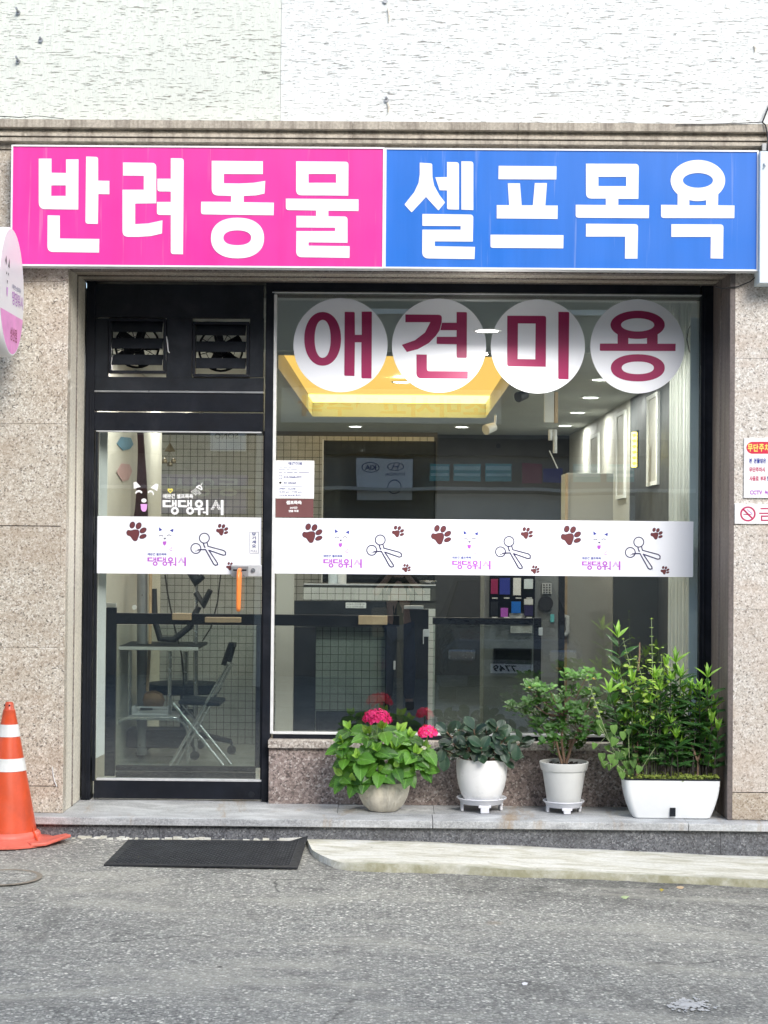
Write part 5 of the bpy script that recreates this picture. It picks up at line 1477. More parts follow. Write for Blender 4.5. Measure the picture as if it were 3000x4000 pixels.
# lime herb with tall spikes
lhb = leaf_mesh('leaf', .030, .019, w_round, M['leaf_herb'], 4, 5, .25, .25)
hb = thing('lime_herb', (PT(2530, 3000, .1).x, .09, zrim), 'pale lime herb with tall thin spikes of paired leaves rising among the dark stems', 'plant')
for (tx, ty, bx_, by_, n_) in [(2545,2418,2550,2760,11),(2434,2497,2500,2740,10),(2484,2566,2530,2700,7),(2600,2600,2560,2720,7),(2420,2630,2470,2740,5),(2585,2560,2570,2700,6)]:
    top = PT(tx, ty, .06); bot = PT(bx_, by_, .08); base_ = Vector((bot.x, .1, zrim-.02))
    P_ = [base_, bot, (top+bot)/2+jit(.006), top]
    MB().tube(P_, [.0022, .002, .0016, .0008], 5).build('stem', M['stem_pale'], hb, smooth=60)
    for q in range(n_):
        t = q/(n_-1); p = bot*(1-t)+top*t if t < 1 else top
        mt = (top+bot)/2; p = bot*(1-t)+top*t
        a0 = q*1.57*0+rnd(-.5, .5)
        for s_ in (0, 1):
            a = a0+s_*math.pi; o_ = Vector((math.cos(a), math.sin(a)*.5, 0)); put(lhb, 'leaf', hb, p, o_+UP*.3, UP-o_*.2+TOCAM*.3, (1.05-.75*t)*rnd(.85, 1.15))
    for s_ in range(3): put(lhb, 'leaf', hb, top, jit(.6)+UP, TOCAM, .25)
for q in range(95):
    p = PT(random.gauss(2520, 55), random.gauss(2690, 55), rnd(.02, .12)); a = rnd(0, 6.28); o_ = Vector((math.cos(a), math.sin(a), rnd(-.4, .4)))
    put(lhb, 'leaf', hb, p, o_, UP+TOCAM*.7+jit(.4), rnd(.7, 1.35))
# heart leaved trailing vine
lv = leaf_mesh('leaf', .046, .040, w_heart, M['leaf_vine'], 6, 8, .15, .25, .02, .04)
vn = thing('heart_leaf_vine', (PT(2400, 3000, .1).x, .06, zrim), 'green vine with heart shaped leaves hanging over the left end of the long trough', 'plant')
vp = [(2345,2855),(2375,2880),(2405,2900),(2432,2875),(2455,2865),(2470,2925),(2440,2940),(2350,2960),(2360,2990),(2385,2965),(2385,3005),(2405,2985),(2425,3010),(2445,2990),(2430,3035),(2460,3020),(2325,2920),(2395,2850),(2480,2960),(2560,2920),(2500,3010),(2470,2985),(2370,2930),(2420,2955),(2525,2965),(2340,2830),(2590,2960)]
prev = None
for q in range(0, len(vp), 3):
    pts = [PT(2460, 3030, .08)]+[PT(x, y, rnd(.0, .1)) for x, y in vp[q:q+3]]; pts.sort(key=lambda p: -p.x)
    MB().tube(pts, .0014, 5).build('stem', M['stem_pale'], vn, smooth=60)
for (px, py) in vp:
    p = PT(px, py-18, rnd(-.02, .1)); put(lv, 'leaf', vn, p, Vector((rnd(-.5, .5), -.3, -1)), TOCAM+UP*.5+jit(.3), rnd(.75, 1.15))
# pale spray leaning over the shrub
top = PT(2290, 2640, .05); bot = PT(2345, 2800, .05); rt_ = PT(2420, 3000, .08)
MB().tube([rt_, bot, (bot+top)/2, top], [.002, .0018, .0014, .0008], 5).build('stem', M['stem_pale'], vn, smooth=60)
for q in range(10):
    t = q/9; p = bot*(1-t)+top*t; o_ = Vector((1, 0, 0)) if q % 2 else Vector((-1, 0, 0)); put(lhb, 'leaf', vn, p, o_+UP*.3, TOCAM+UP, .8-.4*t)
# clover like ground cover
bx = Batch(); lc = leaf_mesh('leaf', .014, .011, w_round, M['leaf_cover'], 2, 3, .1, .2)
for q in range(900):
    p = Vector((tc.x+rnd(-1, 1)*(hx-.005), tc.y+rnd(-1, 1)*(hy_-.0), zrim+rnd(-.012, .02)*1.0)); 
    if p.y < tc.y-hy_*.7: p.z += rnd(0, .008)
    a = rnd(0, 6.28); bx.add(lc, p, (math.cos(a), math.sin(a), rnd(-.2, .6)), UP+TOCAM*.8+jit(.5), rnd(.7, 1.5))
o = bx.build('ground_cover', M['leaf_cover'], None); tag(o, 'tiny yellow green ground cover filling the rim of the long white trough', 'ground cover')
g = MB()
for (a, b_) in [((2487, 3045), (2492, 2840)), ((2497, 2990), (2470, 2900)), ((2724, 3045), (2726, 2960)), ((2726, 2965), (2745, 2900)), ((2724, 2970), (2700, 2900)), ((2492, 2620), (2499, 2510))]:
    p0, p1 = PT(*a, .07), PT(*b_, .09); g.tube([p0, (p0+p1)/2+jit(.004), p1], [.006, .005, .0035], 6)
o = g.build('woody_stem', M['stem_brown'], wl, smooth=60)

# ================================================================== INTERIOR
ZCE = 2.62
def room(name, mat, *b_): 
    o = MB().box(*b_).build(name, M[mat], None); return tag(o, kind='structure')
room('interior_floor', 'in_floor', -1.80, .61, -.06, .26, 9.7, .02)
room('interior_floor', 'in_dark', .2605, .61, -.06, 2.1, 9.7, .02)
room('interior_ceiling', 'in_ceiling', -1.80, 1.15, ZCE, -.80, 9.7, ZCE+.1)
room('interior_ceiling', 'in_ceiling', .78, 1.15, ZCE, 2.1, 9.7, ZCE+.1)
room('interior_ceiling', 'in_ceiling', -.7995, 5.55, ZCE, .7795, 9.7, ZCE+.1)
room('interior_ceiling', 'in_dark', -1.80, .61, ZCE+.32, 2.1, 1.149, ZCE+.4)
room('interior_wall', 'in_white', -1.80, 1.12, ZCE+.001, 2.1, 1.149, ZCE+.32)
room('interior_wall_left', 'in_wall', -1.86, .61, -.05, -1.801, 9.7, ZCE+.3)
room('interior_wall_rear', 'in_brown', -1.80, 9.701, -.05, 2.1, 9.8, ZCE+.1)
xw = 1.83
room('interior_wall_right', 'in_white', xw, .61, -.05, xw+.06, 2.34, ZCE+.3)
room('interior_wall_right', 'in_dark', xw, 2.341, -.05, xw+.06, 4.6, ZCE+.3)
room('interior_wall_right', 'in_beige', xw, 4.601, -.05, xw+.06, 9.70, ZCE+.3)
# light well with warm diffuser
lw_ = thing('ceiling_light_panel', (0, 3.3, ZCE), 'large glowing yellow ceiling light panel with a beige rim seen through the window', 'ceiling light')
M['warmpanel'] = emit('warm lit diffuser', (.85, .50, .10), .95, (.3, .25, .12))
MB().box(-.74, 1.2, ZCE+.03, .72, 5.48, ZCE+.05).build('diffuser', M['warmpanel'], lw_)
g = M['wood']
for b_ in ((-.799, 1.151, ZCE-.10, -.741, 5.549, ZCE+.07), (.721, 1.151, ZCE-.10, .779, 5.549, ZCE+.07), (-.74, 5.49, ZCE-.10, .72, 5.549, ZCE+.07), (-.74, 1.151, ZCE-.02, .72, 1.19, ZCE+.07)):
    MB().box(*b_).build('rim', M['in_beige'], lw_)
M['warmstrip'] = emit('bright yellow light strip', (1, .80, .22), 2.4)
MB().box(-.738, 4.75, ZCE+.018, .718, 5.47, ZCE+.028).build('light_strip', M['warmstrip'], lw_)
# downlights
M['lit'] = emit('lit lamp lens', (1, .98, .93), 14)
def down(px, py, i):
    d = CAMR @ Vector(((px-1500)/F, (2000-py)/F, -1.0)); t = (ZCE-.002-CAMP.z)/d.z; p = CAMP+d*t
    if i in DLX: p = DLX[i]
    t_ = thing('downlight', p, DL[i], 'ceiling light', 'round recessed downlights in the shop ceiling')
    MB().lathe(p, [(.001, -.002), (.060, -.002)], 28, close=False).build('lens', M['lit'], t_)
    MB().lathe(p, [(.061, -.003), (.074, -.005), (.078, .001)], 28, close=False).build('ring', M['in_white'], t_, smooth=60)
    li = bpy.data.lights.new('lamp', 'AREA'); li.shape = 'DISK'; li.size = .12; li.energy = 11.5; li.color = (1, .97, .92)
    lo = bpy.data.objects.new('lamp', li); col.objects.link(lo); lo.parent = t_; lo.location = (0, 0, -.012)
DLX = {13: Vector((1.55, 1.22, ZCE-.002)), 14: Vector((-1.35, 1.3, ZCE-.002)), 15: Vector((.3, 1.24+.02, ZCE-.03))}
DLP = [(1388,1666),(1803,1668),(1570,1492),(1903,1292),(2348,1483),(2307,1553),(2256,1612),(2207,1663),(2165,1703),(2128,1742),(2553,1552),(700,1500),(900,1580),(0,100),(0,100)]  # lamps behind the vent panel are unseen, added to brighten the door corner
DL = ['round downlight left of centre below the yellow light panel', 'round downlight right of centre below the yellow light panel', 'downlight showing between the first and second round stickers', 'downlight showing between the second and third round stickers', 'downlight peeping out at the lower left of the rightmost round sticker',
      'nearest downlight of the row running back below the third and fourth stickers', 'second downlight of the row running back on the right', 'third downlight of the row running back on the right', 'fourth downlight of the row, just above the hanging glass tubes', 'farthest downlight of the row running back on the right', 'downlight reflected high beside the tall picture at the right wall', 'unseen downlight added over the grooming corner behind the vent panel', 'unseen downlight added over the tiled wall behind the vent panel', 'downlight over the curtain hidden behind the rightmost round sticker', 'unseen downlight added just behind the vents over the door']
for i, (px, py) in enumerate(DLP): down(px, py, i)

# tiled booth wall
TY = 3.12
tw = thing('tiled_wall', (-.7, TY, 0), 'interior partition wall covered in small beige grey square tiles with dark grout', 'tiled wall')
TX0, TX1, TZ1 = -1.70, PT(1703, 2400, TY).x, zt(1500, 1688, TY)
MB().box(TX0, TY, .02, TX1, TY+.08, TZ1).build('backing', M['grout'], tw)
P_ = .0512; T = P_*.93
tm = MB().box(-T/2, -.004, -T/2, T/2, 0, T/2); me_ = tm.build('tile', M['tile'], None)
td = me_.data; bpy.data.objects.remove(me_)
nx_ = int((TX1-TX0)/P_); nz_ = int((TZ1-.02)/P_); cells = []
for i in range(nx_):
    for j in range(nz_): cells.append((TX0+P_*(i+.5), .02+P_*(j+.5)))
# the ones seen best through the door first
cells.sort(key=lambda c: (abs(c[0]+1.15) > .42, abs(c[1]-1.9) > .35, abs(c[1]-.6), abs(c[0]+1.15)))
g = MB()
for q, (x, z) in enumerate(cells):
    if q < 300:
        o = bpy.data.objects.new('tile', td); col.objects.link(o); o.parent = tw; o.location = Vector((x, TY, z))-origin(tw)
        o.rotation_euler = (rnd(-.006, .006), 0, rnd(-.006, .006))
    else: g.box(x-T/2, TY-.004, z-T/2, x+T/2, TY-.0005, z+T/2)
g.build('tile_field', M['tile'], tw, kind='stuff')

# tiled washing counter with a black framed cabinet
YC = 1.9
ct = thing('wash_counter', (0, YC, 0), 'tiled wash counter with a black framed glass door, behind the left part of the window', 'counter')
cx0, cx1 = PT(1185, 2300, YC).x, PT(1702, 2300, YC).x; cz0, cz1 = zt(1400, 2345, YC), zt(1400, 2286, YC)
MB().box(cx0, YC, cz0, cx1, YC+.6, cz1).build('top', M['grout'], ct)
g = MB(); nn = int((cx1-cx0)/P_)
for i in range(nn):
    for j in range(2): g.box(cx0+P_*i+.002, YC-.004, cz0+P_*j*.8+.002, cx0+P_*(i+1)-.001, YC-.0005, cz0+P_*(j+1)*.8-.001)
bx0, bx1 = PT(1560, 2300, YC).x, cx1
MB().box(PT(1552, 2300, YC).x, YC+.02, .02, cx1, YC+.6, cz0-.001).build('side_panel', M['grout'], ct)
for i in range(4):
    for j in range(int((cz0-.02)/P_)): g.box(cx1-P_*(i+1)+.002, YC+.014, .02+P_*j+.002, cx1-P_*i-.001, YC+.0195, .02+P_*(j+1)-.001)
g.build('tile_field', M['tile'], ct, kind='stuff')
MB().pbox(1187, 2282, 1702, 2287, YC-.01, YC+.05).build('edge_trim', M['alu'], ct)
bb = lambda a, b_, c_, d_, nm, m_, yf=YC+.0, yb_=YC+.05: MB().pbox(a, b_, c_, d_, yf, yb_).build(nm, M[m_], ct, bevel=.002)
bb(1147, 2348, 1550, 2450, 'frame_top', 'black2'); bb(1147, 2451, 1232, 2862, 'frame_side', 'black2'); bb(1508, 2451, 1550, 2862, 'frame_side', 'black2'); bb(1233, 2780, 1507, 2862, 'frame_bottom', 'black2')
bb(1350, 2354, 1430, 2376, 'label_plate', 'alu_white', YC-.006, YC-.001)
bb(1537, 2582, 1545, 2616, 'pull', 'alu', YC-.012, YC-.001)
g = MB(); ptext(g, '사용후 전기를 꼭', 1354, 2357, 1424, 2364, YC-.0065); ptext(g, '끄고 나가주세요', 1354, 2367, 1420, 2374, YC-.0065); g.build('lettering', M['black'], ct, recalc=False)
MB().pbox(1232, 2450, 1508, 2781, YC+.03, YC+.036).build('cabinet_glass', M['glass_in'], ct)
# tiles seen inside the cabinet
g = MB(); 
x0, x1 = PT(1200, 2500, YC+.12).x, PT(1530, 2500, YC+.12).x; z0_, z1_ = .02, zt(1400, 2430, YC+.12)
MB().box(x0, YC+.12, z0_, x1, YC+.14, z1_).build('cabinet_back', M['grout'], ct)
for i in range(int((x1-x0)/P_)):
    for j in range(int((z1_-z0_)/P_)): g.box(x0+P_*i, YC+.116, z0_+P_*j, x0+P_*i+T, YC+.1195, z0_+P_*j+T)
g.build('cabinet_tiles', M['tile'], ct, kind='stuff')
bw = PT(1672, 2284, YC+.1); bw.z = cz1
o = MB().lathe(bw, [(.03, .001), (.045, .012), (.06, .03), (.056, .031), (.001, .012)], 24, close=False).build('metal_bowl', M['chrome'], None, smooth=50); setorigin(o, bw); tag(o, 'small shiny metal bowl on the right end of the tiled wash counter', 'bowl')
for (px, hh_, m_, lab) in [(1300, .15, 'blind', 'pale blue shampoo bottle standing on the tiled wash counter'), (1335, .11, 'potwhite', 'short white bottle beside the pale blue one on the wash counter')]:
    p_ = PT(px, 2286, YC+.25); p_.z = cz1
    t_ = thing('shampoo_bottle', p_, lab, 'bottle')
    MB().lathe(p_, [(.001, .001), (.03, .001), (.031, hh_*.7), (.012, hh_*.82), (.012, hh_*.86)], 18, close=False).build('bottle_body', M[m_], t_, smooth=40)
    MB().tube([p_+Vector((0, 0, hh_*.86)), p_+Vector((0, 0, hh_))], .014, 12).build('cap', M['black2'], t_, smooth=40)
# beige wall section left of the counter
MB().pbox(1078, 2120, 1146, 2872, 1.7, 1.75).build('wall_board', M['in_beige'], None)
o = bpy.data.objects['wall_board']; setorigin(o, PT(1110, 2870, 1.72)); tag(o, 'pale beige upright board at the left edge of the display window', 'board')

# low black frame partition behind the glass
YPn = .95
pn = thing('low_partition', (0, YPn, .02), 'low black framed glass partition running behind the door and the display window', 'partition')
def fb(a, b_, c_, d_, nm='rail', m_='black', yf=YPn, yb_=YPn+.04): return MB().pbox(a, b_, c_, d_, yf, yb_).build(nm, M[m_], pn, bevel=.002)
fb(451, 2400, 1560, 2443); fb(411, 2374, 450, 3032, 'post'); fb(998, 2444, 1022, 3000, 'post'); fb(1575, 2380, 1672, 2990, 'gate_post', 'black')
fb(1690, 2414, 2083, 2440); fb(2084, 2414, 2113, 2960, 'post'); fb(451, 2994, 997, 3014); fb(451, 3018, 997, 3045, 'rail', 'black2')
fb(1023, 2960, 1574, 2990); fb(1673, 2940, 2083, 2965)
fb(402, 2356, 452, 2373, 'post_cap', 'alu_white'); fb(1578, 2366, 1654, 2379, 'post_cap', 'alu')
fb(1655, 2458, 1678, 2487, 'hinge', 'alu', YPn-.01, YPn-.001); fb(2104, 2452, 2120, 2482, 'hinge', 'alu', YPn-.01, YPn-.001)
fb(1652, 2460, 1656, 2515, 'latch', 'alu', YPn-.012, YPn-.0105)
MB().pbox(451, 2443, 998, 2994, YPn+.015, YPn+.021).build('pane', M['glass_in'], pn)
MB().pbox(1690, 2441, 2083, 2940, YPn+.015, YPn+.021).build('pane', M['glass_in'], pn)
# wooden sticks lying on the rail
for (a, b_, c_, d_, lab) in [(672, 2396, 745, 2422, 'short pale wooden block lying on the partition rail behind the door'), (800, 2412, 940, 2432, 'long thin wooden stick lying on the partition rail behind the door'), (1400, 2406, 1513, 2440, 'tan wooden block lying on the partition rail behind the window')]:
    o = MB().pbox(a, b_, c_, d_, YPn-.06, YPn-.002).build('wooden_block', M['wood'], None, bevel=.003); setorigin(o, PT((a+c_)/2, d_, YPn-.03)); tag(o, lab, 'wooden block', 'wooden blocks on the partition rail')
# white panel hanging at the left edge of the door
o = MB(); xa, xb = PT(370, 2300, .66).x, PT(410, 2300, .66).x
g = MB(); g.v = [Vector((xa, .66, zt(380, 1680, .66))), Vector((xb, .70, zt(400, 1680, .70))), Vector((xb, .70, zt(400, 2945, .70))), Vector((xa, .66, zt(372, 2968, .66)))]
g.v += [v+Vector((0, .006, 0)) for v in g.v]; [g.face(f) for f in ((0,1,2,3),(7,6,5,4),(0,4,5,1),(1,5,6,2),(2,6,7,3),(3,7,4,0))]
o = g.build('white_panel', M['in_white'], None); setorigin(o, g.v[2]); tag(o, 'narrow white upright panel just inside the left edge of the door glass', 'panel')
# curtain and pale film strip at the right edge of the window
g = MB(); n = 40; xa, xb = PT(2612, 2300, .72).x, PT(2692, 2300, .72).x
zt0, zt1 = .05, zt(2650, 1180, .72)
for q in range(n+1):
    x = xa+(xb-xa)*q/n; y = .74+.012*math.sin(q*.9)+.006*math.sin(q*2.3)
    g.v += [Vector((x, y, zt0)), Vector((x, y, zt1)), Vector((x, y+.004, zt1)), Vector((x, y+.004, zt0))]
for q in range(n):
    a = q*4; g.face((a, a+1, a+5, a+4))
o = g.build('curtain', M['curtain'], None, smooth=60); setorigin(o, (xa, .74, zt0)); tag(o, 'white fabric curtain hanging at the right end of the display window', 'curtain')
o = MB().pbox(2693, 1240, 2733, 2862, .62, .63).build('window_blind', M['blind'], None); setorigin(o, PT(2710, 2862, .62)); tag(o, 'pale blue white blind strip at the right edge of the display window', 'blind')

# grooming table
YTb = 1.9
gt = thing('grooming_table', PT(600, 2900, YTb), 'grey topped grooming table on chromed tube legs seen through the door', 'table')
PP = lambda px, py, Y=YTb: PT(px, py, Y)
ztop = zt(600, 2525, YTb)
xa, xb = PP(440, 2520).x, PP(775, 2520).x
MB().box(xa, YTb, ztop-.018, xb, YTb+.55, ztop).build('tabletop', M['black2'], gt, bevel=.004)
MB().box(xa, YTb-.006, ztop-.024, xb, YTb-.0005, ztop-.002).build('edge_strip', M['alu_white'], gt, bevel=.002)
for (px, yy) in ((507, YTb+.05), (664, YTb+.05)):
    a = PT(px, 2545, yy); MB().tube([a, Vector((a.x, a.y, zt(px, 2798, yy)))], .013, 10).build('leg', M['chrome'], gt, smooth=50)
for (px, yy) in ((725, YTb+.45), (765, YTb+.4)):
    a = PT(px, 2545, yy); MB().tube([a, Vector((a.x, a.y, .03))], .016, 10).build('leg', M['chrome'], gt, smooth=50)
# bent foot frame
zf = zt(600, 2806, YTb); r_ = .1; x0, x1 = PP(440, 2800).x, PP(737, 2800).x
pts = [Vector((x0, YTb, .03)), Vector((x0, YTb, zf-r_))]+[Vector((x0+r_-r_*math.cos(t), YTb, zf-r_+r_*math.sin(t))) for t in [i*math.pi/16 for i in range(1, 8)]]+[Vector((x0+r_, YTb, zf)), Vector((x1-r_, YTb, zf))]+[Vector((x1-r_+r_*math.sin(t), YTb, zf-r_+r_*math.cos(t))) for t in [i*math.pi/16 for i in range(1, 8)]]+[Vector((x1, YTb, zf-r_)), Vector((x1, YTb, .03))]
MB().tube(pts, .013, 10).build('foot_frame', M['chrome'], gt, smooth=60)
MB().box(PP(505, 2790).x, YTb-.01, zt(600, 2800, YTb), PP(700, 2790).x, YTb+.35, zt(600, 2796, YTb)).build('shelf', M['alu'], gt, bevel=.001)
# basket on the shelf with clutter
bk = thing('basket', PP(585, 2795), 'white perforated plastic basket on the shelf of the grooming table', 'basket')
x0, x1 = PP(516, 2780).x, PP(654, 2780).x; z0, z1 = zt(585, 2794, YTb), zt(585, 2760, YTb)
g = MB(); g.box(x0, YTb, z1-.008, x1, YTb+.006, z1); g.box(x0, YTb, z0, x1, YTb+.006, z0+.008)
n = 18
for i in range(n+1):
    x = x0+(x1-x0)*i/n; g.box(x-.002, YTb+.001, z0+.008, x+.002, YTb+.005, z1-.008)
for j in range(1, 5):
    z = z0+(z1-z0)*j/5; g.box(x0, YTb+.0015, z-.0018, x1, YTb+.0045, z+.0018)
g.box(x0, YTb+.0061, z0, x1, YTb+.22, z0+.004); g.box(x0, YTb+.0062, z0+.004, x0+.004, YTb+.22, z1); g.box(x1-.004, YTb+.0062, z0+.004, x1, YTb+.22, z1)
g.build('basket_body', M['saucer'], bk)
MB().box(PP(548, 2770).x, YTb-.004, zt(585, 2773, YTb), PP(595, 2770).x, YTb-.0005, zt(585, 2766, YTb)).build('hand_slot', M['black2'], bk)
c = PP(600, 2735, YTb+.12); g = MB(); 
g.lathe(c+Vector((0, 0, -.05)), [(.02, 0), (.06, .01), (.075, .05), (.06, .09), (.02, .11)], 16); g.tube([c+Vector((.06*math.cos(t), -.03, .05*math.sin(t)+.01)) for t in [i*.45 for i in range(9)]], .008, 6)
o = g.build('brown_bundle', paint('brown ribbon bundle', (.22, .13, .06), .7, 0, .3, 20), None, smooth=50); setorigin(o, c); tag(o, 'brown bundle of bands standing in the white basket', 'bundle')
# folding chair seen from the side
YCh = 1.6
fc = thing('folding_chair', PT(800, 3000, YCh), 'folding chair with crossed chromed tubes and a black back bar behind the door glass', 'chair')
def ch(a, b_, Y, r, nm, m_): MB().tube([PT(*a, Y), PT(*b_, Y)], r, 10).build(nm, M[m_], fc, smooth=60)
for dy in (0, .0):
    pass
ch((892, 2595), (662, 2996), YCh, .011, 'leg', 'chrome'); ch((907, 2590), (690, 2990), YCh+.36, .011, 'leg', 'chrome')
ch((675, 2745), (872, 2990), YCh, .011, 'leg', 'chrome'); ch((710, 2745), (902, 2985), YCh+.36, .011, 'leg', 'chrome')
p0, p1 = PT(903, 2512, YCh), PT(880, 2595, YCh); q0 = PT(918, 2510, YCh+.36)
g = MB(); g.tube([PT(903, 2512, YCh), PT(873, 2598, YCh)], .017, 10); g.tube([PT(915, 2512, YCh+.36), PT(895, 2585, YCh+.36)], .017, 10); g.bar(PT(903, 2518, YCh), PT(915, 2518, YCh+.36), .03, .03)
g.build('backrest', M['black2'], fc, smooth=50)
MB().obox(PT(790, 2738, YCh+.18), (.13, 0, -.005), (0, .19, 0), (0, 0, .012)).build('seat', M['black2'], fc, bevel=.006)
# office chair base and seat
YO = 2.3
oc = thing('office_chair', PT(720, 2960, YO), 'black office chair with a five armed castor base behind the grooming table', 'chair')
c = Vector((PT(700, 2880, YO).x, YO+.2, 0)); hub = zt(700, 2880, YO)
MB().lathe(c, [(.001, hub+.28), (.24, hub+.28), (.26, hub+.31), (.25, hub+.345), (.001, hub+.35)], 24, close=False).build('seat', M['black2'], oc, smooth=40)
MB().tube([c+Vector((0, 0, hub-.02)), c+Vector((0, 0, hub+.28))], .022, 12).build('gas_column', M['black2'], oc, smooth=50)
for q in range(5):
    a = 2*math.pi*q/5+.05; e = c+Vector((.33*math.cos(a), .33*math.sin(a), hub-.05))
    MB().tube([c+Vector((0, 0, hub)), (c+e)/2+Vector((0, 0, hub/2+.012)), e], [.026, .022, .016], 8).build('base_arm', M['black2'], oc, smooth=50)
    cs = MB().tube([Vector((e.x, e.y-.02, .05)), Vector((e.x, e.y+.02, .05))], .03, 14).build('castor', M['rubber'], oc, smooth=50)
    MB().tube([Vector((e.x, e.y, .05)), e], .008, 8).build('castor_pin', M['black2'], oc)
# pet dryer stand with hose
YDs = 2.2
ds = thing('dryer_stand', PT(690, 2960, YDs), 'upright grey stand dryer with a drooping black hose and nozzle in the grooming corner', 'pet dryer')
MB().tube([PT(556, 2240, YDs), Vector((PT(556, 2800, YDs).x, YDs, .05))], .035, 14).build('column', M['greymetal'], ds, smooth=50)
MB().tube([PT(588, 2240, YDs-.02), PT(586, 2500, YDs-.02), PT(575, 2700, YDs-.02)], .011, 8).build('pale_rod', M['wood'], ds, smooth=50)
MB().tube([PT(765, 2240, YDs), Vector((PT(765, 2800, YDs).x, YDs, .04))], .016, 12).build('pole', M['chrome'], ds, smooth=50)
MB().tube([PT(765, 2315, YDs-.02), PT(795, 2360, YDs-.04), PT(822, 2305, YDs-.06)], [.02, .03, .018], 12).build('nozzle', M['rubber'], ds, smooth=50)
MB().tube([PT(600, 2300, YDs), PT(604, 2420, YDs), PT(625, 2495, YDs), PT(680, 2498, YDs), PT(740, 2450, YDs), PT(775, 2370, YDs)], .022, 12).build('hose', M['rubber'], ds, smooth=70)
MB().tube([PT(744, 2230, YDs), PT(770, 2270, YDs-.03), PT(795, 2250, YDs-.03)], [.03, .04, .02], 12).build('dryer_head', M['black2'], ds, smooth=60)
MB().tube([PT(645, 2245, YDs), PT(655, 2320, YDs), PT(675, 2420, YDs), PT(710, 2560, YDs), PT(722, 2720, YDs)], .006, 6).build('power_cord', M['cable'], ds, smooth=60)
MB().tube([PT(862, 2245, YDs), PT(850, 2350, YDs), PT(825, 2450, YDs), PT(790, 2505, YDs)], .005, 6).build('power_cord', M['cable'], ds, smooth=60)
cc = PT(526, 2372, YDs-.04); MB().tube([cc, cc+Vector((0, -.012, 0))], .016, 14).build('round_switch', M['in_white'], ds, smooth=50)
g = MB(); g.obox(PT(655, 2780, YDs+.1), (.16, 0, 0), (0, .1, 0), (0, 0, .012)); g.obox(PT(620, 2880, YDs+.1), (.20, 0, 0), (0, .12, 0), (0, 0, .06))
o = g.build('storage_box', M['black2'], None, bevel=.01); setorigin(o, PT(620, 2900, YDs+.1)); tag(o, 'dark storage boxes in the shade under the grooming table', 'box')
# dark fabric strip with hanging tools on the left wall
hd = thing('hanging_dark_apron', PT(548, 1700, 2.4), 'long dark maroon apron hanging from a hook behind the upper door glass', 'apron')
g = MB(); n = 14
for q in range(n+1):
    t = q/n; z = zt(560, 1690+540*t, 2.4); w_ = .02+.055*t**1.5; x = PT(545+8*math.sin(t*4), 1900, 2.4).x
    g.v += [Vector((x-w_, 2.4+.01*math.sin(q), z)), Vector((x+w_, 2.4-.01*math.sin(q), z)), Vector((x+w_, 2.43, z)), Vector((x-w_, 2.43, z))]
for q in range(n):
    for s_ in range(4): g.face((q*4+s_, q*4+(s_+1) % 4, q*4+4+(s_+1) % 4, q*4+4+s_))
g.build('cloth', paint('dark maroon cloth', (.05, .018, .02), .9, 0, .3, 20), hd, smooth=60)
# papers on the left wall
for (py0, py1, px0, px1, m_, lab) in [(1706, 1760, 455, 520, 'teal', 'blue paper shape stuck on the beige wall high behind the door glass'), (1810, 1880, 455, 515, 'lilac', 'pinkish paper shape stuck on the beige wall below the blue one')]:
    def lw2(px, py):
        d = CAMR @ Vector(((px-1500)/F, (2000-py)/F, -1.0)); t = (-1.798-CAMP.x)/d.x; return CAMP+d*t
    pts = [lw2(px0, (py0+py1)/2), lw2(px0+18, py0), lw2(px1-10, py0+4), lw2(px1, py0+30), lw2(px1-14, py1-6), lw2((px0+px1)/2-8, py1)]
    g = MB(); g.v = pts+[p+Vector((.003, 0, 0)) for p in pts]; g.face(range(6)); g.face(range(6, 12))
    for q in range(6): g.face((q, (q+1) % 6, 6+(q+1) % 6, 6+q))
    o = g.build('wall_paper_shape', paint('muted blue paper' if m_ == 'teal' else 'muted pink paper', (.12, .26, .36) if m_ == 'teal' else (.55, .36, .34), .7), None); setorigin(o, pts[0]); tag(o, lab, 'paper decoration')
ts = thing('tinted_screen', PT(1470, 2280, 2.9), 'dark tinted glass screen standing before the tiled wall left of centre in the window', 'screen')
M['tint'] = m_glass('dark tinted glass', .03, (.30, .32, .32))
MB().pbox(1262, 1722, 1700, 2284, 2.85, 2.858).build('tinted_pane', M['tint'], ts)
MB().pbox(1256, 1716, 1262, 2284, 2.84, 2.87).build('edge_strip', M['alu_white'], ts)
# wind chime in the door glass
wc = thing('wind_chime', PT(665, 1760, .62), 'small bronze wind chime with a triangular roof and three bells inside the door glass', 'wind chime')
Yw = .62; bz = paint('bronze', (.22, .17, .10), .4, .7)
MB().tube([PT(667, 1692, Yw), PT(664, 1730, Yw)], .0012, 5).build('cord', bz, wc)
MB().lathe(Vector((PT(664, 1730, Yw).x, Yw, zt(664, 1764, Yw))), [(.033, 0), (.030, .004), (.001, zt(664, 1730, Yw)-zt(664, 1764, Yw))], 4, close=False).build('roof', bz, wc)
for (px, py) in ((643, 1800), (677, 1799), (664, 1811)):
    c = PT(px, py, Yw+rnd(-.01, .01)); g = MB(); g.lathe(c+Vector((0, 0, -.016)), [(.014, 0), (.016, .006), (.014, .020), (.008, .028), (.002, .031)], 14); g.tube([c+Vector((0, 0, .012)), PT(664, 1764, Yw)], .0008, 4)
    g.build('bell', bz, wc, smooth=50)

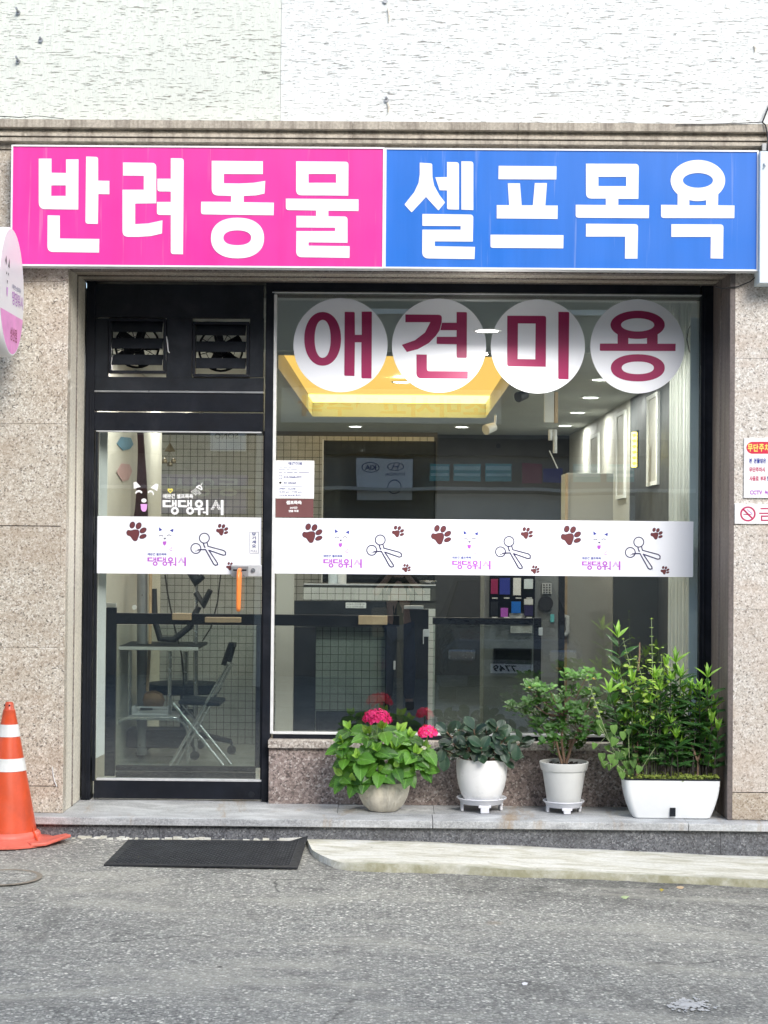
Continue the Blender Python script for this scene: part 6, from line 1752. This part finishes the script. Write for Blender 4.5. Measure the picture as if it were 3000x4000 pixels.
# vending machine with hanging snacks
YV = 3.7
vm = thing('vending_machine', PT(2050, 2880, YV), 'grey vending machine stocked with coloured packets behind the glass beside the beige cabinet', 'vending machine')
x0, x1 = PT(1890, 2400, YV).x, PT(2205, 2400, YV).x; ztv = zt(2050, 2110, YV)
MB().box(x0, YV+.02, .02, x1, YV+.6, ztv).build('casing', M['plasticgrey'], vm, bevel=.01)
vb = lambda a, b_, c_, d_, nm, m_, yf=YV, yb_=YV+.0195, par=vm: MB().pbox(a, b_, c_, d_, yf, yb_).build(nm, M[m_], par, bevel=.0)
vb(1912, 2130, 2090, 2412, 'display_window', 'screenglass'); vb(2182, 2120, 2205, 2875, 'side_strip', 'black2')
vb(1935, 2540, 2070, 2616, 'flap', 'screenglass', YV-.01); vb(1928, 2533, 2077, 2622, 'flap_frame', 'black2', YV-.004)
vb(1994, 2446, 2078, 2473, 'info_plate', 'alu_white', YV-.003); vb(2150, 2400, 2165, 2430, 'note_slot', 'teal')
cc = PT(2132, 2357, YV-.01); MB().tube([cc, cc+Vector((0, .009, 0))], .055, 24).build('round_dial', M['rubber'], vm, smooth=50)
vb(2118, 2278, 2155, 2320, 'keypad', 'alu', YV-.004)
g = MB()
for i in range(3):
    for j in range(4): c = PT(2125+11*i, 2285+10*j, YV-.005); g.tube([c, c+Vector((0, -.004, 0))], .006, 8)
g.build('keypad_buttons', M['black'], vm)
vb(1990, 2396, 2050, 2413, 'tray_handle', 'alu', YV-.02)
packs = [(1918,2262,1945,2320,'maroon'),(1952,2258,1992,2322,'navy_blue'),(2000,2262,2022,2320,'leaf_cover'),(2005,2258,2035,2325,'potwhite'),(2048,2262,2082,2300,'blind'),(1956,2375,1984,2410,'purple'),(1998,2350,2034,2395,'blue'),(2048,2340,2082,2362,'alu_white'),(2048,2365,2082,2405,'navy'),(1918,2350,1945,2405,'black2'),(1918,2160,1945,2225,'blue'),(1960,2160,1992,2225,'yellow'),(2005,2160,2035,2225,'red'),(2048,2160,2082,2225,'teal')]
for q, (a, b_, c_, d_, m_) in enumerate(packs):
    if (a, b_) == (2000, 2262): continue
    p_ = vb(a, b_, c_, d_, 'packet', m_ if m_ != 'leaf_cover' else 'yellow', YV-.045, YV-.022)
for py in (2336, 2412):
    for px in (1922, 1968, 2014, 2056): vb(px, py-2, px+22, py+2, 'price_tag', 'in_white', YV-.047, YV-.0455)
# beige cabinet
YB2 = 4.2
cb2 = thing('beige_cabinet', PT(2300, 2880, YB2), 'tall plain beige cabinet standing between the vending machine and the dark wall', 'cabinet')
x0, x1 = PT(2212, 2300, YB2).x, PT(2392, 2300, YB2).x
MB().box(x0, YB2, .02, x1, YB2+.5, zt(2300, 1848, YB2)).build('cabinet_body', M['in_beige'], cb2, bevel=.004)
MB().pbox(2206, 1850, 2216, 2860, YB2-.02, YB2-.001).build('wood_edge', M['wood'], cb2)
MB().tube([PT(2190, 2405, YB2-.05), PT(2215, 2410, YB2-.06), PT(2218, 2470, YB2-.05), PT(2205, 2480, YB2-.05)], .02, 10).build('handset', M['in_white'], cb2, smooth=60)
# dark board with clips and dark lower panel
db_ = thing('dark_board', PT(2660, 2030, .95), 'black hanging board with metal clips in the upper right corner of the window', 'board')
MB().obox(PT(2657, 1950, 1.0), ((PT(2697, 1950, 1).x-PT(2622, 1950, 1).x)/2, .06, 0), (0, .008, 0), (0, 0, .36)).build('board', M['black2'], db_, bevel=.003)
for (px, py) in ((2626, 1760), (2690, 1752), (2675, 1738)):
    c = PT(px, py, .93); MB().tube([c, c+Vector((0, -.02, -.008))], .010, 10).build('clip', M['chrome'], db_, smooth=50)
o = MB().pbox(2394, 2055, 2612, 2872, 3.0, 3.03).build('room_screen', M['in_dark'], None); setorigin(o, PT(2500, 2872, 3.0)); tag(o, 'large dark upright screen behind the plants at the right of the display window', 'screen')
# tall pictures on the right wall
def onwall(px, py, off=.004):
    d = CAMR @ Vector(((px-1500)/F, (2000-py)/F, -1.0)); t = (xw-off-CAMP.x)/d.x; return CAMP+d*t
for q, (px0, px1, yt0, yt1, yb0, yb1, lab) in enumerate([(2576, 2533, 1528, 1550, 1892, 1862, 'nearest tall narrow white framed picture on the dark right wall'), (2446, 2412, 1600, 1620, 1945, 1920, 'middle tall narrow white framed picture on the right wall'), (2342, 2312, 1690, 1705, 1860, 1850, 'farthest small white framed picture on the right wall')]):
    A_, B_ = onwall(px0, (yt0+yb0)/2), onwall(px1, (yt0+yb0)/2)
    zt_, zb2 = onwall(px0, yt0).z, onwall(px0, yb0).z; ya, yb3 = A_.y, B_.y
    t_ = thing('wall_picture', (xw-.01, (ya+yb3)/2, zb2), lab, 'picture', 'tall framed pictures on the right wall')
    f_ = .06 if q < 2 else .05
    g = MB(); g.box(xw-.02, ya, zb2, xw-.001, ya+f_, zt_); g.box(xw-.02, yb3-f_, zb2, xw-.001, yb3, zt_); g.box(xw-.02, ya+f_+.0005, zb2, xw-.001, yb3-f_-.0005, zb2+.03); g.box(xw-.02, ya+f_+.0005, zt_-.03, xw-.001, yb3-f_-.0005, zt_)
    g.build('picture_frame', M['in_white'], t_); MB().box(xw-.012, ya+f_+.001, zb2+.031, xw-.0015, yb3-f_-.001, zt_-.031).build('print', M['in_beige'], t_)
# yellow lit sign
YN = 3.2
ls = thing('lit_vertical_sign', PT(2478, 1830, YN), 'narrow glowing yellow upright light sign in the upper right of the window', 'light sign')
M['ylamp'] = emit('yellow lit tube', (1, .78, .12), 5)
MB().pbox(2468, 1688, 2488, 1824, YN, YN+.03).build('lit_face', M['ylamp'], ls, bevel=.004)
MB().pbox(2489, 1680, 2495, 1826, YN-.01, YN+.05).build('back_plate', M['black2'], ls)
g = MB()
for q in range(6): 
    c = PT(2478, 1700+q*22, YN-.004); g.obox(c, (.012, 0, .004), (0, .002, 0), (-.006, 0, .008))
g.build('raised_marks', M['yellow'], ls)
# hanging glass tubes
tb = thing('hanging_lamp', PT(2165, 1650, 2.2), 'pair of clear glass tubes hanging below the third round sticker', 'lamp')
MB().tube([PT(2150, 1678, 2.2), PT(2150, 1720, 2.2)], .014, 12).build('tube', M['alu_white'], tb, smooth=50)
MB().tube([PT(2168, 1678, 2.2), PT(2168, 1770, 2.2)], .014, 12).build('tube', M['alu_white'], tb, smooth=50)
MB().pbox(2127, 1530, 2164, 1650, 2.2, 2.25).build('lamp_housing', M['in_white'], tb, bevel=.003)
MB().pbox(2166, 1530, 2180, 1652, 2.2, 2.25).build('housing_end', M['wood'], tb, bevel=.003)
MB().tube([PT(2146, 1760, 2.2), PT(2160, 1790, 2.2), PT(2178, 1830, 2.2)], .004, 6).build('cord', M['in_white'], tb, smooth=50)
# track spot lamps
for (px, py, m_, lab) in [(1925, 1672, 'in_white', 'white track spot lamp below the right corner of the yellow panel'), (2050, 1545, 'black2', 'black track spot lamp beside the right end of the yellow panel')]:
    p = PT(px, py, 2.6); t_ = thing('spot_lamp', p, lab, 'spot lamp')
    MB().tube([p+Vector((-.05, -.03, -.015)), p+Vector((.01, .02, .01))], [.036, .030], 16).build('head', M[m_], t_, smooth=50)
    MB().tube([p+Vector((.015, .02, .01)), p+Vector((.02, .02, .09))], .008, 8).build('stem', M[m_], t_, smooth=50)
# cable loop by the blind
o = MB().tube([PT(2707, 1252, .64), PT(2690, 1285, .64), PT(2683, 1325, .64), PT(2692, 1370, .64), PT(2718, 1410, .64)], .003, 6).build('cable', M['cable'], None, smooth=60); setorigin(o, PT(2707, 1252, .64)); tag(o, 'thin black cable curving beside the rightmost round sticker', 'cable')
cc = PT(1946, 1742, 1.2); o = MB().tube([cc, cc+Vector((0, .015, 0))], .016, 18).build('sensor_button', M['black'], None, smooth=50); setorigin(o, cc); tag(o, 'small round black sensor on the glass below the downlights', 'sensor')

# ================================================================== ACROSS THE STREET (seen as reflections)
def RP(px, py, Y):
    """point at depth Y (negative, street side) whose mirror image in the glass is at the pixel"""
    p = PT(px, py, 2*.535-Y); return Vector((p.x, Y, p.z))
YO_ = -16.5; ZG = gz(0, -16)
ob = thing('opposite_building', (0, YO_, ZG), 'grey brown building with shop signs across the street, seen reflected in the glass', 'building')
def ob_box(px0, py0, px1, py1, yf, yb_, nm, m_, par=ob):
    a, b_ = RP(px0, py0, yf), RP(px1, py1, yf); return MB().box(a.x, yf, a.z, b_.x, yb_, b_.z).build(nm, M[m_], par)
MB().box(-22, YO_-8, ZG-.5, 22, YO_, 8.2).build('wall', M['facade_grey'], ob)
ob_box(-800, 1690, 4200, 1800, YO_+.12, YO_+.01, 'dark_fascia', 'facade_dark')
ob_box(-800, 1895, 4200, 1925, YO_+.5, YO_+.01, 'awning_edge', 'facade_pale')
ob_box(1700, 1930, 2480, 2035, YO_+.2, YO_+.01, 'pale_panel', 'facade_pale')
for (a, b_) in ((1678, 1755), (1771, 1878), (1897, 2000), (2240, 2342), (2370, 2475)):
    f = ob_box(a, 1813, b_, 1882, YO_+.2, YO_+.13, 'teal_box', 'teal')
    ob_box(a+3, 1822, b_-3, 1838, YO_+.21, YO_+.2005, 'stripe', 'teal_light'); ob_box(a+3, 1850, b_-3, 1862, YO_+.21, YO_+.2005, 'stripe', 'teal_light')
def ob_text(body, px0, py0, px1, py1, Y, m_, bold=.02, par=ob):
    a, b_ = RP(px0, py0, Y), RP(px1, py1, Y); g = MB()
    add_text(g, body, a.x, b_.z, b_.x, a.z, Y, bold, flip=True); return g.build('lettering', M[m_], par, recalc=False)
ob_box(1100, 1515, 1960, 1655, YO_+.2, YO_+.01, 'sign_panel', 'facade_pale')
ob_text('소마사고력수학', 1165, 1545, 1910, 1630, YO_+.21, 'orange_print', .03)
ob_box(2040, 1810, 2120, 1890, YO_+.16, YO_+.13, 'red_panel', 'maroon'); ob_box(2125, 1830, 2200, 1885, YO_+.16, YO_+.13, 'blue_panel', 'navy_blue')
ob_box(625, 1852, 962, 2010, YO_+.3, YO_+.01, 'lavender_sign', 'lavender'); ob_text('동영시', 650, 1862, 940, 1940, YO_+.31, 'signwhite', .02)
ob_box(820, 1600, 958, 1762, YO_+.3, YO_+.01, 'white_sign', 'signwhite'); ob_text('SONO', 838, 1692, 930, 1715, YO_+.31, 'black2', .01)
ob_box(1395, 1793, 1612, 1952, YO_+.3, YO_+.15, 'garage_sign', 'signwhite')
ob_text('KIA', 1428, 1818, 1470, 1836, YO_+.306, 'greytext', .03); ob_text('HYUNDAI', 1505, 1848, 1582, 1860, YO_+.306, 'greytext', .01)
g = MB()
for (cx_, cy_, rx, ry) in ((1449, 1827, 34, 19), (1545, 1824, 34, 17), (1541, 1900, 27, 27)):
    a = RP(cx_, cy_, YO_+.303); kx_ = abs(RP(cx_+rx, cy_, YO_+.303).x-a.x); kz_ = abs(RP(cx_, cy_+ry, YO_+.303).z-a.z)
    o1 = [(a.x+kx_*math.cos(t), a.z+kz_*math.sin(t)) for t in [i*math.pi/16 for i in range(32)]]; o2 = [(a.x+kx_*.9*math.cos(t), a.z+kz_*.86*math.sin(t)) for t in [i*math.pi/16 for i in range(32)]]
    g.prism([o1, o2], YO_+.303, 0)
a = RP(1545, 1824, YO_+.304); g.bar(a+Vector((-.06, 0, -.05)), a+Vector((-.02, 0, .05)), .01, .012); g.bar(a+Vector((.02, 0, -.05)), a+Vector((.06, 0, .05)), .01, .012); g.bar(a+Vector((-.04, 0, -.008)), a+Vector((.04, 0, .008)), .01, .012)
g.build('ring_marks', M['greytext'], ob)
# windows of the upper floor
for i in range(9):
    x = -13+3*i; f = MB().box(x, YO_+.02, 4.9, x+1.8, YO_+.06, 6.4).build('window', M['alu'], ob); MB().box(x+.08, YO_+.061, 4.98, x+1.72, YO_+.07, 6.32).build('pane', M['screenglass'], f)
# dark car facing the shop
car = thing('parked_car', (1.4, -13.2, gz(0, -12.5)), 'dark grey car parked across the street facing the shop, seen reflected in the window', 'car')
gx, gy, gz0 = 1.4, -11.3, gz(0, -12)
g = MB(); W2 = .9
secs = [(0, .30, .62, .80), (-.06, .22, .80, .87), (-.5, .2, .92, .9), (-1.1, .2, 1.0, .9), (-1.9, .2, 1.05, .9), (-3.6, .2, 1.08, .9), (-4.3, .25, 1.0, .86), (-4.4, .35, .8, .8)]
for (dy, z0, z1, hw) in secs:
    for (u, v) in ((-1, 0), (-1, .75), (-.82, 1), (.82, 1), (1, .75), (1, 0)): g.v.append(Vector((gx+u*hw, gy+dy, gz0+z0+(z1-z0)*v)))
for q in range(len(secs)-1):
    for j in range(6): g.face((q*6+j, q*6+(j+1) % 6, q*6+6+(j+1) % 6, q*6+6+j))
g.face(range(6)); g.face(range(len(g.v)-6, len(g.v))); g.build('body', M['carpaint'], car, bevel=.03)
g = MB(); ca = [(-1.15, 1.0, .8), (-1.85, 1.5, .62), (-3.3, 1.5, .62), (-4.1, 1.0, .78)]
for (dy, z, hw) in ca: g.v += [Vector((gx-hw, gy+dy, gz0+z)), Vector((gx+hw, gy+dy, gz0+z))]
for q in range(3): g.face((q*2, q*2+1, q*2+3, q*2+2))
g.face((0, 2, 4, 6)); g.face((1, 3, 5, 7)); g.build('cabin', M['screenglass'], car, bevel=.02)
for s_ in (-1, 1):
    MB().lathe(Vector((0, 0, 0)), [(.001, .05), (.10, .045), (.14, .02), (.15, 0)], 20, close=False)
    c = Vector((gx+s_*.62, gy+.01, gz0+.62)); g = MB(); g.obox(c, (.17, -.03*s_, 0), (0, .02, 0), (0, 0, .075)); g.build('headlight', M['chrome'], car, bevel=.03)
for s_ in (-1, 1):
    for dy in (-.85, -3.5):
        c = Vector((gx+s_*.86, gy+dy, gz0+.31)); g = MB().tube([c-Vector((s_*.2, 0, 0)), c+Vector((s_*.02, 0, 0))], .31, 24).build('tyre', M['rubber'], car, smooth=40)
        MB().tube([c+Vector((s_*.021, 0, 0)), c+Vector((s_*.03, 0, 0))], .19, 20).build('rim', M['alu'], g)
MB().box(gx-.38, gy+.002, gz0+.56, gx+.38, gy+.02, gz0+.70).build('grille', M['black2'], car, bevel=.01)
MB().box(gx-.55, gy+.002, gz0+.24, gx+.55, gy+.02, gz0+.36).build('air_intake', M['black2'], car, bevel=.01)
np_ = MB().box(gx-.26, gy+.021, gz0+.40, gx+.26, gy+.028, gz0+.51).build('number_plate', M['signwhite'], car)
g = MB(); add_text(g, '7749', gx-.23, gz0+.415, gx+.05, gz0+.495, gy+.029, .02, flip=True); g.build('plate_lettering', M['black'], np_, recalc=False)
# delivery of the street: utility pole
pole = thing('utility_pole', (-1.9, -14.6, gz(-2, -14)), 'tall concrete utility pole across the street, seen reflected in the glass', 'utility pole')
MB().tube([Vector((-1.9, -14.6, gz(-2, -14))), Vector((-1.9, -14.6, 7.5))], [.15, .11], 16).build('pole_shaft', M['facade_pale'], pole, smooth=50)
MB().bar((-2.6, -14.6, 6.6), (-1.2, -14.6, 6.6), .07, .07).build('cross_arm', M['greymetal'], pole)

# the photographer, standing behind the phone
def person(base_, lab):
    t_ = thing('person', base_, lab, 'person')
    Hh = 1.82
    J = {'pelvis': (0, 0, .95), 'belly': (0, .01, 1.10), 'chest': (0, 0, 1.32), 'neck': (0, .0, 1.52), 'head0': (0, .01, 1.60),
         'shL': (-.19, 0, 1.45), 'elL': (-.27, .18, 1.33), 'wrL': (-.12, .30, 1.52), 'haL': (-.085, .33, 1.58), 'shR': (.19, 0, 1.45), 'elR': (.27, .18, 1.33), 'wrR': (.12, .30, 1.52), 'haR': (.085, .33, 1.58),
         'hiL': (-.10, 0, .90), 'knL': (-.12, .02, .50), 'anL': (-.13, -.02, .09), 'toL': (-.14, .13, .04), 'hiR': (.10, 0, .90), 'knR': (.12, .02, .50), 'anR': (.13, -.02, .09), 'toR': (.15, .13, .04)}
    rad = {'pelvis': .14, 'belly': .13, 'chest': .155, 'neck': .058, 'head0': .06, 'shL': .075, 'elL': .047, 'wrL': .032, 'haL': .04, 'hiL': .095, 'knL': .065, 'anL': .045, 'toL': .04}
    E_ = [('pelvis', 'belly'), ('belly', 'chest'), ('chest', 'neck'), ('neck', 'head0'), ('chest', 'shL'), ('shL', 'elL'), ('elL', 'wrL'), ('wrL', 'haL'), ('chest', 'shR'), ('shR', 'elR'), ('elR', 'wrR'), ('wrR', 'haR'), ('pelvis', 'hiL'), ('hiL', 'knL'), ('knL', 'anL'), ('anL', 'toL'), ('pelvis', 'hiR'), ('hiR', 'knR'), ('knR', 'anR'), ('anR', 'toR')]
    def skin(name, keys, edges, mat, grow=0, rootk=None):
        ks = list(keys); me = bpy.data.meshes.new(name); me.from_pydata([J[k_] for k_ in ks], [], [(ks.index(a), ks.index(b_)) for a, b_ in edges])
        o = bpy.data.objects.new(name, me); col.objects.link(o); o.parent = t_
        md = o.modifiers.new('skin', 'SKIN'); md.use_smooth_shade = True
        for i, k_ in enumerate(ks):
            r_ = rad.get(k_, rad.get(k_[:-1]+'L', .05))+grow; me.skin_vertices[0].data[i].radius = (r_, r_*.85 if k_ in ('pelvis', 'belly', 'chest') else r_); me.skin_vertices[0].data[i].use_root = (k_ == (rootk or ks[0]))
        s_ = o.modifiers.new('sub', 'SUBSURF'); s_.levels = 2; s_.render_levels = 2
        me.materials.append(M[mat]); return o
    body = skin('body', J.keys(), E_, 'skin')
    skin('shirt', ['belly', 'chest', 'neck', 'shL', 'elL', 'shR', 'elR', 'pelvis'], [('belly', 'chest'), ('chest', 'shL'), ('shL', 'elL'), ('chest', 'shR'), ('shR', 'elR'), ('pelvis', 'belly'), ('chest', 'neck')], 'cloth_black', .016)
    skin('trousers', ['pelvis', 'hiL', 'knL', 'anL', 'hiR', 'knR', 'anR'], [('pelvis', 'hiL'), ('hiL', 'knL'), ('knL', 'anL'), ('pelvis', 'hiR'), ('hiR', 'knR'), ('knR', 'anR')], 'jeans', .02)
    def ball(name, c, r3, mat, n=20):
        g = MB(); prof_ = [(max(.002, r3[0]*math.sin(math.pi*q/14)), -r3[2]*math.cos(math.pi*q/14)) for q in range(15)]
        g.lathe(Vector((0, 0, 0)), prof_, n, close=False); g.v = [Vector((v.x, v.y*r3[1]/r3[0], v.z))+Vector(base_)+Vector(c) for v in g.v]
        return g.build(name, M[mat], t_, smooth=80)
    ball('head', (0, .02, 1.72), (.078, .095, .12), 'skin'); ball('hair', (0, -.005, 1.75), (.088, .10, .105), 'hair')
    ball('nose', (0, .115, 1.71), (.014, .02, .022), 'skin')
    for s_ in (-1, 1):
        ball('eye', (s_*.032, .105, 1.735), (.012, .01, .008), 'black'); ball('ear', (s_*.08, .01, 1.72), (.012, .02, .03), 'skin')
        for q in range(4):
            a = Vector((s_*.085, .33, 1.565+.018*q)); MB().tube([Vector(base_)+a, Vector(base_)+a+Vector((-s_*.02, .03, .004)), Vector(base_)+a+Vector((-s_*.05, .028, .004))], [.0095, .009, .007], 8).build('finger', M['skin'], t_, smooth=60)
        a = Vector(base_)+Vector((s_*.07, .31, 1.555)); MB().tube([a, a+Vector((-s_*.03, -.01, .012)), a+Vector((-s_*.045, -.004, .03))], [.011, .010, .008], 8).build('thumb', M['skin'], t_, smooth=60)
        MB().obox(Vector(base_)+Vector((s_*.14, .05, .045)), (.05, 0, 0), (0, .14, 0), (0, 0, .045)).build('shoe', M['cloth_black'], t_, bevel=.025)
    ball('mouth', (0, .108, 1.665), (.022, .008, .006), 'maroon')
    MB().obox(Vector(base_)+Vector((-.22, .03, 1.0)), (.09, 0, 0), (0, .05, 0), (0, 0, .17)).build('shoulder_bag', M['cloth_beige'], t_, bevel=.02)
    return t_
zp = gz(0, -10.1)
person((0.0, -DC-.47, zp+.0), 'person in black shirt and jeans raising a phone, seen reflected in the window')
ph = thing('phone', (0, -DC-.10, H-.0), 'dark phone held up in both hands by the person seen reflected in the window', 'phone')
MB().box(-.038, -DC-.106, H-.12, .038, -DC-.098, H+.02).build('phone_body', M['black'], ph, bevel=.003)
